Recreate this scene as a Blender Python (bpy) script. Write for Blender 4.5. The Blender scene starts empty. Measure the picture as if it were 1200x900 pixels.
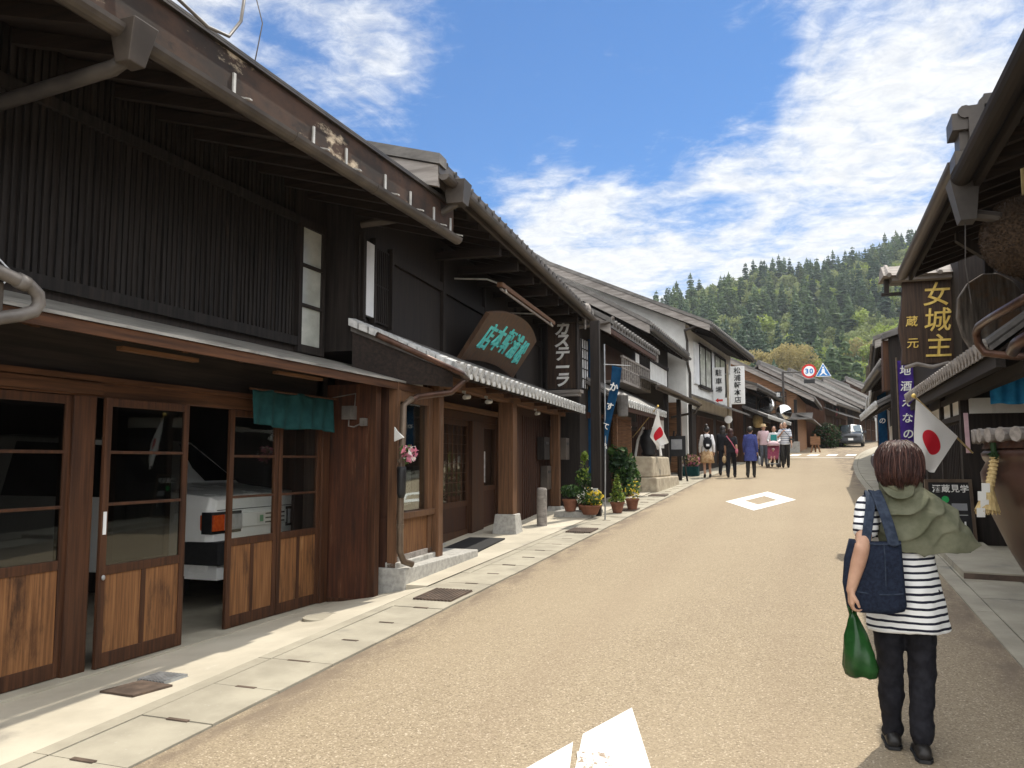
import bpy, bmesh, math, random
import numpy as np
from mathutils import Vector, Matrix, noise as mnoise

SC = bpy.context.scene
COL = SC.collection
R = math.radians
RND = random.Random(7)

# ------------------------------------------------------------------ camera
cam_d = bpy.data.cameras.new("street_camera")
cam_d.sensor_width = 36.0
cam_d.lens = 28.8
cam_d.clip_start = 0.05
cam_d.clip_end = 5000
cam = bpy.data.objects.new("street_camera", cam_d)
COL.objects.link(cam)
PITCH, YAW = R(5.35), R(20.0)
cam.location = (0, 0, 1.6)
cam.rotation_euler = (math.pi / 2 + PITCH, 0, YAW)
SC.camera = cam

# ------------------------------------------------------------------ sun and sky
SUN = Vector((0.20, 0.56, 1.0)).normalized()
SUN_EL = math.asin(SUN.z)
SUN_AZ = math.atan2(SUN.x, SUN.y)
sl = bpy.data.lights.new("sun", "SUN")
sl.energy = 2.6
sl.angle = R(0.6)
sl.color = (1.0, 0.93, 0.80)
so = bpy.data.objects.new("sun", sl)
so.rotation_euler = SUN.to_track_quat('Z', 'Y').to_euler()
so.location = (20, 60, 80)
COL.objects.link(so)

SC.view_settings.view_transform = 'Standard'
SC.view_settings.look = 'None'
SC.view_settings.gamma = 1.0
SC.view_settings.exposure = 0.92
SC.view_settings.use_curve_mapping = False


class NT:
    """small helper to write node trees"""
    def __init__(self, tree):
        self.t = tree
        self.t.nodes.clear()

    def n(self, typ, **kw):
        nd = self.t.nodes.new(typ)
        for k, v in kw.items():
            if hasattr(nd, k):
                setattr(nd, k, v)
            else:
                nd.inputs[k].default_value = v
        return nd

    def l(self, a, b):
        self.t.links.new(a, b)

    def math(self, op, a, b=None, clamp=False):
        nd = self.t.nodes.new('ShaderNodeMath')
        nd.operation = op
        nd.use_clamp = clamp
        for i, x in enumerate((a, b)):
            if x is None:
                continue
            if isinstance(x, (int, float)):
                nd.inputs[i].default_value = x
            else:
                self.l(x, nd.inputs[i])
        return nd.outputs[0]

    def smooth(self, x, lo, hi, a=0.0, b=1.0):
        nd = self.t.nodes.new('ShaderNodeMapRange')
        nd.interpolation_type = 'SMOOTHSTEP'
        self.l(x, nd.inputs['Value'])
        nd.inputs['From Min'].default_value = lo
        nd.inputs['From Max'].default_value = hi
        nd.inputs['To Min'].default_value = a
        nd.inputs['To Max'].default_value = b
        return nd.outputs[0]

    def mix(self, fac, a, b, typ='MIX'):
        nd = self.t.nodes.new('ShaderNodeMix')
        nd.data_type = 'RGBA'
        nd.blend_type = typ
        for i, x in ((0, fac), (6, a), (7, b)):
            if isinstance(x, (int, float)):
                nd.inputs[i].default_value = x
            elif isinstance(x, (tuple, list)):
                nd.inputs[i].default_value = tuple(x)[:3] + (1,)
            else:
                self.l(x, nd.inputs[i])
        return nd.outputs[2]

    def noise(self, vec, scale=1.0, detail=6.0, rough=0.6, dist=0.0):
        nd = self.t.nodes.new('ShaderNodeTexNoise')
        nd.inputs['Scale'].default_value = scale
        nd.inputs['Detail'].default_value = detail
        nd.inputs['Roughness'].default_value = rough
        nd.inputs['Distortion'].default_value = dist
        if vec is not None:
            self.l(vec, nd.inputs['Vector'])
        return nd.outputs['Fac']

    def mapping(self, vec, scale=(1, 1, 1), loc=(0, 0, 0), rot=(0, 0, 0)):
        nd = self.t.nodes.new('ShaderNodeMapping')
        nd.inputs['Scale'].default_value = scale
        nd.inputs['Location'].default_value = loc
        nd.inputs['Rotation'].default_value = rot
        self.l(vec, nd.inputs['Vector'])
        return nd.outputs[0]


def pixdir(u, v):
    """direction of a place in the sky, used only to say where the clouds drift"""
    f = 960.0
    fw = Vector((-math.sin(YAW) * math.cos(PITCH), math.cos(YAW) * math.cos(PITCH), math.sin(PITCH)))
    rt = Vector((math.cos(YAW), math.sin(YAW), 0))
    up = rt.cross(fw)
    return (fw + rt * ((u - 600) / f) + up * ((450 - v) / f)).normalized()


world = bpy.data.worlds.new("World")
SC.world = world
world.use_nodes = True
w = NT(world.node_tree)
SKY_STRENGTH = 0.115
out = w.n('ShaderNodeOutputWorld')
bg = w.n('ShaderNodeBackground')
bg.inputs['Strength'].default_value = SKY_STRENGTH
w.l(bg.outputs[0], out.inputs[0])
sky = w.n('ShaderNodeTexSky', sky_type='NISHITA')
sky.sun_disc = False
sky.sun_elevation = SUN_EL
sky.sun_rotation = SUN_AZ
sky.altitude = 500
sky.air_density = 1.0
sky.dust_density = 0.4
sky.ozone_density = 2.0
tc = w.n('ShaderNodeTexCoord')
sep = w.n('ShaderNodeSeparateXYZ')
w.l(tc.outputs['Generated'], sep.inputs[0])
zc = w.math('MAXIMUM', sep.outputs[2], 0.03)
zc = w.math('ADD', zc, 0.12)
cx = w.math('DIVIDE', sep.outputs[0], zc)
cy = w.math('DIVIDE', sep.outputs[1], zc)
comb = w.n('ShaderNodeCombineXYZ')
w.l(cx, comb.inputs[0]); w.l(cy, comb.inputs[1])
pv = comb.outputs[0]
big = w.noise(w.mapping(pv, (1.7, 1.5, 1), (3.1, 1.7, 0), (0, 0, 0.5)), 1.7, 10, 0.60, 0.9)
fine = w.noise(w.mapping(pv, (4.4, 5.0, 1), (0.3, 5.2, 0), (0, 0, -0.5)), 3.4, 9, 0.66, 0.4)
streak = w.noise(w.mapping(pv, (1.0, 2.6, 1), (9.3, 2.2, 0), (0, 0, 0.25)), 1.5, 7, 0.55, 0.8)
nz = w.math('ADD', w.math('MULTIPLY', big, 0.50), w.math('MULTIPLY', fine, 0.22))
nz = w.math('ADD', nz, w.math('MULTIPLY', streak, 0.28))
nz = w.math('ADD', w.math('MULTIPLY', nz, 2.1), -0.55)
# where clouds gather: centre, inner radius, outer radius (degrees), weight
cover = None
for (u, v, r0, r1, wt) in [(1180, 90, 5, 14, .46), (1010, 130, 1, 6, .20), (890, 195, 1, 5, .15), (960, 20, 0, 4, .12),
                           (330, 60, 4, 12, .20), (450, 50, 1, 7, .14), (600, 207, 0, 3.5, .15), (530, 185, 0, 2, .12),
                           (690, 275, 1, 7, .22), (780, 305, 1, 8, .24), (900, 265, 2, 7, .22), (640, 255, 0, 5, .10), (850, 230, 0, 5, .14),
                           (1010, 240, 1, 6, .16), (740, 345, 2, 9, .36), (660, 330, 1, 6, .3), (1080, 180, 1, 5, .10), (650, 182, 0, 2.2, .16),
                           (1250, 0, 5, 20, .25), (-100, 100, 5, 30, .2)]:
    d = pixdir(u, v)
    dp = w.n('ShaderNodeVectorMath', operation='DOT_PRODUCT')
    nrm = w.n('ShaderNodeVectorMath', operation='NORMALIZE')
    w.l(tc.outputs['Generated'], nrm.inputs[0])
    w.l(nrm.outputs[0], dp.inputs[0])
    dp.inputs[1].default_value = d
    m = w.smooth(dp.outputs['Value'], math.cos(R(r1)), math.cos(R(r0)), 0, wt)
    cover = m if cover is None else w.math('ADD', cover, m)
cover = w.math('MINIMUM', cover, 0.45)
cover = w.math('ADD', cover, w.smooth(sep.outputs[2], .36, .16, 0, .13))
# added cloud out of view, behind, above and right, brightened to lift the shadows
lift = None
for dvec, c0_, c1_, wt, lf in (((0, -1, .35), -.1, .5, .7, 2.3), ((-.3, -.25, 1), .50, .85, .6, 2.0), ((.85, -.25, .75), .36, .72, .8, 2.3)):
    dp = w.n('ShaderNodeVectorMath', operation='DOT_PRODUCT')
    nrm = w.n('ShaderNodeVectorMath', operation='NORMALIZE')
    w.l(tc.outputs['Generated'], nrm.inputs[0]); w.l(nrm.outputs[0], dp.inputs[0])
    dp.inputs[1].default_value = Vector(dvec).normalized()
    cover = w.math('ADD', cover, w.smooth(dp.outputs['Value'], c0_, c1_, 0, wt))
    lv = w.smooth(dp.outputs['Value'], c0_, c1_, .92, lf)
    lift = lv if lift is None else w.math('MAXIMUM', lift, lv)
dens = w.math('ADD', nz, cover)
cl = w.smooth(dens, 0.62, 1.12)
cl = w.math('MULTIPLY', cl, 0.96)
skyc = w.mix(1.0, sky.outputs[0], (0.195, 0.405, 0.60), 'MULTIPLY')
hsv = w.n('ShaderNodeHueSaturation')
hsv.inputs['Saturation'].default_value = 1.0
hsv.inputs['Value'].default_value = 1.0
w.l(skyc, hsv.inputs['Color'])
shade = w.smooth(fine, 0.35, 0.75, 0.82, 1.0)
wc = w.n('ShaderNodeCombineColor')
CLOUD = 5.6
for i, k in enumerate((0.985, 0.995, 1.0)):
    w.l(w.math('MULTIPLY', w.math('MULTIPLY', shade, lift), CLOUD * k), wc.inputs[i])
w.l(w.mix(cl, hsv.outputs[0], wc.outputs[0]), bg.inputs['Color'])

# ------------------------------------------------------------------ materials
def pm(name, c1, c2, scale=(8, 8, 8), ramp=(0.3, 0.7), rough=0.8, bump=0.15, bdist=0.01, metal=0.0, blot=None,
       detail=7, spec=0.35, nrough=0.6, voro=None):
    """two tone procedural surface; blot = list of (colour, scale, lo, hi) stains laid over it"""
    m = bpy.data.materials.new(name)
    m.use_nodes = True
    t = NT(m.node_tree)
    o = t.n('ShaderNodeOutputMaterial')
    p = t.n('ShaderNodeBsdfPrincipled')
    p.inputs['Metallic'].default_value = metal
    p.inputs['Specular IOR Level'].default_value = spec
    t.l(p.outputs[0], o.inputs[0])
    c = t.n('ShaderNodeTexCoord').outputs['Object']
    n1 = t.noise(t.mapping(c, scale), 1.0, detail, nrough)
    col = t.mix(t.smooth(n1, ramp[0], ramp[1]), c1, c2)
    for i, b in enumerate(blot or []):
        sc = b[1] if isinstance(b[1], tuple) else (b[1],) * 3
        nb = t.noise(t.mapping(c, sc, (3.7 * i + 1.3, 2.1, 5.5)), 1.0, 8, 0.65)
        col = t.mix(t.smooth(nb, b[2], b[3]), col, b[0])
    t.l(col, p.inputs['Base Color'])
    t.l(t.smooth(n1, 0.2, 0.8, max(0.02, rough - 0.08), min(1, rough + 0.08)), p.inputs['Roughness'])
    if bump:
        bn = t.n('ShaderNodeBump')
        bn.inputs['Strength'].default_value = bump
        bn.inputs['Distance'].default_value = bdist
        t.l(n1, bn.inputs['Height'])
        t.l(bn.outputs[0], p.inputs['Normal'])
    return m


def wood(name, dark, light, axis='z', rough=0.7, g=34, blot=None, bump=0.25, ramp=(0.3, 0.72), l=1.6):
    sc = {'z': (g, g, l), 'y': (g, l, g), 'x': (l, g, g)}[axis]
    return pm(name, dark, light, sc, ramp, rough, bump, 0.004, blot=blot, spec=0.25)


def glass(name, tint=(0.9, 0.95, 0.93), refl=0.10, rough=0.02, trans=(0.85, 0.88, 0.87)):
    m = bpy.data.materials.new(name)
    m.use_nodes = True
    t = NT(m.node_tree)
    o = t.n('ShaderNodeOutputMaterial')
    tr = t.n('ShaderNodeBsdfTransparent')
    tr.inputs[0].default_value = trans + (1,)
    gl = t.n('ShaderNodeBsdfGlossy')
    gl.inputs['Roughness'].default_value = rough
    gl.inputs['Color'].default_value = tint + (1,)
    lw = t.n('ShaderNodeLayerWeight')
    lw.inputs['Blend'].default_value = .5
    f = t.math('POWER', lw.outputs['Facing'], 5.0)
    f = t.math('ADD', t.math('MULTIPLY', f, .85), .03 + refl, True)
    c = t.n('ShaderNodeTexCoord').outputs['Object']
    n1 = t.noise(t.mapping(c, (3, 3, 3)), 1.0, 2, 0.5)
    bn = t.n('ShaderNodeBump')
    bn.inputs['Strength'].default_value = 0.02
    bn.inputs['Distance'].default_value = 0.02
    t.l(n1, bn.inputs['Height'])
    t.l(bn.outputs[0], gl.inputs['Normal'])
    mx = t.n('ShaderNodeMixShader')
    t.l(f, mx.inputs[0]); t.l(tr.outputs[0], mx.inputs[1]); t.l(gl.outputs[0], mx.inputs[2])
    t.l(mx.outputs[0], o.inputs[0])
    return m


def cloth(name, c1, c2, scale=60, rough=0.85, trans=0.0, spec=0.2, fine=400):
    m = bpy.data.materials.new(name)
    m.use_nodes = True
    t = NT(m.node_tree)
    o = t.n('ShaderNodeOutputMaterial')
    p = t.n('ShaderNodeBsdfPrincipled')
    p.inputs['Roughness'].default_value = rough
    p.inputs['Specular IOR Level'].default_value = spec
    c = t.n('ShaderNodeTexCoord').outputs['Object']
    n1 = t.noise(t.mapping(c, (scale,) * 3), 1, 5, 0.6)
    col = t.mix(t.smooth(n1, 0.3, 0.7), c1, c2)
    t.l(col, p.inputs['Base Color'])
    n2 = t.noise(t.mapping(c, (fine,) * 3), 1, 2, 0.6)
    bn = t.n('ShaderNodeBump')
    bn.inputs['Strength'].default_value = 0.2
    bn.inputs['Distance'].default_value = 0.002
    t.l(n2, bn.inputs['Height']); t.l(bn.outputs[0], p.inputs['Normal'])
    if trans > 0:
        tl = t.n('ShaderNodeBsdfTranslucent')
        t.l(col, tl.inputs[0])
        mx = t.n('ShaderNodeMixShader')
        mx.inputs[0].default_value = trans
        t.l(p.outputs[0], mx.inputs[1]); t.l(tl.outputs[0], mx.inputs[2])
        t.l(mx.outputs[0], o.inputs[0])
    else:
        t.l(p.outputs[0], o.inputs[0])
    return m


def leafmat(name, c1, c2, scale=1.5, trans=0.35):
    return cloth(name, c1, c2, scale, 0.6, trans, 0.3, fine=30)


MT = {}
MT['wood_dark'] = wood('dark stained wood', (.013, .010, .009), (.036, .028, .024), 'z', .75)
MT['wood_dark_h'] = wood('dark stained beam', (.011, .009, .008), (.034, .026, .022), 'y', .75)
MT['batten'] = wood('weathered dark battens', (.010, .0085, .008), (.030, .025, .023), 'z', .8,
                    blot=[((.060, .040, .027), (9, 9, 1.2), .60, .8), ((.075, .066, .058), (17, 17, .5), .60, .78), ((.008, .007, .007), (3, 3, .9), .55, .75)])
MT['wood_brown'] = wood('brown wood', (.034, .015, .008), (.092, .041, .020), 'z', .6)
MT['wood_brown_h'] = wood('brown beam', (.040, .017, .008), (.112, .048, .022), 'y', .6)
MT['door_frame'] = wood('door frame wood', (.030, .012, .006), (.080, .033, .015), 'z', .6)
MT['door_panel'] = wood('weathered door panel', (.105, .043, .016), (.250, .118, .047), 'z', .65, 44,
                        blot=[((.035, .016, .009), (5, 5, 1.6), .50, .72), ((.36, .20, .09), (7, 7, 1.2), .62, .8)])
MT['side_panel'] = wood('reddish weathered boards', (.034, .012, .007), (.090, .033, .015), 'z', .7, 26,
                        blot=[((.020, .011, .008), (6, 6, 1.0), .50, .70), ((.20, .10, .05), (12, 12, 1.5), .56, .8)])
MT['wood_porch'] = wood('porch timber', (.085, .040, .019), (.190, .095, .045), 'y', .65)
MT['wood_post'] = wood('porch post timber', (.075, .036, .018), (.165, .083, .042), 'z', .65,
                       blot=[((.24, .20, .16), (5, 5, .9), .62, .85)])
MT['wood_red'] = wood('reddish boards', (.028, .012, .008), (.068, .028, .015), 'z', .65)
MT['soffit'] = wood('soffit boards', (.014, .010, .009), (.036, .025, .020), 'x', .8)
MT['clap'] = wood('warm clapboard', (.150, .075, .038), (.330, .175, .090), 'x', .75, 24)
MT['rust'] = pm('rusty roof edge', (.020, .013, .010), (.062, .034, .023), (3, 3, 5), (.35, .65), .85, .3, .01,
                blot=[((.52, .42, .30), (1.6, 1.6, 3.5), .60, .68), ((.012, .009, .008), (4, 4, 6), .55, .7)])
MT['gutter'] = pm('brown gutter', (.052, .042, .035), (.100, .082, .068), (3, 3, 3), (.3, .7), .5, .1, .01, .1)
MT['gutter_dark'] = pm('dark gutter', (.035, .030, .027), (.075, .064, .056), (3, 3, 3), (.3, .7), .5, .1, .01, .2)
MT['bracket'] = pm('zinc bracket', (.42, .40, .36), (.60, .58, .54), (9, 9, 9), (.3, .7), .5, .1, .002, .3)
MT['tin'] = pm('weathered tin pent roof', (.17, .16, .145), (.44, .42, .38), (26, 2.2, 26), (.3, .7), .45, .3, .004, .35,
               blot=[((.09, .07, .055), (3, 1.2, 3), .55, .75)])
MT['pvc'] = pm('grey plastic pipe', (.085, .075, .068), (.155, .14, .128), (5, 5, 5), (.3, .7), .45, .1, .004)
MT['copper'] = pm('brown copper gutter', (.050, .026, .018), (.115, .060, .042), (5, 5, 5), (.3, .7), .4, .2, .004, .5,
                  blot=[((.10, .085, .075), 3, .52, .7)])
MT['tile'] = pm('grey roof tile', (.070, .064, .060), (.140, .130, .122), (5, 5, 5), (.3, .7), .55, .2, .006,
                blot=[((.22, .21, .195), 9, .62, .78), ((.04, .037, .034), 4, .56, .75)])
MT['tile_end'] = pm('pale weathered tile end', (.34, .34, .335), (.58, .58, .57), (14, 14, 14), (.3, .7), .6, .3, .005,
                    blot=[((.20, .19, .18), 11, .58, .72)])
MT['verge'] = wood('grey weathered verge board', (.17, .15, .135), (.33, .30, .275), 'x', .8, 16)
MT['verge_roof'] = pm('grey verge tiles', (.085, .078, .072), (.170, .158, .146), (3, 9, 9), (.3, .7), .7, .3, .01)
MT['plaster'] = pm('white plaster', (.66, .65, .62), (.80, .79, .76), (2, 2, 2), (.3, .7), .85, .1, .004,
                   blot=[((.52, .50, .46), (3, 3, .8), .60, .82)])
MT['white_board'] = pm('white painted board', (.62, .63, .65), (.74, .75, .76), (4, 4, 4), (.3, .7), .6, .05, .003)
MT['concrete'] = pm('smooth concrete', (.40, .36, .285), (.54, .49, .395), (1.2, 1.2, 1.2), (.3, .7), .85, .12, .004,
                    blot=[((.26, .24, .205), (.8, .8, .8), .57, .75), ((.58, .55, .48), (6, 6, 6), .64, .8)])
MT['slab'] = pm('gutter cover concrete', (.290, .262, .205), (.390, .355, .28), (2.5, 2.5, 2.5), (.3, .7), .88, .25, .004,
                blot=[((.20, .19, .165), (1.1, 1.1, 1.1), .56, .74), ((.50, .48, .43), (40, 40, 40), .62, .75)])
MT['stone'] = pm('grey granite', (.30, .29, .27), (.46, .445, .41), (18, 18, 18), (.3, .7), .85, .3, .005,
                 blot=[((.18, .165, .14), (2.5, 2.5, 2.5), .55, .75)])
MT['stone_tan'] = pm('tan stone block', (.30, .25, .185), (.46, .40, .30), (6, 6, 6), (.3, .7), .85, .4, .02,
                     blot=[((.16, .14, .11), (2, 2, 2), .54, .74)])
MT['black'] = pm('near black paint', (.010, .010, .011), (.022, .022, .024), (7, 7, 7), (.3, .7), .5, .1, .003)
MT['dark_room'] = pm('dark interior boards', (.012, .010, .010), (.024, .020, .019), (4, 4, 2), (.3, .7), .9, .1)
MT['iron'] = pm('rusted iron plate', (.060, .042, .032), (.125, .088, .066), (8, 8, 8), (.3, .7), .75, .3, .004,
                blot=[((.18, .12, .08), 5, .6, .75)])
MT['steel'] = pm('grey steel', (.28, .29, .30), (.42, .43, .44), (12, 12, 12), (.3, .7), .4, .1, .003, .6)
MT['post_steel'] = pm('brown painted steel post', (.10, .07, .05), (.16, .12, .085), (6, 6, 6), (.3, .7), .45, .1, .003, .3)
MT['glass'] = glass('door glass', refl=0.0, trans=(.95, .96, .95))
MT['glass_dim'] = glass('dimmed door glass', refl=.05, trans=(.42, .42, .41))  # darkness of the room and stronger reflections put into the pane's tint
MT['glass_shop'] = glass('shop window glass', refl=.16, trans=(.55, .57, .55))
MT['glass_frost'] = pm('frosted window pane', (.36, .37, .33), (.55, .56, .51), (2, 2, 3), (.3, .7), .22, .05, .004, spec=.6)
MT['paint_white'] = pm('worn white road paint', (.62, .60, .56), (.74, .73, .70), (5, 5, 5), (.3, .7), .85, .3, .003, blot=[((.36, .29, .22), (28, 28, 28), .66, .72), ((.50, .46, .40), (2, 2, 2), .60, .8)])
MT['teal'] = cloth('teal noren cloth', (.010, .052, .056), (.018, .082, .085), 8, .9, .25)
MT['blue_cloth'] = cloth('blue noren cloth', (.03, .26, .55), (.05, .38, .72), 8, .9, .25)
MT['navy_cloth'] = cloth('navy banner cloth', (.006, .045, .115), (.010, .075, .17), 6, .85, .3)
MT['purple_cloth'] = cloth('purple banner cloth', (.050, .022, .19), (.085, .040, .29), 6, .85, .3)
MT['gold'] = pm('gold leaf lettering', (.62, .42, .09), (.85, .64, .20), (14, 14, 14), (.3, .7), .42, .1, .002, .15)
MT['turq'] = pm('turquoise lettering', (.06, .48, .48), (.15, .66, .63), (14, 14, 14), (.3, .7), .6, .1, .002)
MT['ink_white'] = pm('white lettering', (.70, .70, .68), (.82, .82, .80), (14, 14, 14), (.3, .7), .6, .05, .002)
MT['ink_black'] = pm('black lettering', (.012, .012, .012), (.025, .025, .025), (14, 14, 14), (.3, .7), .6, .05, .002)
MT['red'] = pm('red paint', (.50, .018, .018), (.62, .035, .03), (14, 14, 14), (.3, .7), .5, .05, .002)
MT['sign_blue'] = pm('road sign blue', (.015, .16, .46), (.025, .22, .55), (14, 14, 14), (.3, .7), .4, .05, .002)
MT['sign_white'] = pm('white sign panel', (.76, .76, .75), (.84, .84, .83), (3, 3, 3), (.3, .7), .45, .02, .002)
MT['sign_wood'] = wood('dark sign board', (.026, .016, .011), (.075, .045, .030), 'z', .55)
MT['plaque'] = wood('brown carved plaque', (.050, .027, .016), (.115, .062, .036), 'z', .55, 14)
MT['carved'] = wood('carved tree slab', (.045, .036, .030), (.22, .19, .16), 'z', .7, 16, blot=[((.16, .09, .05), 3, .5, .7)])
MT['terracotta'] = pm('terracotta', (.15, .062, .038), (.23, .10, .060), (9, 9, 9), (.3, .7), .85, .2, .004)
MT['vat'] = pm('glazed brown vat', (.030, .015, .011), (.065, .032, .023), (3, 3, 3), (.3, .7), .38, .1, .006,
               blot=[((.11, .065, .045), (4, 4, 1), .6, .78)])
MT['straw'] = pm('straw rope', (.34, .24, .10), (.54, .41, .20), (40, 40, 12), (.3, .7), .85, .4, .006)
MT['paper'] = cloth('white paper', (.74, .74, .72), (.82, .82, .80), 10, .9, .3)
MT['sugidama'] = pm('browned cedar needles', (.032, .021, .014), (.085, .054, .033), (55, 55, 55), (.3, .7), .95, .9, .02)
MT['corrug'] = pm('grey corrugated sheet', (.26, .27, .29), (.38, .39, .41), (3, 3, 3), (.3, .7), .5, .1, .004, .3)
MT['skin'] = pm('skin', (.40, .225, .150), (.50, .30, .205), (14, 14, 14), (.3, .7), .55, .08, .003)
MT['car_white'] = pm('white van paint', (.82, .82, .80), (.86, .86, .84), (2, 2, 2), (.3, .7), .25, .0)
MT['rubber'] = pm('black rubber', (.012, .012, .013), (.024, .024, .025), (20, 20, 20), (.3, .7), .7, .1, .003)
MT['amber'] = pm('amber lens', (.50, .06, .012), (.62, .11, .02), (30, 30, 30), (.3, .7), .2, .1, .003)
MT['lens'] = pm('clear lamp lens', (.55, .57, .60), (.78, .80, .82), (60, 8, 8), (.3, .7), .1, .2, .003, .5)


def road_mat():
    m = bpy.data.materials.new('exposed aggregate paving')
    m.use_nodes = True
    t = NT(m.node_tree)
    o = t.n('ShaderNodeOutputMaterial')
    p = t.n('ShaderNodeBsdfPrincipled')
    p.inputs['Roughness'].default_value = .85
    p.inputs['Specular IOR Level'].default_value = .25
    t.l(p.outputs[0], o.inputs[0])
    c = t.n('ShaderNodeTexCoord').outputs['Object']
    v = t.n('ShaderNodeTexVoronoi', feature='F1')
    v.inputs['Scale'].default_value = 108
    v.inputs['Randomness'].default_value = 1
    t.l(c, v.inputs['Vector'])
    sepc = t.n('ShaderNodeSeparateColor')
    t.l(v.outputs['Color'], sepc.inputs[0])
    cr = t.n('ShaderNodeValToRGB')
    el = cr.color_ramp.elements
    el[0].position = 0.0; el[0].color = (.14, .108, .072, 1)
    el[1].position = 1.0; el[1].color = (.57, .485, .37, 1)
    for pos, colr in ((.18, (.25, .198, .134)), (.5, (.30, .242, .160)), (.72, (.335, .272, .185)), (.9, (.375, .305, .215))):
        e = el.new(pos); e.color = colr + (1,)
    t.l(sepc.outputs[0], cr.inputs[0])
    gap = t.smooth(v.outputs['Distance'], .35, .75)
    col = t.mix(t.math('MULTIPLY', gap, .75), cr.outputs[0], (.245, .192, .130))
    b1 = t.noise(t.mapping(c, (.55, .35, 1)), 1, 6, .6)
    col = t.mix(t.smooth(b1, .35, .75, 0, .45), col, (.335, .27, .185))
    b2 = t.noise(t.mapping(c, (1.3, .5, 1), (4, 4, 0)), 1, 7, .65)
    col = t.mix(t.smooth(b2, .55, .8, 0, .40), col, (.21, .16, .115))
    # tyre tracks, polished slightly darker, run along the street
    sx = t.n('ShaderNodeSeparateXYZ'); t.l(c, sx.inputs[0])
    tr = t.math('ABSOLUTE', t.math('ADD', t.math('ABSOLUTE', t.math('ADD', sx.outputs[0], 0.95)), -0.75))
    col = t.mix(t.smooth(tr, .0, .35, .16, 0), col, (.22, .16, .11))
    # grit gathered along both edges
    ed = t.math('ABSOLUTE', t.math('ADD', sx.outputs[0], 0.935))
    en = t.noise(t.mapping(c, (3.5, 1.2, 1), (8, 1, 0)), 1, 8, .7)
    col = t.mix(t.math('MULTIPLY', t.smooth(ed, 1.75, 2.18), t.smooth(en, .38, .62)), col, (.17, .13, .095))
    t.l(col, p.inputs['Base Color'])
    bn = t.n('ShaderNodeBump')
    bn.inputs['Strength'].default_value = .4
    bn.inputs['Distance'].default_value = .006
    bn.invert = True
    t.l(v.outputs['Distance'], bn.inputs['Height'])
    t.l(bn.outputs[0], p.inputs['Normal'])
    return m


MT['road'] = road_mat()
MT['earth'] = pm('dry earth', (.16, .13, .09), (.24, .20, .145), (1.5, 1.5, 1.5), (.3, .7), .95, .3, .03)
MT['forest_floor'] = pm('wooded hillside', (.022, .036, .014), (.060, .075, .030), (.06, .06, .06), (.3, .7), .95, .3, .3)


def uvdisc_mat(name, c1, c2, r, aspect, trans=.35, stripes=None):
    """flag cloth: a disc in the middle of the uv square"""
    m = bpy.data.materials.new(name)
    m.use_nodes = True
    t = NT(m.node_tree)
    o = t.n('ShaderNodeOutputMaterial')
    p = t.n('ShaderNodeBsdfPrincipled')
    p.inputs['Roughness'].default_value = .8
    uv = t.n('ShaderNodeTexCoord').outputs['UV']
    s = t.n('ShaderNodeSeparateXYZ'); t.l(uv, s.inputs[0])
    a = t.math('MULTIPLY', t.math('ADD', s.outputs[0], -.5), aspect)
    b = t.math('ADD', s.outputs[1], -.5)
    d = t.math('SQRT', t.math('ADD', t.math('MULTIPLY', a, a), t.math('MULTIPLY', b, b)))
    col = t.mix(t.smooth(d, r - .006, r + .006), c2, c1)
    t.l(col, p.inputs['Base Color'])
    tl = t.n('ShaderNodeBsdfTranslucent'); t.l(col, tl.inputs[0])
    mx = t.n('ShaderNodeMixShader'); mx.inputs[0].default_value = trans
    t.l(p.outputs[0], mx.inputs[1]); t.l(tl.outputs[0], mx.inputs[2]); t.l(mx.outputs[0], o.inputs[0])
    return m


MT['flag'] = uvdisc_mat('white flag with red disc', (.78, .77, .75), (.60, .015, .03), .30, 1.5)


def stripe_mat(name, c1, c2, period, duty=.36, wob=.006):
    m = bpy.data.materials.new(name)
    m.use_nodes = True
    t = NT(m.node_tree)
    o = t.n('ShaderNodeOutputMaterial')
    p = t.n('ShaderNodeBsdfPrincipled')
    p.inputs['Roughness'].default_value = .9
    p.inputs['Specular IOR Level'].default_value = .15
    t.l(p.outputs[0], o.inputs[0])
    c = t.n('ShaderNodeTexCoord').outputs['Object']
    s = t.n('ShaderNodeSeparateXYZ'); t.l(c, s.inputs[0])
    n1 = t.noise(t.mapping(c, (5, 5, 5)), 1, 3, .5)
    z = t.math('ADD', s.outputs[2], t.math('MULTIPLY', t.math('ADD', n1, -.5), wob * 4))
    fr = t.math('FRACT', t.math('DIVIDE', z, period))
    col = t.mix(t.smooth(fr, duty - .03, duty + .03), c2, c1)
    t.l(col, p.inputs['Base Color'])
    n2 = t.noise(t.mapping(c, (12, 12, 20)), 1, 4, .6)
    bn = t.n('ShaderNodeBump')
    bn.inputs['Strength'].default_value = .35
    bn.inputs['Distance'].default_value = .02
    t.l(n2, bn.inputs['Height']); t.l(bn.outputs[0], p.inputs['Normal'])
    return m


MT['stripes'] = stripe_mat('navy and white striped jersey', (.74, .74, .73), (.016, .017, .030), .0335)


# ------------------------------------------------------------------ mesh building
class Frame:
    """a house front: s runs along the street, o out towards it, z up"""
    def __init__(self, x, y, ang=0.0, side='L'):
        self.x, self.y = x, y
        a = R(ang)
        self.d = (math.sin(a), math.cos(a))
        k = 1 if side == 'L' else -1
        self.n = (k * math.cos(a), -k * math.sin(a))

    def __call__(self, s, o, z):
        return (self.x + s * self.d[0] + o * self.n[0], self.y + s * self.d[1] + o * self.n[1], z)


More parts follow.
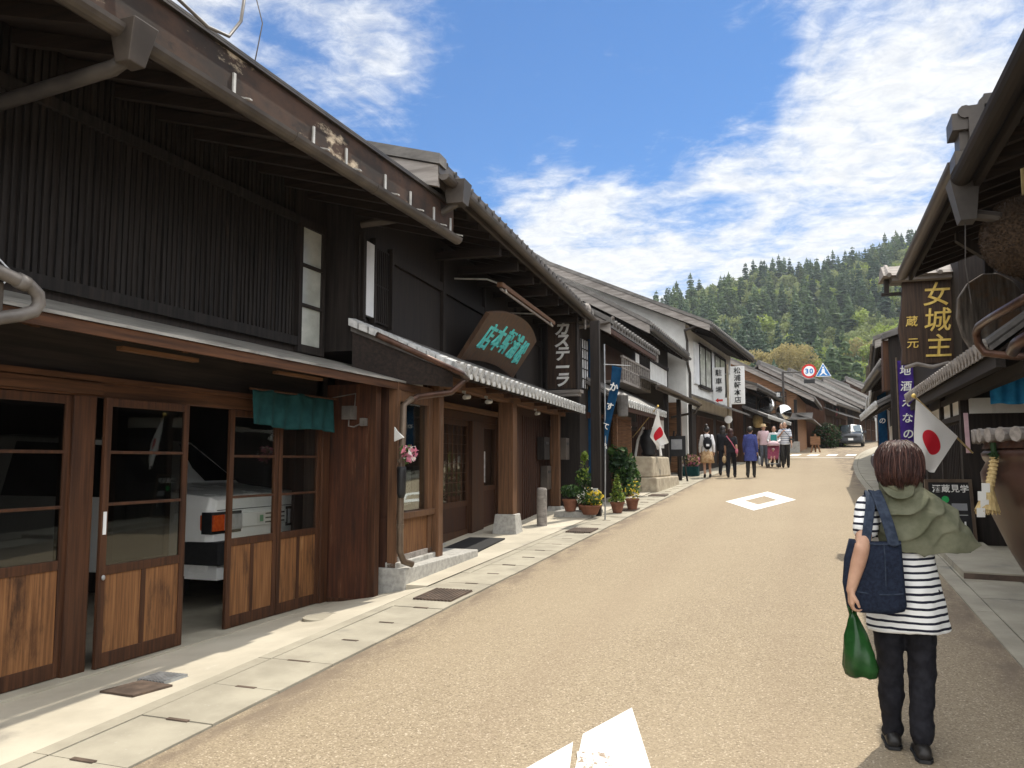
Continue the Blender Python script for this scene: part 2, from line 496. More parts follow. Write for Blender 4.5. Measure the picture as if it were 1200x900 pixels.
class Local:
    """placement of a free standing thing: x right, y forward, z up, turned by heading (degrees, clockwise from +Y)"""
    def __init__(self, loc, heading=0.0, scale=1.0):
        self.loc = loc
        h = R(heading)
        self.c, self.s = math.cos(h), math.sin(h)
        self.k = scale

    def __call__(self, x, y, z):
        x, y, z = x * self.k, y * self.k, z * self.k
        return (self.loc[0] + x * self.c + y * self.s, self.loc[1] - x * self.s + y * self.c, self.loc[2] + z)


IDENT = lambda x, y, z: (x, y, z)
ROOT = {}


class MB:
    def __init__(self):
        self.v, self.f, self.mi, self.uv = [], [], [], {}

    def quad(self, a, b, c, d, mi=0):
        n = len(self.v)
        self.v += [a, b, c, d]
        self.f.append((n, n + 1, n + 2, n + 3)); self.mi.append(mi)

    def poly(self, pts, mi=0):
        n = len(self.v)
        self.v += list(pts)
        self.f.append(tuple(range(n, n + len(pts)))); self.mi.append(mi)

    def hexa(self, p, mi=0):
        """eight corners: four below, four above"""
        n = len(self.v)
        self.v += list(p)
        for q in ((0, 3, 2, 1), (4, 5, 6, 7), (0, 1, 5, 4), (1, 2, 6, 5), (2, 3, 7, 6), (3, 0, 4, 7)):
            self.f.append(tuple(n + i for i in q)); self.mi.append(mi)
        return self

    def box(self, F, a0, a1, b0, b1, c0, c1, mi=0):
        return self.hexa([F(a0, b0, c0), F(a1, b0, c0), F(a1, b1, c0), F(a0, b1, c0),
                          F(a0, b0, c1), F(a1, b0, c1), F(a1, b1, c1), F(a0, b1, c1)], mi)

    def slab(self, F, pts, t, mi=0):
        """sloping slab: four (s,o,z) corners of the top, thickness t downwards"""
        lo = [F(s, o, z - t) for s, o, z in pts]
        hi = [F(s, o, z) for s, o, z in pts]
        return self.hexa(lo + hi, mi)

    def prism(self, F, prof, a0, a1, mi=0):
        """profile of (o,z) pushed along s from a0 to a1"""
        n = len(self.v); k = len(prof)
        self.v += [F(a0, o, z) for o, z in prof] + [F(a1, o, z) for o, z in prof]
        self.f.append(tuple(range(n, n + k))); self.mi.append(mi)
        self.f.append(tuple(range(n + 2 * k - 1, n + k - 1, -1))); self.mi.append(mi)
        for i in range(k):
            j = (i + 1) % k
            self.f.append((n + i, n + j, n + k + j, n + k + i)); self.mi.append(mi)
        return self

    def gable(self, F, prof, b0, b1, mi=0):
        """profile of (s,z) pushed along o"""
        n = len(self.v); k = len(prof)
        self.v += [F(s, b0, z) for s, z in prof] + [F(s, b1, z) for s, z in prof]
        self.f.append(tuple(range(n, n + k))); self.mi.append(mi)
        self.f.append(tuple(range(n + 2 * k - 1, n + k - 1, -1))); self.mi.append(mi)
        for i in range(k):
            j = (i + 1) % k
            self.f.append((n + i, n + j, n + k + j, n + k + i)); self.mi.append(mi)
        return self

    def tube(self, pts, r, n=8, mi=0, cap=True, flat=1.0):
        pts = [Vector(p) for p in pts]
        rs = r if isinstance(r, (list, tuple)) else [r] * len(pts)
        base = len(self.v)
        prev = None
        for i, p in enumerate(pts):
            d = (pts[min(i + 1, len(pts) - 1)] - pts[max(i - 1, 0)])
            if d.length < 1e-9:
                d = Vector((0, 0, 1))
            d.normalize()
            if prev is None:
                a = d.orthogonal().normalized()
            else:
                a = prev - d * prev.dot(d)
                a = a.normalized() if a.length > 1e-6 else d.orthogonal().normalized()
            prev = a
            b = d.cross(a)
            for k in range(n):
                t = 2 * math.pi * k / n
                self.v.append(tuple(p + (a * math.cos(t) + b * math.sin(t) * flat) * rs[i]))
        for i in range(len(pts) - 1):
            for k in range(n):
                j = (k + 1) % n
                self.f.append((base + i * n + k, base + i * n + j, base + (i + 1) * n + j, base + (i + 1) * n + k)); self.mi.append(mi)
        if cap:
            self.f.append(tuple(base + k for k in range(n - 1, -1, -1))); self.mi.append(mi)
            e = base + (len(pts) - 1) * n
            self.f.append(tuple(e + k for k in range(n))); self.mi.append(mi)
        return self

    def lathe(self, F, prof, n=24, mi=0, c=(0, 0), cap=True, fx=1.0, fy=1.0):
        """profile of (r,z) turned about the local z axis"""
        base = len(self.v)
        for r, z in prof:
            for k in range(n):
                t = 2 * math.pi * k / n
                self.v.append(F(c[0] + r * fx * math.cos(t), c[1] + r * fy * math.sin(t), z))
        for i in range(len(prof) - 1):
            for k in range(n):
                j = (k + 1) % n
                self.f.append((base + i * n + k, base + i * n + j, base + (i + 1) * n + j, base + (i + 1) * n + k)); self.mi.append(mi)
        if cap:
            self.f.append(tuple(base + k for k in range(n - 1, -1, -1))); self.mi.append(mi)
            e = base + (len(prof) - 1) * n
            self.f.append(tuple(e + k for k in range(n))); self.mi.append(mi)
        return self

    def loft(self, rings, mi=0, cap=True):
        base = len(self.v); n = len(rings[0])
        for r in rings:
            self.v += list(r)
        for i in range(len(rings) - 1):
            for k in range(n):
                j = (k + 1) % n
                self.f.append((base + i * n + k, base + i * n + j, base + (i + 1) * n + j, base + (i + 1) * n + k)); self.mi.append(mi)
        if cap:
            self.f.append(tuple(base + k for k in range(n - 1, -1, -1))); self.mi.append(mi)
            e = base + (len(rings) - 1) * n
            self.f.append(tuple(e + k for k in range(n))); self.mi.append(mi)
        return self

    def grid(self, fn, nu, nv, mi=0, uv=False, wrap=False):
        base = len(self.v)
        for j in range(nv + 1):
            for i in range(nu + (0 if wrap else 1)):
                if uv:
                    self.uv[len(self.v)] = (i / nu, j / nv)
                self.v.append(tuple(fn(i / nu, j / nv)))
        w_ = nu if wrap else nu + 1
        for j in range(nv):
            for i in range(nu):
                i2 = (i + 1) % w_
                self.f.append((base + j * w_ + i, base + j * w_ + i2, base + (j + 1) * w_ + i2, base + (j + 1) * w_ + i)); self.mi.append(mi)
        return self

    def capsule(self, p0, p1, r0, r1, n=12, mi=0):
        p0, p1 = Vector(p0), Vector(p1)
        d = p1 - p0
        if d.length < 1e-6:
            d = Vector((0, 0, 1e-4))
        u = d.normalized()
        pts, rs = [], []
        for k in range(5):
            a = math.pi / 2 * k / 4
            pts.append(p0 - u * r0 * math.cos(a)); rs.append(max(r0 * math.sin(a), 1e-4))
        for k in range(4, -1, -1):
            a = math.pi / 2 * k / 4
            pts.append(p1 + u * r1 * math.cos(a)); rs.append(max(r1 * math.sin(a), 1e-4))
        return self.tube(pts, rs, n, mi)

    def ell(self, F, c, r, n=16, m=10, mi=0, rot=None):
        base = len(self.v)
        for i in range(m + 1):
            a = math.pi * i / m
            for k in range(n):
                t = 2 * math.pi * k / n
                p = Vector((r[0] * max(math.sin(a), 1e-3) * math.cos(t), r[1] * max(math.sin(a), 1e-3) * math.sin(t), r[2] * math.cos(a)))
                if rot is not None:
                    p = rot @ p
                self.v.append(F(c[0] + p.x, c[1] + p.y, c[2] + p.z))
        for i in range(m):
            for k in range(n):
                j = (k + 1) % n
                self.f.append((base + i * n + k, base + i * n + j, base + (i + 1) * n + j, base + (i + 1) * n + k)); self.mi.append(mi)
        self.f.append(tuple(base + k for k in range(n))); self.mi.append(mi)
        e = base + m * n
        self.f.append(tuple(e + k for k in range(n - 1, -1, -1))); self.mi.append(mi)
        return self

    def leaves(self, c, r, n, size, mi=0, rnd=RND, shell=0.35, up=0.3, aspect=1.6, keep=None):
        """n leaf blades scattered through an ellipsoid"""
        for _ in range(n):
            while True:
                p = Vector((rnd.uniform(-1, 1), rnd.uniform(-1, 1), rnd.uniform(-1, 1)))
                if p.length <= 1 and (p.length > shell or rnd.random() < .3):
                    break
            q = Vector((c[0] + p.x * r[0], c[1] + p.y * r[1], c[2] + p.z * r[2]))
            d = Vector((rnd.gauss(0, 1), rnd.gauss(0, 1), rnd.gauss(0, 1) + up)) + p * .6
            d.normalize()
            e = d.orthogonal().normalized()
            e.rotate(Matrix.Rotation(rnd.uniform(0, 6.28), 3, d))
            s = size * rnd.uniform(.6, 1.35)
            g = d.cross(e)
            bend = d * s * .25
            self.quad(tuple(q - e * s * aspect * .5), tuple(q + g * s * .45 + bend * .4), tuple(q + e * s * aspect * .5), tuple(q - g * s * .45 + bend), mi if not isinstance(mi, (list, tuple)) else rnd.choice(mi))
        return self

    def addmesh(self, me, fn, mi=0):
        n = len(self.v)
        for v in me.vertices:
            self.v.append(fn(v.co))
        for p in me.polygons:
            self.f.append(tuple(n + i for i in p.vertices)); self.mi.append(mi)
        return self

    def mesh(self, name, mats, loc=(0, 0, 0), smooth=False, recalc=True):
        me = bpy.data.meshes.new(name)
        lx, ly, lz = loc
        me.from_pydata([(x - lx, y - ly, z - lz) for x, y, z in self.v], [], self.f)
        ms = mats if isinstance(mats, (list, tuple)) else [mats]
        for m in ms:
            me.materials.append(MT[m] if isinstance(m, str) else m)
        if len(ms) > 1:
            me.polygons.foreach_set('material_index', self.mi)
        if self.uv:
            ul = me.uv_layers.new(name='UVMap')
            for lp in me.loops:
                ul.data[lp.index].uv = self.uv.get(lp.vertex_index, (0, 0))
        if recalc:
            b = bmesh.new(); b.from_mesh(me)
            bmesh.ops.recalc_face_normals(b, faces=b.faces)
            b.to_mesh(me); b.free()
        if smooth:
            me.polygons.foreach_set('use_smooth', [True] * len(me.polygons))
        me.update()
        return me

    def build(self, name, mats, parent=None, loc=None, smooth=False, bevel=0, recalc=True, solid=0):
        base = ROOT[parent] if parent is not None else Vector(loc if loc is not None else (0, 0, 0))
        me = self.mesh(name, mats, base, smooth, recalc)
        o = bpy.data.objects.new(name, me)
        COL.objects.link(o)
        if parent is not None:
            o.parent = parent
        else:
            o.location = base
        ROOT[o] = base
        if bevel:
            b = o.modifiers.new('edge', 'BEVEL'); b.width = bevel; b.segments = 2; b.limit_method = 'ANGLE'
        if solid:
            s = o.modifiers.new('thick', 'SOLIDIFY'); s.thickness = solid; s.offset = 0
        return o

    def fuse(self, name, mats, parent, voxel=.01, it=4, loc=None, wrinkle=None):
        """overlapping closed shapes grown into one continuous skin"""
        base = ROOT[parent] if parent is not None else Vector(loc)
        me = self.mesh(name + ' shape', mats, base)
        t = bpy.data.objects.new('tmp', me)
        COL.objects.link(t)
        r = t.modifiers.new('r', 'REMESH'); r.mode = 'VOXEL'; r.voxel_size = voxel
        if it:
            s = t.modifiers.new('s', 'SMOOTH'); s.iterations = it; s.factor = .5
        dg = bpy.context.evaluated_depsgraph_get()
        nm = bpy.data.meshes.new_from_object(t.evaluated_get(dg))
        bpy.data.objects.remove(t); bpy.data.meshes.remove(me)
        nm.name = name
        nm.materials.clear()
        for m in (mats if isinstance(mats, (list, tuple)) else [mats]):
            nm.materials.append(MT[m] if isinstance(m, str) else m)
        nm.polygons.foreach_set('use_smooth', [True] * len(nm.polygons))
        if wrinkle:
            amp, sc = wrinkle
            nm.update()
            ns = [v.normal.copy() for v in nm.vertices]
            for v, nn in zip(nm.vertices, ns):
                q = Vector((v.co.x * sc[0], v.co.y * sc[1], v.co.z * sc[2]))
                v.co += nn * amp * mnoise.fractal(q, 1.0, 2.0, 3)
        nm.update()
        o = bpy.data.objects.new(name, nm)
        COL.objects.link(o)
        if parent is not None:
            o.parent = parent
        else:
            o.location = base
        ROOT[o] = base
        return o


def tag(o, label=None, cat=None, group=None, kind=None):
    if label: o['label'] = label
    if cat: o['category'] = cat
    if group: o['group'] = group
    if kind: o['kind'] = kind
    return o


def thing(name, label, cat, loc, group=None):
    o = bpy.data.objects.new(name, None)
    o.empty_display_size = .2
    o.location = loc
    COL.objects.link(o)
    ROOT[o] = Vector(loc)
    return tag(o, label, cat, group)


def copy_tree(o, loc, label=None, parent=None):
    """a copy of a thing with copies of its parts and their parts"""
    c = o.copy()
    COL.objects.link(c)
    if parent is None:
        c.location = loc
        ROOT[c] = Vector(loc)
        if label: c['label'] = label
    else:
        c.parent = parent
    for ch in [q for q in bpy.data.objects if q.parent == o]:
        copy_tree(ch, None, None, c)
    return c


_font_cache = {}
def glyph_mesh(ch, depth, bold):
    key = (ch, depth, bold)
    if key not in _font_cache:
        cu = bpy.data.curves.new('glyph', 'FONT')
        cu.body = ch
        cu.extrude = depth
        cu.offset = bold
        cu.resolution_u = 3
        t = bpy.data.objects.new('glyph', cu)
        COL.objects.link(t)
        dg = bpy.context.evaluated_depsgraph_get()
        me = bpy.data.meshes.new_from_object(t.evaluated_get(dg))
        bpy.data.objects.remove(t)
        xs = [v.co.x for v in me.vertices]; ys = [v.co.y for v in me.vertices]
        bb = (min(xs), max(xs), min(ys), max(ys)) if xs else (0, 0, 0, 0)
        _font_cache[key] = (me, bb)
    return _font_cache[key]


def lettering(chars, centre, right, up, size, parent, mat, name='lettering', vertical=True, pitch=1.08, depth=.012,
              bold=.012, slant=0.0, loc=None, sx=1.0):
    """characters set one under another (or side by side), each centred in its cell"""
    right, up = Vector(right).normalized(), Vector(up).normalized()
    nrm = right.cross(up)
    mb = MB()
    n = len(chars)
    for i, ch in enumerate(chars):
        if ch == ' ':
            continue
        me, bb = glyph_mesh(ch, depth / size, bold)
        mx, my = (bb[0] + bb[1]) / 2, (bb[2] + bb[3]) / 2
        k = (n - 1) / 2 - i
        off = up * (k * size * pitch) if vertical else right * (-k * size * pitch)
        c = Vector(centre) + off
        mb.addmesh(me, lambda co: tuple(c + right * ((co.x - mx) * size * sx + (co.y - my) * size * slant) + up * ((co.y - my) * size) + nrm * (co.z * size)))
    return mb.build(name, mat, parent, loc)


def gz(y):
    """height of the climbing street at a distance along it"""
    return 0.04 * y


def bend(y):
    return 0.0 if y < 22 else 0.0017 * (y - 22) ** 2

# ================================================================== ground, road, pavements
def ys(a, b, st):
    n = max(1, int(round((b - a) / st)))
    return [a + (b - a) * i / n for i in range(n + 1)]


mb = MB()
gx = [-400, -60, -20, -8, -3, 3, 8, 20, 60, 400]
gy = ys(-60, 140, 10) + [200, 300, 500, 900, 1600]
def ground_z(y):
    return 0.04 * y - 0.35 if y < 140 else 5.25 + (y - 140) * .002
mb.grid(lambda a, b: (gx[int(round(a * (len(gx) - 1)))], gy[int(round(b * (len(gy) - 1)))], ground_z(gy[int(round(b * (len(gy) - 1)))])), len(gx) - 1, len(gy) - 1)
tag(mb.build('ground', 'earth', smooth=False), kind='structure')

mb = MB()
Y = ys(-14, 120, 2)
for a, b in zip(Y, Y[1:]):
    for k in range(4):
        xl = [-3.12 + 4.37 * q / 4 for q in (k, k + 1)]
        mb.quad((xl[0] + bend(a), a, gz(a)), (xl[1] + bend(a), a, gz(a)), (xl[1] + bend(b), b, gz(b)), (xl[0] + bend(b), b, gz(b)))
for a, b in zip(ys(44, 52, 1), ys(44, 52, 1)[1:]):     # side street at the crossing
    mb.quad((-14, a, gz(a) - .004), (-3.1 + bend(a), a, gz(a) - .004), (-3.1 + bend(b), b, gz(b) - .004), (-14, b, gz(b) - .004))
road = tag(mb.build('road', 'road'), kind='structure')

def slab_row(name, x0, x1, y0, y1, L, lift, mat, gap=.007, jit=.003, slots=False, xf=None):
    mb = MB()
    y = y0
    r = random.Random(5)
    while y < y1:
        e = y + L
        dz = lift + r.uniform(-jit, jit)
        a0, a1 = x0 + bend(y), x1 + bend(y)
        b0, b1 = x0 + bend(e), x1 + bend(e)
        g = gap
        mb.hexa([(a0, y + g, gz(y) - .12), (a1, y + g, gz(y) - .12), (b1, e - g, gz(e) - .12), (b0, e - g, gz(e) - .12),
                 (a0, y + g, gz(y) + dz), (a1, y + g, gz(y) + dz), (b1, e - g, gz(e) + dz), (b0, e - g, gz(e) + dz)])
        if slots and y < 26:
            m = (a0 + a1) / 2 + r.uniform(-.03, .03); q = r.uniform(.065, .09); u = r.uniform(.012, .018)
            mb.hexa([(m - q, e - u, gz(e) - .05), (m + q, e - u, gz(e) - .05), (m + q, e + u, gz(e) - .05), (m - q, e + u, gz(e) - .05),
                     (m - q, e - u, gz(e) + lift + .004), (m + q, e - u, gz(e) + lift + .004), (m + q, e + u, gz(e) + lift + .004), (m - q, e + u, gz(e) + lift + .004)], 1)
        y = e
    return tag(mb.build(name, [mat, 'iron']), kind='structure')

slab_row('gutter', -3.62, -3.13, -4, 66, .6, .010, 'slab', gap=.004, slots=True)
# kerb line between gutter covers and the apron
slab_row('gutter_edge', -3.74, -3.635, -4, 66, 1.8, .006, 'slab', gap=.004)

mb = MB()
def apron_z(x, y):
    if y > 7.75:
        return gz(y) + .012
    t = min(1, max(0, (-3.74 - x) / 1.05))
    return (gz(y) + .004) * (1 - t) + .125 * t
xs_ = [-3.745, -4.0, -4.3, -4.6, -4.9, -5.1]
for a, b in zip(ys(-4, 7.75, .5), ys(-4, 7.75, .5)[1:]):
    for p, q in zip(xs_, xs_[1:]):
        mb.quad((q, a, apron_z(q, a)), (p, a, apron_z(p, a)), (p, b, apron_z(p, b)), (q, b, apron_z(q, b)))
for a, b in zip(ys(7.751, 44, 2), ys(7.751, 44, 2)[1:]):
    za, zb = gz(a) + .012, gz(b) + .012
    mb.quad((-6.2, a, za), (-3.745 + bend(a), a, za), (-3.745 + bend(b), b, zb), (-6.2, b, zb))
mb.quad((-5.1, 7.751, -.1), (-3.745, 7.751, -.1), (-3.745, 7.751, gz(7.75) + .012), (-5.1, 7.751, gz(7.75) + .012))
tag(mb.build('apron', 'concrete'), kind='structure')

# right hand pavement: border stones, a slot drain and flagstones
slab_row('kerb', 1.25, 1.40, -4, 70, 1.2, .010, 'slab', gap=.004)
slab_row('pavement', 1.412, 1.93, -4, 70, .9, .012, 'slab', gap=.006)
slab_row('pavement_drain', 1.945, 2.06, -4, 70, 1.2, -.012, 'iron', gap=.02)
slab_row('flagstones', 2.07, 2.75, -4, 70, .95, .016, 'slab', gap=.007)
slab_row('flagstones_inner', 2.76, 5.2, -4, 70, .95, .014, 'slab', gap=.007)

mb = MB()
zt = lambda y: gz(y) + .085
mb.hexa([(1.43, 9.62, gz(9.6)), (2.02, 9.55, gz(9.55)), (2.02, 12.0, gz(12)), (1.43, 12.0, gz(12)), (1.43, 9.62, zt(9.6)), (2.02, 9.55, zt(9.55)), (2.02, 12.0, zt(12)), (1.43, 12.0, zt(12))])
mb.quad((1.43, 9.615, gz(9.6) + .01), (2.02, 9.545, gz(9.55) + .01), (2.02, 9.545, zt(9.55) - .015), (1.43, 9.615, zt(9.6) - .015), 1)
tag(mb.build('pavement_ramp', ['slab', 'iron']), kind='structure')

# road paint
def paint(name, polys, lift=.004):
    mb = MB()
    for p in polys:
        mb.poly([(x + bend(y), y, gz(y) + lift) for x, y in p])
    return mb.build(name, 'paint_white')

worn = pm('half worn road paint', (.78, .77, .74), (.84, .83, .81), (9, 9, 9), (.3, .7), .8, .1, .002,
          blot=[((.27, .20, .14), (30, 30, 30), .50, .58)])
MT['paint_worn'] = worn
dm = [(-1.76, 18.2), (-1.03, 21.1), (-.34, 18.9), (-1.06, 16.35)]
di = [(-1.05 + .46 * (x + 1.05), 18.65 + .46 * (y - 18.65)) for x, y in dm]
o = paint('diamond_marking', [[dm[k], dm[(k + 1) % 4], di[(k + 1) % 4], di[k]] for k in range(4)])
tag(o, 'white outlined diamond painted in the middle of the road ahead', 'road marking')
o = paint('tapered_marking', [[(-1.17, 4.30), (-1.01, 4.78), (-.735, 3.92), (-.58, 3.3), (-1.05, 3.3), (-1.09, 3.86)]])
tag(o, 'larger white painted road shape at the bottom of the picture with a worn patch', 'road marking')
mbw = MB()
mbw.poly([(x, y, gz(y) + .009) for x, y in ((-1.135, 4.05), (-1.02, 4.09), (-.94, 4.02), (-.90, 3.85), (-.93, 3.3), (-1.04, 3.3), (-1.07, 3.86))])
wp = mbw.build('worn_patch', 'paint_worn'); wp.parent = o
o = paint('tapered_marking', [[(-1.30, 3.84), (-1.19, 4.18), (-1.12, 3.88), (-1.06, 3.3), (-1.45, 3.3)]])
tag(o, 'smaller white painted road sliver left of the worn marking', 'road marking')
bars = []
for k in range(5):
    x = -2.2 + k * .95
    bars.append([(x, 46.2), (x + .5, 46.2), (x + .5, 48.8), (x, 48.8)])
zb = []
for k, bpts in enumerate(bars):
    ob = paint('crosswalk_stripe', [bpts])
    tag(ob, 'white crosswalk stripe across the road before the approaching car', 'road marking', 'crosswalk stripes at the far crossing')
o = paint('stop_line', [[(-3.0, 43.6), (1.15, 43.6), (1.15, 43.95), (-3.0, 43.95)]])
tag(o, 'thin white line across the road just before the crosswalk', 'road marking')

# metal grates and covers in the left pavement
def plate(name, pts, label, cat, mat, group=None, bars=0, lift=.022):
    mb = MB()
    zz = lambda x, y: apron_z(x, y) + lift if x < -3.74 else gz(y) + lift
    p = [(x, y, zz(x, y)) for x, y in pts]
    if bars:
        a, b, c, d = [Vector(q) for q in p]
        up = Vector((0, 0, .006))
        for i in range(bars):
            t0, t1 = (i + .12) / bars, (i + .78) / bars
            q = [a.lerp(b, t0), a.lerp(b, t1), d.lerp(c, t1), d.lerp(c, t0)]
            mb.hexa([tuple(v - up * 2) for v in q] + [tuple(v + up) for v in q])
        mb.hexa([tuple(v - up * 3) for v in (a, b, c, d)] + [tuple(v - up * 1.2) for v in (a, b, c, d)], 0)
    else:
        mb.hexa([(x, y, z - .02) for x, y, z in p] + p)
    o = mb.build(name, mat)
    return tag(o, label, cat, group)

plate('rusty_cover', [(-4.25, 4.10), (-3.94, 4.06), (-3.86, 4.30), (-4.17, 4.36)], 'rusty brown metal plate on the pavement before the sliding doors', 'drain cover', 'iron', lift=.014)
plate('steel_cover', [(-4.22, 4.372), (-3.95, 4.33), (-3.93, 4.52), (-4.2, 4.56)], 'grey ribbed steel plate behind the rusty one on the pavement', 'drain cover', 'steel', bars=9, lift=.012)
for (x, y, lab) in ((-3.38, 7.35, 'rusty drain grating nearest the camera beside the stone step'), (-3.40, 12.55, 'rusty drain grating in the pavement near the wooden bollard'),
                    (-3.40, 15.9, 'rusty drain grating beside the potted yellow flowers'), (-3.40, 19.4, 'farthest rusty drain grating near the stone pedestal')):
    plate('drain_grating', [(x - .2, y - .26), (x + .2, y - .26), (x + .2, y + .26), (x - .2, y + .26)], lab, 'drain grating', 'iron', 'drain gratings along the left pavement', bars=11)
mb = MB()
F = Local((-4.13, 6.44, apron_z(-4.13, 6.44)))
mb.lathe(F, [(.185, -.02), (.185, .006), (.165, .010), (.160, .005), (.02, .007), (.001, .007)], 28)
tag(mb.build('manhole_cover', 'slab'), 'round concrete manhole cover by the right end of the sliding doors', 'manhole cover')

# stone step in front of the sweet shop
mb = MB()
mb.box(IDENT, -4.80, -3.99, 7.72, 9.72, .10, .485)
tag(mb.build('stone_step', 'stone', bevel=.012), 'long pale stone step in front of the shop window', 'step')

# ================================================================== house with the garage (left, nearest)
FA = Frame(-4.8, 0.0, 0.0)
A = thing('garage_house', 'dark two storey timber house with sliding garage doors at the left', 'house', FA(4, 0, .125))
mb = MB()
mb.box(FA, -3, 7.3, -.14, 0, 2.58, 4.42)
mb.box(FA, 7.3, 7.42, -.16, -.02, .1, 4.42)
mb.build('upper_wall', 'wood_dark', A)
mb = MB()
s = .6
while s < 6.82:
    w2 = RND.uniform(.020, .036); j1, j2 = RND.uniform(-.004, .004), RND.uniform(-.004, .004); d_ = .012 + .014 * RND.random()
    mb.hexa([FA(s + j1, 0, 2.80), FA(s + j1 + w2, 0, 2.80), FA(s + j1 + w2, d_, 2.80), FA(s + j1, d_, 2.80), FA(s + j2, 0, 4.42), FA(s + j2 + w2, 0, 4.42), FA(s + j2 + w2, d_, 4.42), FA(s + j2, d_, 4.42)])
    s += RND.uniform(.050, .064)
mb.box(FA, .5, 6.84, 0, .045, 2.74, 2.83)
mb.box(FA, .5, 6.84, 0, .05, 3.98, 4.06)
mb.build('batten_cladding', 'batten', A)
# window of the upper floor
mb = MB()
for (a, b, c, d) in ((6.84, 6.90, 2.68, 4.05), (7.26, 7.31, 2.68, 4.05), (6.90, 7.26, 2.68, 2.76), (6.90, 7.26, 3.97, 4.05), (6.90, 7.26, 3.15, 3.18), (6.90, 7.26, 3.56, 3.59)):
    mb.box(FA, a, b, 0.002, .05, c, d)
wn = mb.build('window', 'wood_dark', A)
mb = MB()
mb.box(FA, 6.90, 7.26, .004, .02, 2.76, 3.97)
mb.build('window_pane', 'glass_frost', wn)
# eave with thick rusty edge
mb = MB()
mb.hexa([FA(-2, -.3, 4.50), FA(7.95, -.3, 4.50), FA(7.95, 1.18, 4.06), FA(-2, 1.18, 4.06), FA(-2, -.3, 4.62), FA(7.95, -.3, 4.62), FA(7.95, 1.18, 4.32), FA(-2, 1.18, 4.32)])
rf = mb.build('eave_roof', 'soffit', A)
mb = MB()
s = -1.8
while s < 7.9:
    mb.hexa([FA(s, 0, 4.30), FA(s + .06, 0, 4.30), FA(s + .06, 1.14, 3.99), FA(s, 1.14, 3.99), FA(s, 0, 4.40), FA(s + .06, 0, 4.40), FA(s + .06, 1.14, 4.07), FA(s, 1.14, 4.07)])
    s += .42
mb.build('rafters', 'soffit', rf)
mb = MB()
mb.box(FA, -2, 7.97, 1.182, 1.22, 4.02, 4.335)
mb.build('roof_edge', 'rust', rf)
mb = MB()
mb.box(FA, -2, 7.98, 1.14, 1.25, 4.337, 4.352)
mb.hexa([FA(-2, -4.5, 5.9), FA(7.98, -4.5, 5.9), FA(7.98, 1.25, 4.355), FA(-2, 1.25, 4.355), FA(-2, -4.5, 5.95), FA(7.98, -4.5, 5.95), FA(7.98, 1.25, 4.375), FA(-2, 1.25, 4.375)])
mb.build('roof_sheet', 'gutter_dark', rf)
mb = MB()
for a, b in ((-2, 3.30), (3.50, 7.93)):
    pts = [(1.288 + .062 * math.cos(t), 3.985 + .066 * math.sin(t)) for t in np.linspace(math.pi, 2 * math.pi, 9)]
    pts += [(1.288 + .052 * math.cos(t), 3.99 + .055 * math.sin(t)) for t in np.linspace(2 * math.pi, math.pi, 9)]
    mb.prism(FA, pts, a, b)
for s in (1.0, 2.2, 4.9, 6.1, 7.3):
    pts = [(1.288 + .066 * math.cos(t), 3.985 + .070 * math.sin(t)) for t in np.linspace(math.pi, 2 * math.pi, 9)]
    mb.prism(FA, pts + [(1.30, 3.98)], s, s + .05)
gt = mb.build('gutter', 'gutter', A, bevel=0)
for s in (.8, 1.9, 2.9, 4.33, 5.27, 5.75, 6.42, 6.92, 7.45, 7.86):
    mb = MB()
    mb.box(FA, s, s + .024, 1.222, 1.236, 4.03, 4.20)
    mb.hexa([FA(s, 1.236, 4.03), FA(s + .028, 1.236, 4.03), FA(s + .028, 1.37, 3.99), FA(s, 1.37, 3.99), FA(s, 1.236, 4.04), FA(s + .028, 1.236, 4.04), FA(s + .028, 1.37, 4.0), FA(s, 1.37, 4.0)])
    mb.build('gutter_bracket', 'bracket', gt)
mb = MB()
mb.hexa([FA(3.34, 1.24, 3.80), FA(3.46, 1.24, 3.80), FA(3.46, 1.34, 3.80), FA(3.34, 1.34, 3.80), FA(3.31, 1.21, 4.03), FA(3.49, 1.21, 4.03), FA(3.49, 1.40, 4.03), FA(3.31, 1.40, 4.03)])
mb.build('drain_box', 'gutter', gt, bevel=.006)
mb = MB()
mb.tube([FA(3.40, 1.29, 3.86), FA(3.39, 1.18, 3.80), FA(3.36, .2, 3.70), FA(3.34, .07, 3.64), FA(3.34, .07, 2.9)], .045, 10)
mb.build('drain_pipe', 'gutter_dark', gt, smooth=True)

# tin pent roof over the doors
mb = MB()
mb.slab(FA, [(.8, .055, 2.68), (8.32, .055, 2.66), (8.32, .70, 2.455), (.8, .70, 2.48)], .022)
pr = mb.build('pent_roof', 'tin', A)
mb = MB()
mb.hexa([FA(.8, .66, 2.38), FA(8.3, .66, 2.355), FA(8.3, .685, 2.355), FA(.8, .685, 2.38), FA(.8, .66, 2.455), FA(8.3, .66, 2.43), FA(8.3, .685, 2.43), FA(.8, .685, 2.455)])
s = 1.0
while s < 8.2:
    mb.hexa([FA(s, 0, 2.55), FA(s + .05, 0, 2.55), FA(s + .05, .655, 2.36), FA(s, .655, 2.36), FA(s, 0, 2.63), FA(s + .05, 0, 2.63), FA(s + .05, .655, 2.42), FA(s, .655, 2.42)])
    s += .6
mb.build('pent_rafters', 'wood_brown_h', pr)
mb = MB()
mb.box(FA, 4.35, 5.1, .30, .36, 2.36, 2.39)
mb.build('loose_lath', 'wood_porch', pr)
mb = MB()
mb.box(FA, 6.0, 6.7, .38, .44, 2.36, 2.385)
mb.build('loose_lath', 'wood_porch', pr)

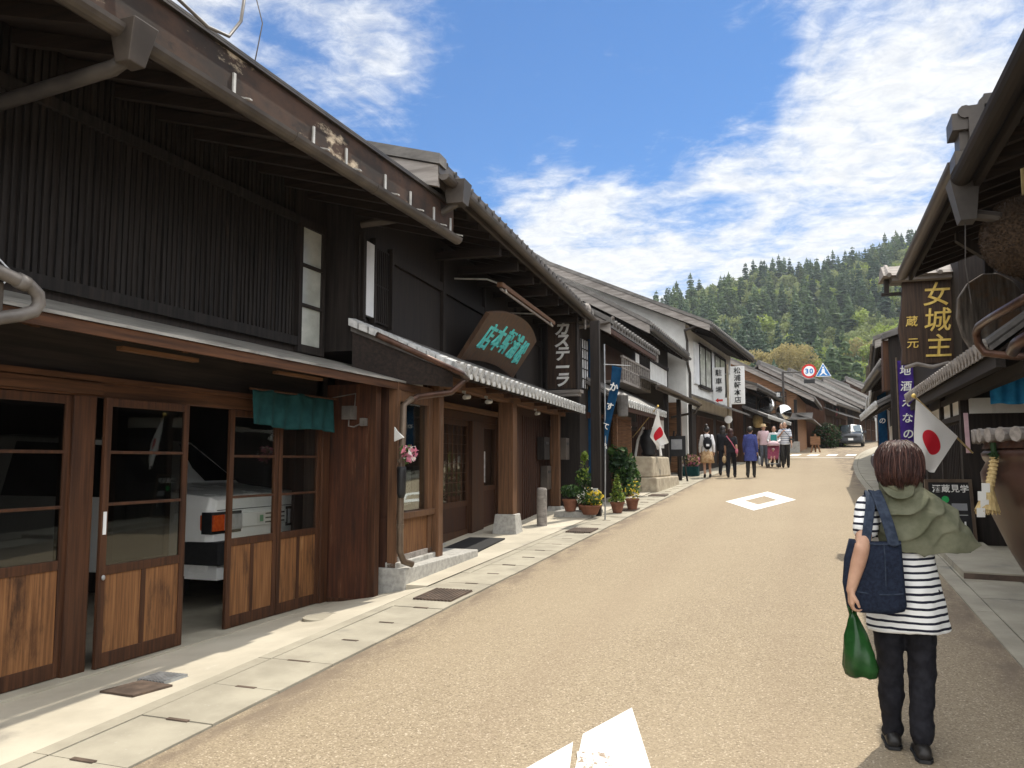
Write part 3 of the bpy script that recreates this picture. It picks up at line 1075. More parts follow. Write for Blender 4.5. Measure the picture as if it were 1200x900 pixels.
# door openings
mb = MB()
mb.box(FA, -1, 7.50, -.07, .02, 2.055, 2.16)
mb.box(FA, -1, 7.50, -.09, .055, 2.16, 2.20)
mb.box(FA, -1, 4.5, .02, .05, 2.07, 2.15)
mb.build('lintel', 'wood_brown_h', A)
mb = MB(); mb.box(FA, -1, 7.5, -.12, -.02, 2.2, 2.58); mb.build('transom_wall', 'wood_dark_h', A)
mb = MB(); mb.box(FA, 4.27, 4.46, -.10, .035, .125, 2.055); mb.build('post', 'door_frame', A, bevel=.006)
mb = MB(); mb.box(FA, 7.34, 7.47, -.10, .04, .125, 2.055); mb.build('post', 'door_frame', A, bevel=.006)
mb = MB(); mb.box(FA, -1, 7.45, -.16, .13, .10, .150); mb.build('door_sill', 'slab', A, bevel=.006)

def leaf(s0, s1, o, rails, zg, label=None, mid=True, gl='glass'):
    t = .032
    mb = MB()
    z0, z1 = .155, 2.05
    st = .055
    mb.box(FA, s0, s0 + st, o, o + t, z0, z1)
    mb.box(FA, s1 - st, s1, o, o + t, z0, z1)
    mb.box(FA, s0 + st, s1 - st, o + .001, o + t - .001, z1 - .06, z1)
    mb.box(FA, s0 + st, s1 - st, o + .001, o + t - .001, z0, z0 + .10)
    mb.box(FA, s0 + st, s1 - st, o + .001, o + t - .001, zg - .035, zg + .03)
    for r in rails:
        mb.box(FA, s0 + st, s1 - st, o + .004, o + t - .004, r - .011, r + .011)
    if mid:
        m = (s0 + s1) / 2
        mb.box(FA, m - .022, m + .022, o + .003, o + t - .003, z0 + .10, zg - .035)
    d = mb.build('sliding_door', 'door_frame', A, bevel=.003)
    mb = MB()
    mb.box(FA, s0 + st - .01, s1 - st + .01, o + .013, o + .018, zg + .02, z1 - .05)
    mb.build('door_glass', gl, d)
    mb = MB()
    mb.box(FA, s0 + st - .01, s1 - st + .01, o + .008, o + .021, z0 + .09, zg - .03)
    mb.build('door_board', 'door_panel', d)
    if label: d['label'] = label
    return d

leaf(3.10, 4.28, -.02, (1.66, 1.285), .90, 'fixed glazed door leaf at the left edge', gl='glass_dim')
leaf(1.9, 3.10, -.02, (1.66, 1.285), .90, gl='glass_dim')
d1 = leaf(4.50, 5.335, .050, (1.66, 1.29), .83, 'half open sliding door with a white handle plate', gl='glass_dim')
mb = MB(); mb.box(FA, 4.512, 4.538, .082, .088, 1.08, 1.24); mb.build('handle_plate', 'white_board', d1)
mb = MB(); mb.ell(FA, (4.53, .09, .78), (.014, .012, .02), 8, 6); mb.build('lock', 'steel', d1)
leaf(4.66, 5.28, -.06, (1.66, 1.29), .83, gl='glass_dim')
leaf(5.93, 6.63, -.02, (1.64, 1.28), .89)
leaf(6.635, 7.335, -.015, (1.64, 1.28), .89)

# room behind the doors
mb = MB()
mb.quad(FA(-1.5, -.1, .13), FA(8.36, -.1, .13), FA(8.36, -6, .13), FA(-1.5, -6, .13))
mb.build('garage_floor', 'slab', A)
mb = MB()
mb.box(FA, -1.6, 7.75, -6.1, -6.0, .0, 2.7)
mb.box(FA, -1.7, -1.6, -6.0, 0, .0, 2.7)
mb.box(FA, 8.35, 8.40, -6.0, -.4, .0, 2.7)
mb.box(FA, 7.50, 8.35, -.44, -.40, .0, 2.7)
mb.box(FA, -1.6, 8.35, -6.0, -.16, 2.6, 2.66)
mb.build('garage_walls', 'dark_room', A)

# boarded wing wall with post
mb = MB()
mb.box(FA, 7.50, 7.545, -.02, .50, .12, 2.40)
sp = mb.build('wing_wall', 'side_panel', A)
mb = MB()
mb.box(FA, 7.485, 7.585, .50, .58, .16, 2.40)
mb.box(FA, 7.49, 7.50, 0.0, .5, .13, .19)
mb.build('wing_post', 'door_frame', sp, bevel=.004)
mb = MB(); mb.box(FA, 7.47, 7.60, .485, .60, .02, .16); mb.build('post_stone', 'stone', sp, bevel=.008)
mb = MB()
mb.box(FA, 7.43, 7.50, .20, .34, 2.03, 2.17)
mb.box(FA, 7.42, 7.43, .225, .315, 2.06, 2.14)
mb.tube([FA(7.46, .27, 2.03), FA(7.44, .28, 1.96), FA(7.46, .33, 1.95), FA(7.46, .43, 1.99)], .008, 6)
mb.box(FA, 7.44, 7.50, .41, .47, 1.96, 2.04)
mb.tube([FA(7.47, .33, 2.15), FA(7.47, .34, 2.30), FA(7.47, -.1, 2.24), FA(7.3, -.25, 2.2)], .007, 6)
tag(mb.build('electric_meter', 'pvc', loc=FA(7.5, .3, 2.0)), 'grey electric meter and switch high on the reddish boarded wall', 'electric meter')

# pipe elbow and box at the left edge
mb = MB()
mb.tube([FA(2.3, .92, 2.70), FA(3.02, .90, 2.565), FA(3.18, .89, 2.535), FA(3.235, .885, 2.50), FA(3.25, .88, 2.45), FA(3.23, .87, 2.405), FA(3.15, .86, 2.37), FA(2.3, .75, 2.12)], .036, 12)
mb.tube([FA(3.10, .895, 2.55), FA(3.16, .892, 2.538)], .043, 12)
tag(mb.build('bent_pipe', 'pvc', smooth=True, loc=FA(3.3, .9, 2.4)), 'grey bent drain pipe at the left edge below the batten wall', 'pipe')
mb = MB(); mb.box(FA, 2.5, 3.06, .72, .86, 2.36, 2.53)
tag(mb.build('junction_box', 'gutter', bevel=.008, loc=FA(3, .8, 2.34)), 'grey box tucked behind the bent drain pipe', 'utility box')
# cables
mb = MB()
mb.tube([FA(3.60, .03, 3.02), FA(3.63, .06, 2.86), FA(3.72, .08, 2.78), FA(3.64, .10, 2.70)], .006, 6)
tag(mb.build('hanging_cable', 'white_board', loc=FA(3.6, 0, 2.7), smooth=True), 'thin pale cable hanging on the dark batten wall', 'cable')
mb = MB()
mb.tube([(-3.62, 3.1, 4.6), (-3.5, 3.55, 4.4), (-3.42, 3.9, 4.27), (-3.40, 4.07, 4.29), (-3.40, 4.18, 4.45), (-3.40, 4.25, 4.9)], .011, 8)
mb.tube([(-3.40, 4.24, 4.85), (-3.40, 4.40, 4.55), (-3.42, 4.36, 4.27)], .004, 6)
tag(mb.build('service_cable', 'pvc', loc=(-3.42, 4, 4.25), smooth=True), 'looping cables at the roof edge against the sky', 'cable')

# noren over the doors
mb = MB()
def noren(a, b):
    s = 6.02 + a * 1.30
    zt = 2.235 - .012 * math.sin(a * 20)
    zb_ = 1.915 + .012 * math.sin(a * 9 + 1) - .02 * a
    return FA(s, .16 + .018 * math.sin(a * 38 + b * 1.2) * (.3 + b) + .012 * math.sin(a * 13), zt * (1 - b) + zb_ * b)
mb.grid(noren, 90, 12)
nr = tag(mb.build('noren_curtain', 'teal', smooth=True, solid=.004, loc=FA(6.7, .16, 2.2)), 'teal cloth curtain hung over the sliding doors', 'noren')
mb = MB(); mb.tube([FA(5.98, .16, 2.238), FA(7.38, .16, 2.238)], .010, 8); mb.build('rail', 'wood_brown', nr)

# white van in the garage; local x towards its right, y is its nose
VL = Local((-5.50, 7.385, .14), 90, 1.12)
V = thing('parked_van', 'old white hatchback parked nose out inside the dark garage', 'car', (-5.36, 7.30, .13))
mb = MB()
W_ = .72
def sec(y, zs):     # half sections, from sill up to roof
    return [[VL(sx * x, y, z) for x, z in zs] for sx in (1,)]
rings = []
secs = [(0.0, [(.64, .34), (.68, .42), (.69, .62), (.685, .86), (.66, .955), (0, .97)]),
        (-.06, [(.69, .30), (.725, .42), (.735, .62), (.73, .88), (.69, .985), (0, 1.0)]),
        (-.72, [(.72, .28), (.74, .42), (.755, .66), (.75, .90), (.70, 1.045), (0, 1.07)]),
        (-.85, [(.72, .28), (.74, .42), (.755, .66), (.75, .92), (.70, 1.07), (0, 1.09)]),
        (-1.40, [(.72, .28), (.74, .42), (.755, .66), (.75, .95), (.58, 1.50), (0, 1.53)]),
        (-2.9, [(.72, .28), (.74, .42), (.755, .66), (.75, .95), (.60, 1.56), (0, 1.60)]),
        (-3.2, [(.70, .32), (.72, .42), (.73, .66), (.73, .95), (.60, 1.45), (0, 1.48)])]
for y, zs in secs:
    ring = [VL(x, y, z) for x, z in zs] + [VL(-x, y, z) for x, z in reversed(zs[:-1])]
    rings.append(ring)
mb.loft(rings)
body = mb.build('body', 'car_white', V, bevel=.012)
def vbox(name, x0, x1, y0, y1, z0, z1, m, par=V, bev=.006):
    mb = MB(); mb.box(VL, x0, x1, y0, y1, z0, z1); return mb.build(name, m, par, bevel=bev)
vbox('bumper', -.74, .74, -.35, .085, .40, .60, 'rubber')
vbox('front_valance', -.70, .70, -.3, .05, .27, .40, 'car_white')
for sx in (1, -1):
    hl = vbox('headlight', *sorted((sx * .36, sx * .585)), -.05, .035, .69, .83, 'lens')
    vbox('turn_signal', *sorted((sx * .59, sx * .735)), -.12, .03, .69, .83, 'amber', hl)
    vbox('lamp_frame', *sorted((sx * .34, sx * .74)), -.10, .012, .665, .855, 'black', hl)
vbox('grille', -.335, .335, -.04, .016, .70, .83, 'car_white')
vbox('number_plate', -.165, .165, .08, .098, .43, .57, 'sign_white')
mb = MB()
for zz in (.725, .765, .805):
    mb.box(VL, -.30, .0, .0165, .0185, zz - .007, zz + .007)
mb.box(VL, -.66, .66, -.02, .003, .865, .872)
mb.build('grille_slots', 'black', V)
pl_ = vbox('sticker', .02, .12, .0165, .019, .72, .81, 'paper')
vbox('sticker_mark', .035, .085, .0185, .021, .735, .795, pm('green print', (.02, .25, .12), (.03, .3, .15)), pl_, 0)
mb = MB()
mb.hexa([VL(-.62, -.885, 1.10), VL(.62, -.885, 1.10), VL(.66, -.87, 1.10), VL(-.66, -.87, 1.10), VL(-.52, -1.375, 1.475), VL(.52, -1.375, 1.475), VL(.53, -1.36, 1.48), VL(-.53, -1.36, 1.48)])
MT['car_glass'] = pm('dark car glass', (.010, .012, .013), (.016, .018, .02), (1, 1, 1), (.3, .7), .05, 0, spec=.8)
mb.build('windscreen', 'car_glass', V)
for sx in (1, -1):
    mb = MB()
    mb.hexa([VL(sx * .742, -1.05, .98), VL(sx * .742, -2.5, .98), VL(sx * .757, -2.5, .97), VL(sx * .757, -1.05, .97), VL(sx * .60, -1.38, 1.45), VL(sx * .60, -2.5, 1.50), VL(sx * .615, -2.5, 1.50), VL(sx * .615, -1.38, 1.45)])
    mb.build('side_window', 'car_glass', V)
    mb = MB(); mb.box(VL, *sorted((sx * .755, sx * .762)), -.80, -.79, .36, .98); mb.box(VL, *sorted((sx * .755, sx * .762)), -.79, -.30, .36, .37)
    mb.build('door_seam', 'black', V)
    mb = MB(); mb.ell(VL, (sx * .84, -1.02, 1.06), (.08, .04, .06), 10, 8); mb.build('wing_mirror', 'black', V, smooth=True)
    for y in (-.62, -2.6):
        mb = MB()
        Fw = lambda a, b, c, y=y, sx=sx: VL(sx * (.62 + c), y + a, .27 + b)
        mb.lathe(Fw, [(.20, -.08), (.26, -.07), (.27, 0), (.26, .09), (.20, .10), (.17, .085)], 20)
        mb.build('wheel', 'rubber', V, smooth=True)
mb = MB(); mb.box(VL, -.05, .03, -.2, -.16, 1.003, 1.02); mb.build('emblem', 'steel', V)

# ================================================================== generic timber house pieces
def tiled_roof(parent, F, s0, s1, oe, ze, orr, zr, rib=.28, board=True, mat='tile', endmat='tile', verge='verge', back=True, fascia='gutter_dark', rr=.062):
    k = (zr - ze) / (oe - orr)
    mb = MB()
    mb.slab(F, [(s0, oe, ze + .10), (s1, oe, ze + .10), (s1, orr, zr + .10), (s0, orr, zr + .10)], .10)
    if back:
        ob = 2 * orr - oe
        mb.slab(F, [(s0, orr, zr + .10), (s1, orr, zr + .10), (s1, ob, ze + .10), (s0, ob, ze + .10)], .10)
    s = s0 + rib * .5
    while s < s1 - .05:
        mb.tube([F(s, oe + .015, ze + .125), F(s, orr, zr + .125)], rr, 6, 0)
        s += rib
    # ridge courses
    mb.box(F, s0 - .05, s1 + .05, orr - .16, orr + .16, zr + .05, zr + .30)
    mb.tube([F(s0 - .08, orr, zr + .34), F(s1 + .08, orr, zr + .34)], .10, 10)
    s = s0 + rib * .5
    while s < s1 - .05:
        mb.tube([F(s, oe + .018, ze + .122), F(s, oe + .045, ze + .115)], rr * 1.12, 10, 1)
        s += rib
    r = mb.build('roof', [mat, endmat], parent)
    mb = MB()
    mb.slab(F, [(s0 + .05, oe - .04, ze - .005), (s1 - .05, oe - .04, ze - .005), (s1 - .05, orr, zr - .005), (s0 + .05, orr, zr - .005)], .05)
    s = s0 + .3
    while s < s1 - .1:
        mb.hexa([F(s, orr, zr - .16), F(s + .07, orr, zr - .16), F(s + .07, oe - .1, ze - .13), F(s, oe - .1, ze - .13),
                 F(s, orr, zr - .05), F(s + .07, orr, zr - .05), F(s + .07, oe - .1, ze - .05), F(s, oe - .1, ze - .05)])
        s += .45
    mb.build('soffit', 'soffit', r)
    if board:
        for sa, sb in ((s0 - .06, s0 - .01), (s1 + .01, s1 + .06)):
            mb = MB()
            mb.hexa([F(sa, orr, zr - .22), F(sb, orr, zr - .22), F(sb, oe + .02, ze - .16), F(sa, oe + .02, ze - .16),
                     F(sa, orr, zr + .06), F(sb, orr, zr + .06), F(sb, oe + .02, ze + .06), F(sa, oe + .02, ze + .06)])
            mb.build('verge_board', verge, r)
            mb = MB()
            mb.hexa([F(sa - .03, orr, zr + .062), F(sb + .12, orr, zr + .062), F(sb + .12, oe + .05, ze + .062), F(sa - .03, oe + .05, ze + .062),
                     F(sa - .03, orr, zr + .20), F(sb + .12, orr, zr + .20), F(sb + .12, oe + .05, ze + .17), F(sa - .03, oe + .05, ze + .17)])
            mb.build('verge_tiles', 'verge_roof', r)
    if fascia:
        mb = MB()
        mb.box(F, s0, s1, oe - .03, oe + .005, ze - .11, ze - .01)
        pts = [(oe + .075 + .06 * math.cos(t), ze - .035 + .06 * math.sin(t)) for t in np.linspace(math.pi, 2 * math.pi, 8)]
        mb.prism(F, pts, s0 - .04, s1 + .04)
        mb.build('eave_gutter', fascia, r)
    return r


def tile_pent(parent, F, pl, pr_, wl, wr, ol, zl, ow, zw, rib=.20, r=.052, mat='tile', endmat='tile_end', name='pent_roof'):
    """tiled lean-to: lip from s=pl..pr_ at (ol,zl), wall line wl..wr at (ow,zw)"""
    mb = MB()
    mb.slab(F, [(pl, ol, zl), (pr_, ol, zl), (wr, ow, zw), (wl, ow, zw)], .05)
    n = int((pr_ - pl) / rib)
    for i in range(n):
        t = (i + .5) / n
        a, b = pl + (pr_ - pl) * t, wl + (wr - wl) * t
        mb.tube([F(a, ol + .01, zl + .028), F(b, ow, zw + .028)], r, 8)
    for i in range(n):
        t = (i + .5) / n
        a = pl + (pr_ - pl) * t
        mb.tube([F(a, ol + .012, zl + .026), F(a, ol + .045, zl + .018)], r * 1.22, 12, 1)
        mb.hexa([F(a + r, ol, zl - .075), F(a + rib - r, ol, zl - .075), F(a + rib - r, ol + .02, zl - .075), F(a + r, ol + .02, zl - .075),
                 F(a + r * .5, ol, zl - .01), F(a + rib - r * .5, ol, zl - .01), F(a + rib - r * .5, ol + .02, zl - .01), F(a + r * .5, ol + .02, zl - .01)], 1)
    p = mb.build(name, [mat, endmat], parent)
    mb = MB()
    mb.slab(F, [(pl + .03, ol - .06, zl - .052), (pr_ - .03, ol - .06, zl - .052), (wr - .03, ow, zw - .052), (wl + .03, ow, zw - .052)], .035)
    mb.build('pent_boards', 'soffit', p)
    return p


def lattice(mb, F, s0, s1, o, z0, z1, nv, nh, t=.02, d=.03):
    for i in range(nv + 1):
        s = s0 + (s1 - s0) * i / nv
        mb.box(F, s - t / 2, s + t / 2, o, o + d, z0, z1)
    for j in range(nh + 1):
        z = z0 + (z1 - z0) * j / nh
        mb.box(F, s0, s1, o + .004, o + d - .004, z - t / 2, z + t / 2)
    return mb


# ================================================================== sweet shop with the porch
FB = Frame(-4.2, 8.86, -4.5)
B = thing('sweet_shop', 'dark timber shop with a carved plaque and a tiled porch roof', 'shop', FB(3, 0, .45))
mb = MB()
mb.prism(FB, [(-.4, 2.75), (-.4, 4.62), (-4.4, 5.9), (-8.4, 4.6), (-8.4, 0), (-3.4, 0), (-3.4, 2.75)], -1.40, 7.15)
mb.build('upper_wall', 'wood_dark', B)
rB = tiled_roof(B, FB, -1.55, 7.25, .60, 4.52, -4.4, 5.85, verge='verge', fascia='gutter', rr=.03)
mb = MB(); mb.box(FB, -1.6, 7.3, .605, .63, 4.50, 4.665); mb.build('eave_board', 'gutter', rB)
mb = MB()
mb.hexa([FB(-1.30, .60, 4.28), FB(-1.12, .60, 4.28), FB(-1.12, .78, 4.28), FB(-1.30, .78, 4.28), FB(-1.33, .57, 4.52), FB(-1.09, .57, 4.52), FB(-1.09, .81, 4.52), FB(-1.33, .81, 4.52)])
mb.tube([FB(-1.2, .68, 4.3), FB(-1.22, .5, 4.2), FB(-1.32, -.36, 4.12)], .04, 8)
mb.build('drain_box', 'gutter', rB)
for s in (1.0, 1.9, 2.8, 3.7, 4.6, 5.5, 6.4):
    mb = MB()
    mb.box(FB, s, s + .1, -.4, .5, 4.30, 4.40)
    mb.build('eave_bracket', 'soffit', rB)
# upper windows
mb = MB()
mb.box(FB, -1.22, -1.02, -.398, -.34, 3.16, 3.97)
mb.build('shutter', 'white_board', B)
mb = MB()
mb.box(FB, -1.30, -1.235, -.398, -.33, 3.1, 4.05)
mb.box(FB, -1.37, -1.36, -.36, -.34, 3.12, 4.0)
mb.box(FB, -1.02, -.97, -.398, -.33, 3.1, 4.05)
lattice(mb, FB, -.95, -.55, -.398, 3.14, 3.98, 8, 2, .018, .03)
mb.box(FB, -.55, -.50, -.398, -.33, 3.1, 4.05)
mb.build('window_frame', 'wood_dark', B)
mb = MB()
for s in (1.2, 3.1, 5.0, 6.9):
    mb.box(FB, s, s + .12, -.399, -.35, 2.9, 4.5)
mb.box(FB, -.5, 7.1, -.399, -.36, 3.9, 4.02)
mb.build('wall_posts', 'wood_dark', B)

pB = tile_pent(B, FB, -.50, 7.30, -1.45, 7.30, .44, 2.63, -.398, 3.00, rib=.235, r=.056)
mb = MB()   # white weathered end course running from the wall to the lip
for i in range(11):
    t0, t1 = i / 11, (i + .82) / 11
    p = lambda t, dz, ds: FB(-1.45 + .95 * t + ds, -.39 + .83 * t, 3.0 - .37 * t + dz)
    mb.hexa([p(t0, .0, -.07), p(t1, .0, -.07), p(t1, .0, .10), p(t0, .0, .10), p(t0, .075, -.07), p(t1, .075, -.07), p(t1, .095, .10), p(t0, .095, .10)])
mb.build('end_tiles', 'tile_end', pB)
mb = MB()
mb.tube([FB(-.56, .47, 2.60), FB(-.56, .50, 2.68)], .085, 12)
mb.build('corner_tile', 'tile_end', pB)
mb = MB()   # board closing the end of the lean-to
mb.hexa([FB(-1.42, -.39, 2.45), FB(-1.39, -.39, 2.45), FB(-.50, .40, 2.42), FB(-.53, .40, 2.42), FB(-1.42, -.39, 2.97), FB(-1.39, -.39, 2.97), FB(-.50, .40, 2.58), FB(-.53, .40, 2.58)])
mb.build('end_board', 'soffit', pB)
mb = MB()
mb.tube([FB(-1.55, -.05, 2.88), FB(-.62, .55, 2.56), FB(-.52, .58, 2.50)], .034, 8)
mb.tube([FB(-.54, .58, 2.52), FB(-.56, .40, 2.36), FB(-.80, .10, 2.30), FB(-1.02, .12, 2.24)], .036, 10)
mb.build('copper_gutter', 'copper', pB, smooth=True)
# small snow hooks under the plaque
# porch beams and posts
mb = MB()
mb.box(FB, -.55, 7.25, -.075, .075, 2.50, 2.60)
mb.box(FB, -.55, 7.25, -.06, .06, 2.60, 2.66)
mb.box(FB, .1, 7.2, -.52, -.45, 2.34, 2.42)
mb.build('porch_beam', 'wood_porch', B, bevel=.006)
for s in (.9, 1.8, 2.7, 3.7, 4.6, 5.6, 6.5):
    mb = MB()
    mb.box(FB, s, s + .08, -.6, .38, 2.545, 2.62)
    mb.build('porch_rafter', 'wood_brown', B)
for s, wd in ((.02, .075), (3.18, .12), (6.62, .085)):
    g = gz(8.86 + s)
    mb = MB(); mb.box(FB, s - wd, s + wd, -wd, wd, g + .02, 2.50)
    ps = mb.build('porch_post', 'wood_post', B, bevel=.006)
    mb = MB()
    h = .30 if s > 3 and s < 4 else .10
    e = wd + .04
    mb.hexa([FB(s - e - .04, -e - .04, g - .05), FB(s + e + .04, -e - .04, g - .05), FB(s + e + .04, e + .04, g - .05), FB(s - e - .04, e + .04, g - .05),
             FB(s - e, -e, g + h), FB(s + e, -e, g + h), FB(s + e, e, g + h), FB(s - e, e, g + h)])
    mb.build('post_stone', 'stone', ps, bevel=.01)
# show window
mb = MB()
mb.box(FB, -1.12, -1.04, -.10, .0, .45, 2.45)
mb.box(FB, -.20, -.06, -.10, .0, .45, 2.45)
mb.box(FB, -1.04, -.20, -.10, .0, 2.24, 2.45)
mb.box(FB, -1.10, -.055, -.10, .035, .98, 1.045)
mb.build('shop_window_frame', 'wood_post', B, bevel=.004)
mb = MB(); mb.box(FB, -1.04, -.20, -.06, -.05, 1.045, 2.24)
gs = mb.build('shop_window', 'glass_shop', B)
mb = MB(); mb.quad(FB(-.92, -.075, 1.10), FB(-.55, -.075, 1.12), FB(-.55, -.075, 1.50), FB(-.92, -.075, 1.49)); mb.build('notice', 'paper', gs)
mb = MB(); mb.box(FB, -1.08, -.08, -.09, -.02, .60, .98); mb.build('window_apron', 'door_panel', B)
mb = MB(); mb.box(FB, -1.08, -.08, -.09, .0, .54, .60); mb.build('window_base', 'verge', B)
mb = MB(); mb.box(FB, -1.12, -.0, -.12, .04, .25, .54); mb.build('window_plinth', 'stone', B, bevel=.01)
mb = MB(); mb.box(FB, -1.1, .1, -.75, -.70, .4, 2.5); mb.box(FB, -1.1, -1.05, -.7, -.1, .4, 2.5); mb.box(FB, -.06, -.02, -.60, -.08, .4, 2.55); mb.box(FB, -1.1, -.06, -.7, -.1, 1.0, 1.02); mb.build('display_case', 'wood_red', B)
# entrance wall
mb = MB()
mb.box(FB, -.1, 7.15, -.75, -.66, .3, 2.75)
mb.box(FB, 4.62, 7.15, -.66, -.22, .3, 2.75)
mb.build('entrance_wall', 'wood_red', B)
mb = MB()
mb.box(FB, 4.45, 4.60, -.66, -.19, .4, 2.6)
mb.box(FB, .05, 4.45, -.66, -.56, 2.22, 2.34)
mb.box(FB, 3.0, 3.6, -.658, -.52, .4, 2.22)
mb.box(FB, .05, .12, -.66, -.56, .4, 2.22)
mb.build('entrance_frame', 'wood_brown', B, bevel=.004)
def shopdoor(s0, s1, o, zg, lat):
    mb = MB()
    z0, z1 = .44, 2.215
    mb.box(FB, s0, s0 + .07, o, o + .035, z0, z1); mb.box(FB, s1 - .07, s1, o, o + .035, z0, z1)
    mb.box(FB, s0 + .07, s1 - .07, o + .002, o + .033, z1 - .08, z1); mb.box(FB, s0 + .07, s1 - .07, o + .002, o + .033, z0, z0 + .12)
    mb.box(FB, s0 + .07, s1 - .07, o + .002, o + .033, zg - .04, zg + .04)
    if lat:
        lattice(mb, FB, s0 + .07, s1 - .07, o + .012, zg + .04, z1 - .08, 6, 8, .010, .014)
    d = mb.build('shop_door', 'wood_brown', B)
    mb = MB(); mb.box(FB, s0 + .06, s1 - .06, o + .006, o + .010, zg + .03, z1 - .07); mb.build('door_glass', 'glass', d)
    mb = MB(); mb.box(FB, s0 + .06, s1 - .06, o + .008, o + .022, z0 + .11, zg - .03); mb.build('door_board', 'wood_red', d)
    return d
shopdoor(1.6, 3.0, -.62, .95, True)
shopdoor(.14, 1.6, -.655, .95, True)
d2 = shopdoor(3.62, 4.44, -.60, 1.15, False)
mb = MB(); mb.box(FB, 3.66, 3.70, -.565, -.53, 1.25, 1.75); mb.build('handle', 'tile_end', d2)
mb = MB()
for s0, s1 in ((4.9, 6.0), (6.05, 7.1)):
    lattice(mb, FB, s0, s1, -.218, .55, 2.4, 8, 1, .022, .012)
mb.build('wall_slats', 'wood_red', B)
mb = MB(); mb.box(FB, .1, 4.5, -.64, -.50, .36, .44); mb.build('threshold', 'stone', B, bevel=.008)
# doormat
mb = MB(); mb.box(FB, .5, 2.4, -.36, .18, .40, .43)
mb.v = [(x, y, gz(y) + (.035 if z > .41 else .005)) for x, y, z in mb.v]
tag(mb.build('doormat', 'rubber', loc=FB(1.4, 0, .42)), 'dark flat mat before the shop entrance', 'mat')

# ---------------------------------------------------- things on the shop front
P = thing('carved_plaque', 'brown carved plaque with turquoise brush characters tilted under the eaves', 'sign', FB(2.8, -.1, 3.1))
def pq(u, t, dpt):     # u along, t up, dpt out of the board
    sl_ = .92
    arch = .16 * (1 - (2 * u - 1) ** 2)
    z0, z1 = 3.03 + arch * .55, 3.66 + arch * 1.0
    z = z0 + (z1 - z0) * t
    o = -.28 + .46 * ((z - 3.03) / .68)
    return FB(1.55 + 2.75 * u - .35 * t * 0, o + dpt, z - dpt * .6)
mb = MB()
n = 16
rings = []
for d in (0, .05):
    rings.append([pq(i / n, 0, d) for i in range(n + 1)] + [pq(1 - i / n, 1, d) for i in range(n + 1)])
mb.loft(rings)
brd = mb.build('board', 'plaque', P)
up_ = Vector(pq(.5, 1, 0)) - Vector(pq(.5, 0, 0))
rt_ = Vector(pq(1, .5, 0)) - Vector(pq(0, .5, 0))
for i, ch in enumerate('店本軒浦松'):
    u = .17 + .165 * i
    c = Vector(pq(u, .50, .055))
    lettering(ch, c, rt_, up_, .45, P, 'turq', bold=.016, slant=.12, sx=.86)
mb = MB()
rings = []
for d in (-.02, .02):
    rings.append([pq(.04 + .92 * i / n, -.02, d) for i in range(n + 1)] + [pq(.96 - .92 * i / n, -.2, d) for i in range(n + 1)])
mb.loft(rings)
mb.build('lower_rail', 'wood_dark', P)
for u in (.12, .88):
    mb = MB()
    c = Vector(pq(u, -.16, .05))
    mb.tube([tuple(c + Vector((0, .02 * math.cos(t), .1 - t * .03))) for t in np.linspace(0, 6.2, 12)], .010, 6)
    mb.build('hook', 'tile_end', P, smooth=True)

L = thing('strip_lamp', 'slim strip lamp on brackets above the carved plaque', 'lamp', FB(3.0, .35, 4.0))
mb = MB(); mb.box(FB, 1.5, 4.85, .32, .40, 3.99, 4.05); mb.build('housing', 'wood_post', L)
mb = MB(); mb.tube([FB(1.55, .36, 3.965), FB(4.8, .36, 3.965)], .018, 8); mb.build('tube', 'verge', L)
for s in (1.75, 4.6):
    mb = MB(); mb.tube([FB(s, .36, 4.05), FB(s, .1, 4.16), FB(s, -.39, 4.2)], .012, 6); mb.tube([FB(s - .12, .42, 3.93), FB(s + .02, .36, 4.02)], .015, 6); mb.build('arm', 'bracket', L)

# hanging castella sign, faces down the street
S = thing('hanging_sign', 'tall dark hanging sign with white katakana under a small roof', 'sign', FB(6.9, .2, 3.0))
FS = Local(FB(6.85, .1, 0), -2)
mb = MB(); mb.box(FS, -.30, .30, -.05, .05, 3.03, 4.50); mb.build('board', 'sign_wood', S, bevel=.004)
mb = MB()
for x0, x1 in ((-.33, -.29), (.29, .33)):
    mb.box(FS, x0, x1, -.075, .075, 3.0, 4.55)
mb.box(FS, -.29, .29, -.07, .07, 4.46, 4.55)
mb.build('frame', 'wood_dark', S)
mb = MB(); mb.hexa([FS(-.42, -.24, 4.55), FS(.52, -.24, 4.55), FS(.52, .24, 4.55), FS(-.42, .24, 4.55), FS(-.42, -.04, 4.66), FS(.52, -.04, 4.66), FS(.52, .04, 4.66), FS(-.42, .04, 4.66)])
rs_ = mb.build('sign_roof', 'verge', S)
mb = MB(); mb.ell(FS, (.52, -.1, 4.60), (.10, .12, .13), 8, 6); mb.tube([FS(.5, -.1, 4.5), FS(.5, -.1, 4.2)], .02, 6); mb.build('roof_finial', 'verge', rs_)
mb = MB(); mb.box(FS, -.38, .40, -.13, .13, 2.94, 3.0); mb.box(FS, -.34, .36, -.10, .10, 2.88, 2.94); mb.build('base', 'verge', S)
mb = MB(); mb.box(FS, -.40, -.33, -.02, .02, 3.2, 3.26); mb.box(FS, -.9, -.33, -.02, .02, 4.3, 4.36); mb.build('mount', 'wood_dark', S)
lettering('カステーラ', FS(.02, -.055, 3.73), FS(1, 0, 0) - Vector(FS(0, 0, 0)) if False else Vector(FS(1, 0, 0)) - Vector(FS(0, 0, 0)), (0, 0, 1), .31, S, 'ink_white', bold=.034, slant=.22, pitch=.84)
# fix the long vowel: drawn upright in vertical writing by the font cell

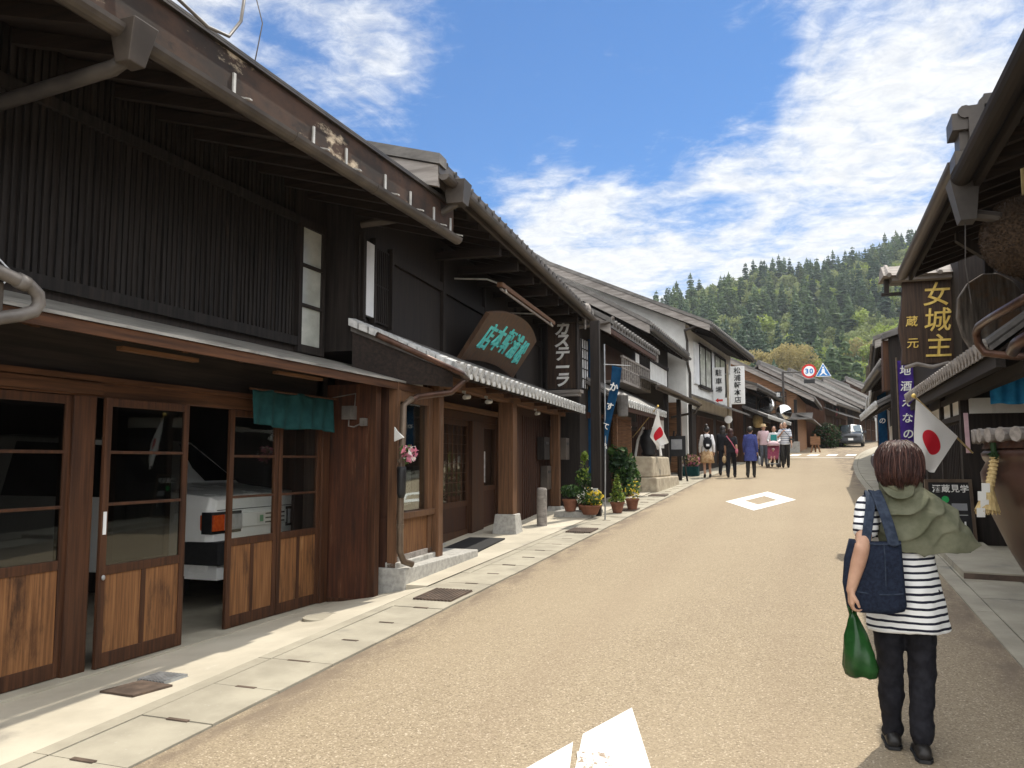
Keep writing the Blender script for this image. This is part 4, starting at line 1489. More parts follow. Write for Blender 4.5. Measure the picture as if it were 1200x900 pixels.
DP = thing('downpipe', 'brown downpipe beside the shop window', 'downpipe', FB(-1.2, .08, .3))
mb = MB(); mb.tube([FB(-1.02, .12, 2.26), FB(-1.17, .09, 2.18), FB(-1.17, .07, 1.2), FB(-1.17, .07, .66), FB(-1.14, .10, .56), FB(-1.05, .16, .52)], .035, 10); mb.build('pipe', 'post_steel', DP, smooth=True)
mb = MB(); mb.tube([FB(-1.17, .07, 1.58), FB(-1.17, .07, 1.62)], .042, 10); mb.tube([FB(-1.17, .07, .9), FB(-1.17, .07, .94)], .042, 10); mb.build('clip', 'post_steel', DP)

FW = thing('flower_vase', 'dark hanging vase with pink and white flowers on the wing wall', 'flower vase', FB(-1.24, .1, 1.3))
mb = MB(); mb.lathe(lambda a, b, c: FB(-1.27 + a, .12 + b, c), [(.03, 1.22), (.045, 1.26), (.05, 1.5), (.045, 1.54)], 12); mb.build('vase', 'black', FW, smooth=True)
mb = MB()
cc = FB(-1.24, .18, 1.68)
MT['petal_pink'] = leafmat('pink petals', (.62, .16, .26), (.75, .35, .45))
MT['petal_white'] = leafmat('white petals', (.72, .70, .62), (.80, .78, .74))
MT['leaf'] = leafmat('green leaves', (.030, .075, .018), (.085, .15, .035))
MT['leaf_dark'] = leafmat('dark green leaves', (.012, .036, .012), (.035, .075, .022))
MT['leaf_lime'] = leafmat('lime leaves', (.14, .21, .03), (.27, .34, .05))
MT['petal_yellow'] = leafmat('yellow petals', (.70, .50, .03), (.78, .62, .10))
mb.leaves(cc, (.09, .10, .10), 70, .045, [0, 0, 1, 2])
mb.build('flowers', ['petal_pink', 'petal_white', 'leaf'], FW)
mb = MB(); cc = FB(-1.27, .08, 1.86); mb.hexa([tuple(Vector(cc) + Vector(q)) for q in ((-.05, 0, -.06), (.06, 0, -.02), (.06, .02, -.02), (-.05, .02, -.06), (-.05, 0, .09), (-.02, 0, .05), (-.02, .02, .05), (-.05, .02, .09))])
mb.build('paper_flag', 'paper', FW)

for s, o, lab in ((.85, .1, 'small spotlight under the porch beam near the first post'), (1.75, .12, 'small white camera under the porch beam past the first post'), (4.7, .1, 'small spotlight under the porch beam beyond the thick post')):
    mb = MB()
    mb.tube([FB(s, o - .04, 2.50), FB(s, o, 2.44)], .012, 6)
    mb.tube([FB(s - .07, o, 2.41), FB(s + .05, o + .02, 2.43)], [.028, .034], 10)
    mb.box(FB, s - .02, s + .02, o - .05, o - .01, 2.47, 2.50)
    tag(mb.build('spotlight', 'bracket', loc=FB(s, o, 2.42)), lab, 'spotlight')

# mail boxes on the reddish wall
for (s, o, z0, z1, wd, m, lab) in ((6.15, -.20, 1.62, 2.05, .22, 'wood_dark', 'dark wooden mailbox on the reddish porch wall'), (6.85, .06, 1.62, 2.05, .16, 'gutter', 'grey mailbox beside the last porch post'), (6.35, -.20, 1.05, 1.50, .17, 'gutter', 'pale letter box below the dark mailbox')):
    T = thing('mailbox', lab, 'mailbox', FB(s, o, z0))
    mb = MB(); mb.box(FB, s - wd, s + wd, o, o + .14, z0, z1); mb.build('box', m, T, bevel=.01)
    mb = MB(); mb.box(FB, s - wd * .6, s + wd * .6, o + .141, o + .147, z1 - .14, z1 - .09); mb.build('slot', 'black', T)
mb = MB(); mb.lathe(lambda a, b, c: FB(7.05 + a, -.1 + b, c), [(.09, 2.25), (.10, 2.3), (.10, 2.42), (.06, 2.48)], 14)
tag(mb.build('wall_lamp', 'white_board', loc=FB(7, -.1, 2.3)), 'small round white lamp under the end of the porch roof', 'lamp')

BL = thing('bollard', 'short weathered wooden bollard on the pavement under the porch', 'bollard', (-4.21, 13.01, gz(13.01)))
mb = MB(); mb.lathe(Local((-4.21, 13.01, gz(13.01))), [(.085, -.02), (.085, .60), (.07, .63), (.02, .635)], 18); mb.build('post', 'verge', BL, smooth=False)

# ================================================================== lattice front house (third on the left)
FC = Frame(-4.45, 16.3, 0.5)
C1 = thing('lattice_house', 'dark house with a railed balcony and a tall wooden lattice box in front', 'house', FC(3, 0, .7))
mb = MB()
mb.prism(FC, [(0, .4), (0, 4.62), (-3.6, 6.7), (-7.2, 4.5), (-7.2, .4)], 0, 5.6)
mb.build('wall', 'wood_dark', C1)
tiled_roof(C1, FC, .15, 5.4, .62, 4.36, -3.6, 6.75, fascia=None)
mb = MB()
mb.box(FC, .2, 5.3, .55, .62, 4.24, 4.34)
s = .3
while s < 5.2:
    mb.hexa([FC(s, 0, 4.56), FC(s + .05, 0, 4.56), FC(s + .05, .60, 4.22), FC(s, .60, 4.22), FC(s, 0, 4.64), FC(s + .05, 0, 4.64), FC(s + .05, .60, 4.29), FC(s, .60, 4.29)])
    s += .3
mb.build('eave_rafters', 'wood_red', C1)
mb = MB(); mb.tube([FC(.2, .68, 4.56), FC(.1, .60, 4.45), FC(-.5, -.1, 4.25), FC(-.6, -.3, 4.1)], .04, 8); mb.build('drain_pipe', 'gutter', C1)
# shoji window towards the camera side
mb = MB(); lattice(mb, FC, .12, .62, .012, 3.1, 4.15, 3, 5, .02, .02); wf = mb.build('shoji_window', 'wood_dark', C1)
mb = MB(); mb.box(FC, .12, .62, .002, .010, 3.1, 4.15); mb.build('shoji_paper', 'white_board', wf)
mb = MB(); mb.box(FC, .66, .76, .0, .08, 1.2, 4.2); mb.build('corner_post', 'navy_cloth', C1)
# balcony
mb = MB()
mb.box(FC, 2.2, 5.5, .0, .42, 3.40, 3.46)
for i in range(15):
    s = 2.25 + i * .23
    mb.box(FC, s, s + .05, .37, .41, 3.46, 3.98)
mb.box(FC, 2.2, 5.5, .36, .42, 3.98, 4.03)
mb.box(FC, 2.2, 5.5, .375, .405, 3.72, 3.75)
mb.build('balcony', 'verge', C1)
mb = MB(); mb.box(FC, 2.2, 5.5, .002, .02, 3.46, 4.3); mb.build('balcony_shutters', 'wood_brown', C1)
tile_pent(C1, FC, .4, 5.6, .4, 5.6, .78, 2.82, 0, 3.30, rib=.24)
mb = MB(); mb.box(FC, .5, 5.5, .70, .76, 2.66, 2.76); mb.box(FC, .5, 5.5, 0, .05, 2.5, 2.62); mb.build('lip_beam', 'wood_red', C1)
mb = MB(); mb.lathe(lambda a, b, c: FC(.45 + a, .80 + b, c), [(.03, 2.5), (.11, 2.52), (.12, 2.95), (.05, 3.0)], 12); mb.build('end_ornament', 'tile', C1)
# lattice box standing proud of the wall
mb = MB()
zb0, zb1 = gz(18.8) + .0, 2.55
lattice(mb, FC, 1.35, 2.75, .42, zb0 + .25, zb1, 11, 2, .035, .035)
mb.box(FC, 2.70, 2.78, .0, .47, zb0, zb1); mb.box(FC, 1.30, 1.38, .38, .47, zb0, zb1)
mb.box(FC, 1.30, 2.78, .0, .475, zb1, zb1 + .06)
mb.box(FC, 1.38, 2.70, .36, .46, zb0 + .12, zb0 + .25)
mb.build('lattice_box', 'wood_porch', C1)
mb = MB(); mb.box(FC, 2.9, 5.3, .002, .03, .9, 2.4); lattice(mb, FC, 2.9, 5.3, .03, .9, 2.4, 14, 3, .03, .02); mb.build('door_lattice', 'wood_red', C1)
mb = MB(); mb.box(FC, 4.4, 4.8, .002, .04, 2.45, 2.62); mb.build('plaster_strip', 'plaster', C1)

# ================================================================== fourth house
FD = Frame(-4.55, 22.0, 0.5)
C2 = thing('eaved_house', 'dark low house with a long gutter and a deep lower roof', 'house', FD(3, 0, .9))
mb = MB()
mb.prism(FD, [(0, .6), (0, 5.4), (-3.6, 7.35), (-7.4, 5.2), (-7.4, .6)], 0, 5.9)
mb.build('wall', 'wood_dark', C2)
tiled_roof(C2, FD, -.75, 5.95, .66, 5.08, -3.6, 7.5, fascia='gutter_dark')
mb = MB(); mb.box(FD, .4, 5.5, .002, .03, 4.0, 4.6); mb.build('upper_plaster', 'plaster', C2)
mb = MB(); mb.box(FD, .3, 5.6, .03, .08, 3.9, 4.0); mb.box(FD, .3, 5.6, .03, .08, 4.6, 4.7); lattice(mb, FD, 1.0, 2.4, .032, 4.0, 4.6, 9, 1, .03, .03); mb.build('upper_trim', 'wood_dark', C2)
mb = MB(); mb.slab(FD, [(-1.6, 1.0, 3.56), (5.9, 1.0, 3.56), (5.9, 0, 4.0), (-1.6, 0, 4.0)], .06)
lp = mb.build('lower_roof', 'verge_roof', C2)
mb = MB()
mb.box(FD, -1.6, 5.9, .96, 1.0, 3.38, 3.49)
mb.prism(FD, [(1.06 + .06 * math.cos(t), 3.48 + .06 * math.sin(t)) for t in np.linspace(math.pi, 2 * math.pi, 8)], -1.62, 5.95)
mb.tube([FD(5.75, 1.05, 3.42), FD(5.75, .9, 3.2), FD(5.75, .1, 3.05)], .04, 8)
mb.build('lower_gutter', 'gutter', lp)
for s in (.9, 3.1, 5.5):
    g = gz(22 + s)
    mb = MB(); mb.box(FD, s - .06, s + .06, .72, .84, g, 3.46); mb.build('post', 'wood_dark', C2)
mb = MB(); mb.box(FD, 3.4, 5.4, .002, .03, 2.0, 3.0); mb.build('plaster_panel', 'plaster', C2)
mb = MB(); mb.box(FD, .2, 3.2, .002, .04, 1.0, 3.0); lattice(mb, FD, .2, 3.2, .04, 1.0, 3.0, 12, 2, .03, .02); mb.build('lattice_front', 'wood_red', C2)

# ================================================================== white plastered house
FE = Frame(-3.95, 28.4, 4.3)
D = thing('white_house', 'tall white plastered house with a dark tiled roof', 'house', FE(4, 0, 1.2))
mb = MB()
mb.prism(FE, [(0, .8), (0, 6.48), (-5.9, 9.05), (-11.6, 6.4), (-11.6, .8)], 0, 9.2)
mb.build('wall', 'plaster', D)
tiled_roof(D, FE, -.7, 9.3, .95, 6.06, -5.9, 9.15, fascia='gutter_dark')
mb = MB()
mb.box(FE, 3.0, 6.6, -.5, -.42, 3.3, 3.34)
for (a, b, c, d) in ((2.0, 4.2, 4.35, 5.85), (5.0, 7.4, 4.35, 5.85)):
    mb2 = MB(); mb2.box(FE, a, b, .002, .05, c, d); mb2.box(FE, a - .06, a, .002, .09, c - .06, d + .06); mb2.box(FE, b, b + .06, .002, .09, c - .06, d + .06); mb2.box(FE, a, b, .05, .09, d, d + .06); mb2.box(FE, a, b, .05, .12, c - .08, c)
    mb2.box(FE, (a + b) / 2 - .03, (a + b) / 2 + .03, .05, .08, c, d)
    wv = mb2.build('window', 'wood_dark', D)
    mb2 = MB(); mb2.box(FE, a + .06, (a + b) / 2 - .06, .052, .06, c + .05, d - .05); mb2.box(FE, (a + b) / 2 + .06, b - .06, .052, .06, c + .05, d - .05); mb2.build('window_pane', 'glass_frost', wv)
for (a, b) in ((1.2, 1.9), (4.3, 4.9), (7.5, 8.1)):
    mb2 = MB(); mb2.box(FE, a, b, .002, .07, 4.35, 5.85); mb2.build('shutter', 'white_board', D)
mb2 = MB(); mb2.slab(FE, [(1.0, .72, 5.95), (8.4, .72, 5.95), (8.4, 0, 6.25), (1.0, 0, 6.25)], .05); mb2.build('window_hood', 'soffit', D)
mb2 = MB(); mb2.box(FE, .6, 9.1, .002, .06, 1.0, 3.4); mb2.build('ground_floor_boards', 'wood_dark', D)
mb2 = MB(); lattice(mb2, FE, 1.2, 4.2, .062, 1.5, 3.2, 14, 2, .04, .03); lattice(mb2, FE, 5.0, 8.6, .062, 1.5, 3.2, 14, 2, .04, .03); mb2.build('ground_floor_lattice', 'wood_brown', D)
mb2 = MB(); mb2.slab(FE, [(.8, .8, 3.62), (9.2, .8, 3.62), (9.2, 0, 3.95), (.8, 0, 3.95)], .07); mb2.build('lower_roof', 'tile', D)
mb2 = MB(); mb2.tube([FE(-.7, .80, 6.2), FE(-.6, .1, 6.0), FE(-.05, .06, 5.7), FE(-.05, .06, 4.9), FE(.3, .06, 4.6), FE(.3, .06, 1.3)], .045, 8); mb2.build('drain_pipe', 'gutter_dark', D)
mb2 = MB(); mb2.gable(lambda s, o, z: FE(o, s, z), [(-2.3, 4.35), (-1.0, 4.35), (-1.0, 4.95), (-1.65, 5.05), (-2.3, 4.95)], -.08, -.002)
mb2.build('side_window', 'wood_brown', D)
mb2 = MB(); mb2.box(FE, -.07, -.002, -.75, -.2, 1.2, 3.6); mb2.build('orange_panel', 'clap', D)
mb2 = MB(); mb2.box(FE, -.02, -.001, -2.0, -.01, .9, 1.4); mb2.build('grey_base', 'stone', D)

# ================================================================== shop with the white signs
FG = Frame(-2.85, 38.3, 5.5)
D2 = thing('signed_shop', 'small dark shop with a tiled lower roof behind the white signs', 'shop', FG(3, 0, 1.6))
mb = MB(); mb.prism(FG, [(0, 1.2), (0, 5.0), (-4, 6.4), (-8, 5.0), (-8, 1.2)], 0, 8.0); mb.build('wall', 'wood_brown', D2)
tiled_roof(D2, FG, -.5, 8.1, .7, 4.85, -4, 6.45, fascia='gutter_dark', board=True)
mb = MB(); lattice(mb, FG, .4, 3.4, .01, 4.1, 4.75, 9, 3, .05, .05); lattice(mb, FG, 4.0, 7.4, .01, 4.1, 4.75, 9, 3, .05, .05); mb.box(FG, 0, .2, .002, .05, 1.5, 4.9); mb.build('upper_lattice', 'wood_dark', D2)
tile_pent(D2, FG, -.2, 8.0, -.2, 8.0, 1.1, 3.55, 0, 4.02, rib=.26, r=.06)
mb = MB(); mb.box(FG, .2, 7.8, .004, .08, 1.6, 3.8); mb.build('shop_front', 'wood_dark', D2)
mb = MB(); lattice(mb, FG, .4, 3.6, .085, 1.8, 3.6, 10, 2, .05, .03); lattice(mb, FG, 4.2, 7.6, .085, 1.8, 3.6, 10, 2, .05, .03); mb.build('shop_lattice', 'wood_brown', D2)

# ================================================================== gabled clapboard house beyond the crossing
FH = Frame(-.72, 52.6, 3)
E_ = thing('clapboard_house', 'orange clapboard gabled house at the crossing, with a lattice balcony', 'house', FH(3, 0, 2.2))
mb = MB(); mb.prism(FH, [(0, 1.8), (0, 5.6), (-6.2, 8.95), (-12, 5.6), (-12, 1.8)], 0, 9); mb.build('wall', 'clap', E_)
tiled_roof(E_, FH, -.6, 9.2, 1.0, 5.25, -6.2, 9.1, rib=.34, fascia='gutter_dark')
GW = lambda a, b, z: FH(-b, -a, z)     # gable wall: a across (to the left), b out towards the camera
mb = MB()
z = 4.9
while z < 7.8:
    w0 = 6.2 - max(0, (z - 5.35) / 3.25) * 6.2
    mb.box(GW, .1 + max(0, (z - 5.3) * 1.9), 7, .003, .03, z, z + .17)
    z += .2
mb.build('clapboards', 'clap', E_)
mb = MB()
lattice(mb, GW, .6, 4.6, .25, 4.45, 5.75, 13, 5, .05, .05)
mb.box(GW, .5, 4.7, .03, .32, 4.35, 4.45)
mb.build('balcony_lattice', 'wood_dark', E_)
mb = MB(); mb.box(GW, .0, .18, .003, .12, 1.9, 5.3); mb.box(GW, 2.3, 2.45, .003, .1, 1.9, 4.4); mb.box(GW, 4.6, 4.8, .003, .1, 1.9, 7.2); mb.build('posts', 'wood_dark', E_)
mb = MB(); mb.slab(GW, [(-.9, 1.3, 4.1), (5.2, 1.3, 4.1), (5.2, 0, 4.5), (-.9, 0, 4.5)], .08); mb.slab(FH, [(-1.2, 1.0, 4.05), (9, 1.0, 4.05), (9, 0, 4.45), (-1.2, 0, 4.45)], .08); mb.build('lower_roof', 'verge_roof', E_)
mb = MB(); mb.box(GW, .2, 5.0, .004, .06, 2.3, 4.1); mb.build('dark_front', 'wood_dark', E_)
mb = MB(); lattice(mb, GW, .3, 2.0, .065, 2.6, 3.9, 8, 3, .05, .03); mb.build('ground_lattice', 'wood_brown', E_)
mb = MB(); mb.box(GW, -.1, 1.3, .1, .4, 2.0, 2.75); mb.build('stone_base', 'stone', E_)

# ================================================================== row of houses climbing away on the left
def far_house(x, y, ang, L, ze, zr, depth, label, wallm, name='far_house', white=False):
    F = Frame(x, y, ang)
    g = gz(y)
    T = thing(name, label, 'house', F(L / 2, 0, g))
    mb = MB(); mb.prism(F, [(0, g - .5), (0, ze + .1), (-depth / 2, zr), (-depth, ze), (-depth, g - .5)], 0, L); mb.build('wall', wallm, T)
    tiled_roof(T, F, -.5, L + .4, .9, ze - .15, -depth / 2, zr, rib=.36, fascia='gutter')
    mb = MB(); mb.slab(F, [(-.2, 1.0, g + 2.5), (L, 1.0, g + 2.5), (L, 0, g + 2.95), (-.2, 0, g + 2.95)], .08); mb.build('lower_roof', 'tile', T)
    for k in range(int(L / 3)):
        a = .5 + k * 3
        mb = MB(); lattice(mb, F, a, a + 2.0, .03, g + 3.2, ze - .35, 5, 2, .06, .05); wq = mb.build('window', 'wood_dark', T)
        mb = MB(); mb.box(F, a, a + 2.0, .003, .03, g + 3.2, ze - .35); mb.build('window_pane', 'glass_frost' if not white else 'car_glass', wq)
        mb = MB(); lattice(mb, F, a, a + 2.2, .03, g + .5, g + 2.4, 8, 2, .06, .05); mb.build('ground_lattice', 'wood_brown', T)
    return T

far_house(1.0, 63.5, 11, 10, gz(63) + 3.3, gz(63) + 6.2, 9, 'brown house with grey eaves just past the clapboard house', 'wood_brown')
far_house(3.4, 75, 12, 12, gz(75) + 3.2, gz(75) + 6.3, 10, 'dark house with pale windows behind the approaching car', 'wood_dark')
far_house(6.4, 89, 13, 12, gz(89) + 3.2, gz(89) + 6.4, 10, 'white walled house further up the climbing street', 'plaster', white=True)
far_house(9.6, 103, 14, 14, gz(103) + 3.4, gz(103) + 7.0, 11, 'brown house with a large pale roof near the end of the street', 'wood_brown')
far_house(14.5, 120, 30, 14, gz(118) + 3.8, gz(118) + 7.4, 11, 'last tan gabled house closing the end of the street', 'clap')

# ================================================================== right hand side
FR = Frame(1.95, 0, 0.0, 'R')       # o runs towards the street (to -x)
R1 = thing('sake_brewery', 'dark brewery with a tiled lower roof on the right side of the street', 'shop', FR(16, 0, .5))
mb = MB()
mb.prism(FR, [(0, .2), (0, 4.4), (-4.5, 6.2), (-9, 4.4), (-9, .2)], 12.30, 17.6)
mb.build('wall', 'wood_dark', R1)
mb = MB()      # set back bay with the entrance, nearer the camera
mb.prism(FR, [(-.85, .1), (-.85, 4.6), (-4.5, 6.2), (-9, 4.6), (-9, .1)], 2.0, 12.295)
mb.build('entrance_bay', 'wood_dark', R1)
# far eave (second roof) and near eave (first roof)
def eave(s0, s1, o, z, nm, gm='gutter'):
    mb = MB()
    mb.hexa([FR(s0, -1.2, z + .72), FR(s1, -1.2, z + .72), FR(s1, o, z + .02), FR(s0, o, z + .02), FR(s0, -1.2, z + .86), FR(s1, -1.2, z + .86), FR(s1, o, z + .16), FR(s0, o, z + .16)])
    mb.hexa([FR(s0, -4.5, z + 2.3), FR(s1, -4.5, z + 2.3), FR(s1, -1.2, z + .72), FR(s0, -1.2, z + .72), FR(s0, -4.5, z + 2.44), FR(s1, -4.5, z + 2.44), FR(s1, -1.2, z + .86), FR(s0, -1.2, z + .86)])
    r = mb.build(nm, 'soffit', R1)
    mb = MB()
    s = s0 + .13
    while s < s1:
        mb.tube([FR(s, o + .01, z + .13), FR(s, -4.5, z + 2.44)], .05, 6)
        s += .26
    mb.build('roof_tiles', 'tile', r)
    mb = MB()
    s = s0 + .2
    while s < s1:
        mb.hexa([FR(s, -.8, z + .42), FR(s + .06, -.8, z + .42), FR(s + .06, o - .06, z - .06), FR(s, o - .06, z - .06), FR(s, -.8, z + .52), FR(s + .06, -.8, z + .52), FR(s + .06, o - .06, z + .02), FR(s, o - .06, z + .02)])
        s += .36
    mb.build('rafters', 'soffit', r)
    mb = MB()
    mb.box(FR, s0, s1, o - .03, o + .01, z - .09, z + .10)
    mb.build('eave_board', 'wood_dark_h', r)
    mb = MB()
    mb.prism(FR, [(o + .085 + .07 * math.cos(t), z - .01 + .07 * math.sin(t)) for t in np.linspace(math.pi, 2 * math.pi, 9)], s0, s1)
    mb.box(FR, s0, s1, o + .005, o + .03, z + .08, z + .19)
    mb.build('gutter', gm, r)
    return r
ra = eave(7.15, 11.4, .70, 3.98, 'upper_roof')
rb = eave(1.5, 6.55, .80, 3.62, 'near_roof', 'wood_dark_h')
mb = MB()   # stacked ridge end tiles between the two roofs
for k, (s, o, z, a, b) in enumerate(((7.0, .76, 4.20, .09, .12), (7.0, .62, 4.24, .12, .14), (6.98, .50, 4.31, .13, .14), (6.95, .34, 4.40, .16, .15), (6.9, .05, 4.52, .20, .16), (6.9, -.35, 4.70, .24, .18))):
    mb.box(FR, s - .12, s + .16, o - a, o + a, z - b * .6, z + b * .5)
    mb.tube([FR(s - .14, o, z + b * .5), FR(s + .2, o, z + b * .5)], .05, 10)
mb.box(FR, 6.86, 7.16, .0, .74, 4.0, 4.30); mb.box(FR, 6.86, 7.16, -.6, .3, 4.2, 4.55); mb.box(FR, 6.92, 7.14, .40, .80, 3.98, 4.14); mb.box(FR, 6.9, 7.15, .55, .84, 3.86, 3.97)
mb.build('ridge_end_tiles', 'gutter_dark', ra)
mb = MB()
mb.hexa([FR(6.42, .80, 3.30), FR(6.58, .80, 3.30), FR(6.58, .90, 3.30), FR(6.42, .90, 3.30), FR(6.40, .77, 3.60), FR(6.60, .77, 3.60), FR(6.60, .96, 3.60), FR(6.40, .96, 3.60)])
mb.tube([FR(6.5, .85, 3.36), FR(6.5, .5, 3.28), FR(6.5, -.7, 3.2)], .04, 8)
mb.build('drain_box', 'gutter_dark', rb)
mb = MB(); mb.tube([FR(6.5, .86, 3.3), FR(6.52, .87, 3.0), FR(6.55, .84, 2.72)], .004, 5); mb.build('rain_chain', 'gutter_dark', rb)
# corrugated sheet wall above the lower roof
mb = MB()
s = 6.6
while s < 12.2:
    mb.tube([FR(s, -.84, 2.7), FR(s, -.84, 4.5)], .035, 6)
    s += .075
mb.build('corrugated_sheet', 'corrug', R1)
for sa in (7.9, 10.6):
    mb = MB(); mb.box(FR, sa, sa + .11, -.84, -.70, 2.6, 4.35); mb.build('wall_strut', 'wood_dark', R1)
mb = MB()
mb.hexa([FR(9.5, .45, 3.9), FR(9.6, .45, 3.9), FR(9.6, -.8, 2.9), FR(9.5, -.8, 2.9), FR(9.5, .45, 4.0), FR(9.6, .45, 4.0), FR(9.6, -.8, 3.0), FR(9.5, -.8, 3.0)])
mb.build('eave_strut', 'wood_dark', R1)
# tiled lower roof
tile_pent(R1, FR, 8.6, 15.6, 8.6, 15.6, .36, 2.66, -.02, 2.95, rib=.19, r=.05, endmat='verge')
mb = MB(); mb.box(FR, 8.6, 15.6, .24, .32, 2.46, 2.58); mb.box(FR, 8.6, 12.4, .0, .1, 2.40, 2.52); mb.build('lip_beam', 'wood_dark_h', R1)
mb = MB(); mb.slab(FR, [(8.0, .22, 2.64), (12.2, .22, 2.64), (12.2, -.86, 3.0), (8.0, -.86, 3.0)], .05); mb.build('bay_roof', 'soffit', R1)
mb = MB()
mb.tube([FR(5.2, .66, 2.58), FR(6.9, .66, 2.66), FR(7.35, .66, 2.67), FR(7.48, .66, 2.63), FR(7.52, .64, 2.55), FR(7.5, .60, 2.47), FR(7.4, .4, 2.42), FR(7.2, -.1, 2.38)], .032, 10)
mb.tube([FR(6.2, .5, 2.46), FR(6.9, .5, 2.46), FR(7.05, .5, 2.42)], .045, 10)
mb.build('copper_gutter', 'copper', R1, smooth=True)
# ground floor
mb = MB()
for s in (12.32, 14.1, 15.9, 17.5):
    mb.box(FR, s - .07, s + .07, 0, .07, .45, 2.9)
mb.box(FR, 12.3, 17.6, .0, .06, 2.14, 2.22); mb.box(FR, 12.3, 17.6, .0, .06, 2.42, 2.5)
mb.box(FR, 13.2, 13.26, 0, .05, 2.22, 2.42)
mb.build('posts', 'wood_dark', R1)
mb = MB(); mb.box(FR, 12.4, 17.5, .001, .02, 2.22, 2.42); mb.build('plaster_band', 'plaster', R1)
mb = MB(); lattice(mb, FR, 12.45, 17.4, .004, .6, 2.12, 34, 1, .03, .02); mb.build('board_front', 'wood_dark', R1)
mb = MB(); mb.box(FR, 12.2, 17.6, -.02, .12, .38, .60); mb.build('stone_base', 'stone', R1, bevel=.01)
mb = MB(); mb.box(lambda s, o, z: FR(s, o, z), 12.24, 12.295, -.84, .0, .5, 2.6); mb.build('return_wall', 'wood_dark', R1)
mb = MB(); mb.box(FR, 12.18, 12.235, -.8, -.03, 2.22, 2.42); mb.build('return_plaster', 'plaster', R1)

# things on the brewery
G = thing('brewery_sign', 'big wooden shop sign with gold characters under a small tiled roof', 'sign', FR(13, .3, 3))
FSG = Local((1.66, 13.0, 0), -3)
mb = MB()
prof = [(-.40, 2.98), (-.38, 3.2), (-.42, 3.5), (-.37, 3.8), (-.34, 4.20), (.37, 4.20), (.38, 3.8), (.41, 3.4), (.38, 3.1), (.40, 2.98)]
mb.gable(FSG, prof, -.05, .05)
mb.build('board', 'sign_wood', G, bevel=.01)
mb = MB(); mb.hexa([FSG(-.62, -.30, 4.24), FSG(.62, -.30, 4.24), FSG(.62, .30, 4.24), FSG(-.62, .30, 4.24), FSG(-.62, -.05, 4.42), FSG(.62, -.05, 4.42), FSG(.62, .05, 4.42), FSG(-.62, .05, 4.42)])
sr = mb.build('sign_roof', 'verge', G)
mb = MB()
for k in range(6):
    mb.tube([FSG(-.55 + k * .22, -.32, 4.245), FSG(-.55 + k * .22, 0, 4.43)], .035, 6)
mb.box(FSG, -.5, .5, -.2, .2, 4.18, 4.24)
mb.build('roof_ribs', 'verge', sr)
mb = MB(); mb.box(FSG, -.58, -.52, -.05, .05, 4.02, 4.235); mb.box(FSG, -.62, -.36, -.04, .04, 4.0, 4.04); mb.build('bracket', 'wood_dark', G)
mb = MB(); mb.tube([FSG(-.36, -.06, 2.93), FSG(-.2, -.07, 2.98), FSG(0, -.06, 2.93), FSG(.2, -.07, 2.98), FSG(.36, -.06, 2.93)], .028, 8); mb.build('carved_foot', 'verge', G, smooth=True)
dx = Vector(FSG(1, 0, 0)) - Vector(FSG(0, 0, 0))
for i, ch in enumerate('女城主'):
    lettering(ch, FSG(.10, -.055, 3.98 - i * .37), dx, (0, 0, 1), .36, G, 'gold', bold=.006, slant=.10)
for i, ch in enumerate('蔵元'):
    lettering(ch, FSG(-.24, -.055, 3.60 - i * .32), dx, (0, 0, 1), .16, G, 'gold', bold=.004, slant=.1)

K = thing('wood_slab_sign', 'carved upright tree slab hung beside the gold lettered sign', 'sign', FR(11.6, -.3, 3))
FK = Local((2.16, 11.5, 0), -8)
mb = MB()
n = 14
ring = [(.40 * math.cos(t) * (1 + .06 * math.sin(3 * t)), 3.38 + .56 * math.sin(t)) for t in np.linspace(0, 2 * math.pi, n, endpoint=False)]
mb.gable(FK, ring, -.05, .05)
mb.build('slab', 'carved', K, bevel=.02)
mb = MB(); mb.box(FK, -.05, .05, -.02, .02, 3.9, 4.3); mb.build('hanger', 'wood_dark', K)

SG = thing('cedar_ball', 'large round brown cedar leaf ball hanging under the brewery eaves', 'cedar ball', (1.50, 6.65, 3.2))
mb = MB()
c0 = Vector((1.495, 6.65, 3.20))
rr_ = random.Random(3)
mb.ell(IDENT, c0, (.285, .285, .285), 32, 20)
for _ in range(5200):
    d = Vector((rr_.gauss(0, 1), rr_.gauss(0, 1), rr_.gauss(0, 1))).normalized()
    e = d.orthogonal().normalized(); e.rotate(Matrix.Rotation(rr_.uniform(0, 6.28), 3, d))
    p = c0 + d * .28
    q = c0 + d * rr_.uniform(.296, .308) + e * rr_.uniform(-.008, .008)
    f = d.cross(e) * .006
    mb.poly([tuple(p + f), tuple(p - f), tuple(q)])
mb.build('ball', 'sugidama', SG)
mb = MB(); mb.tube([tuple(c0 + Vector((0, 0, .28))), tuple(c0 + Vector((0, 0, .55)))], .012, 6); mb.build('rope', 'straw', SG)

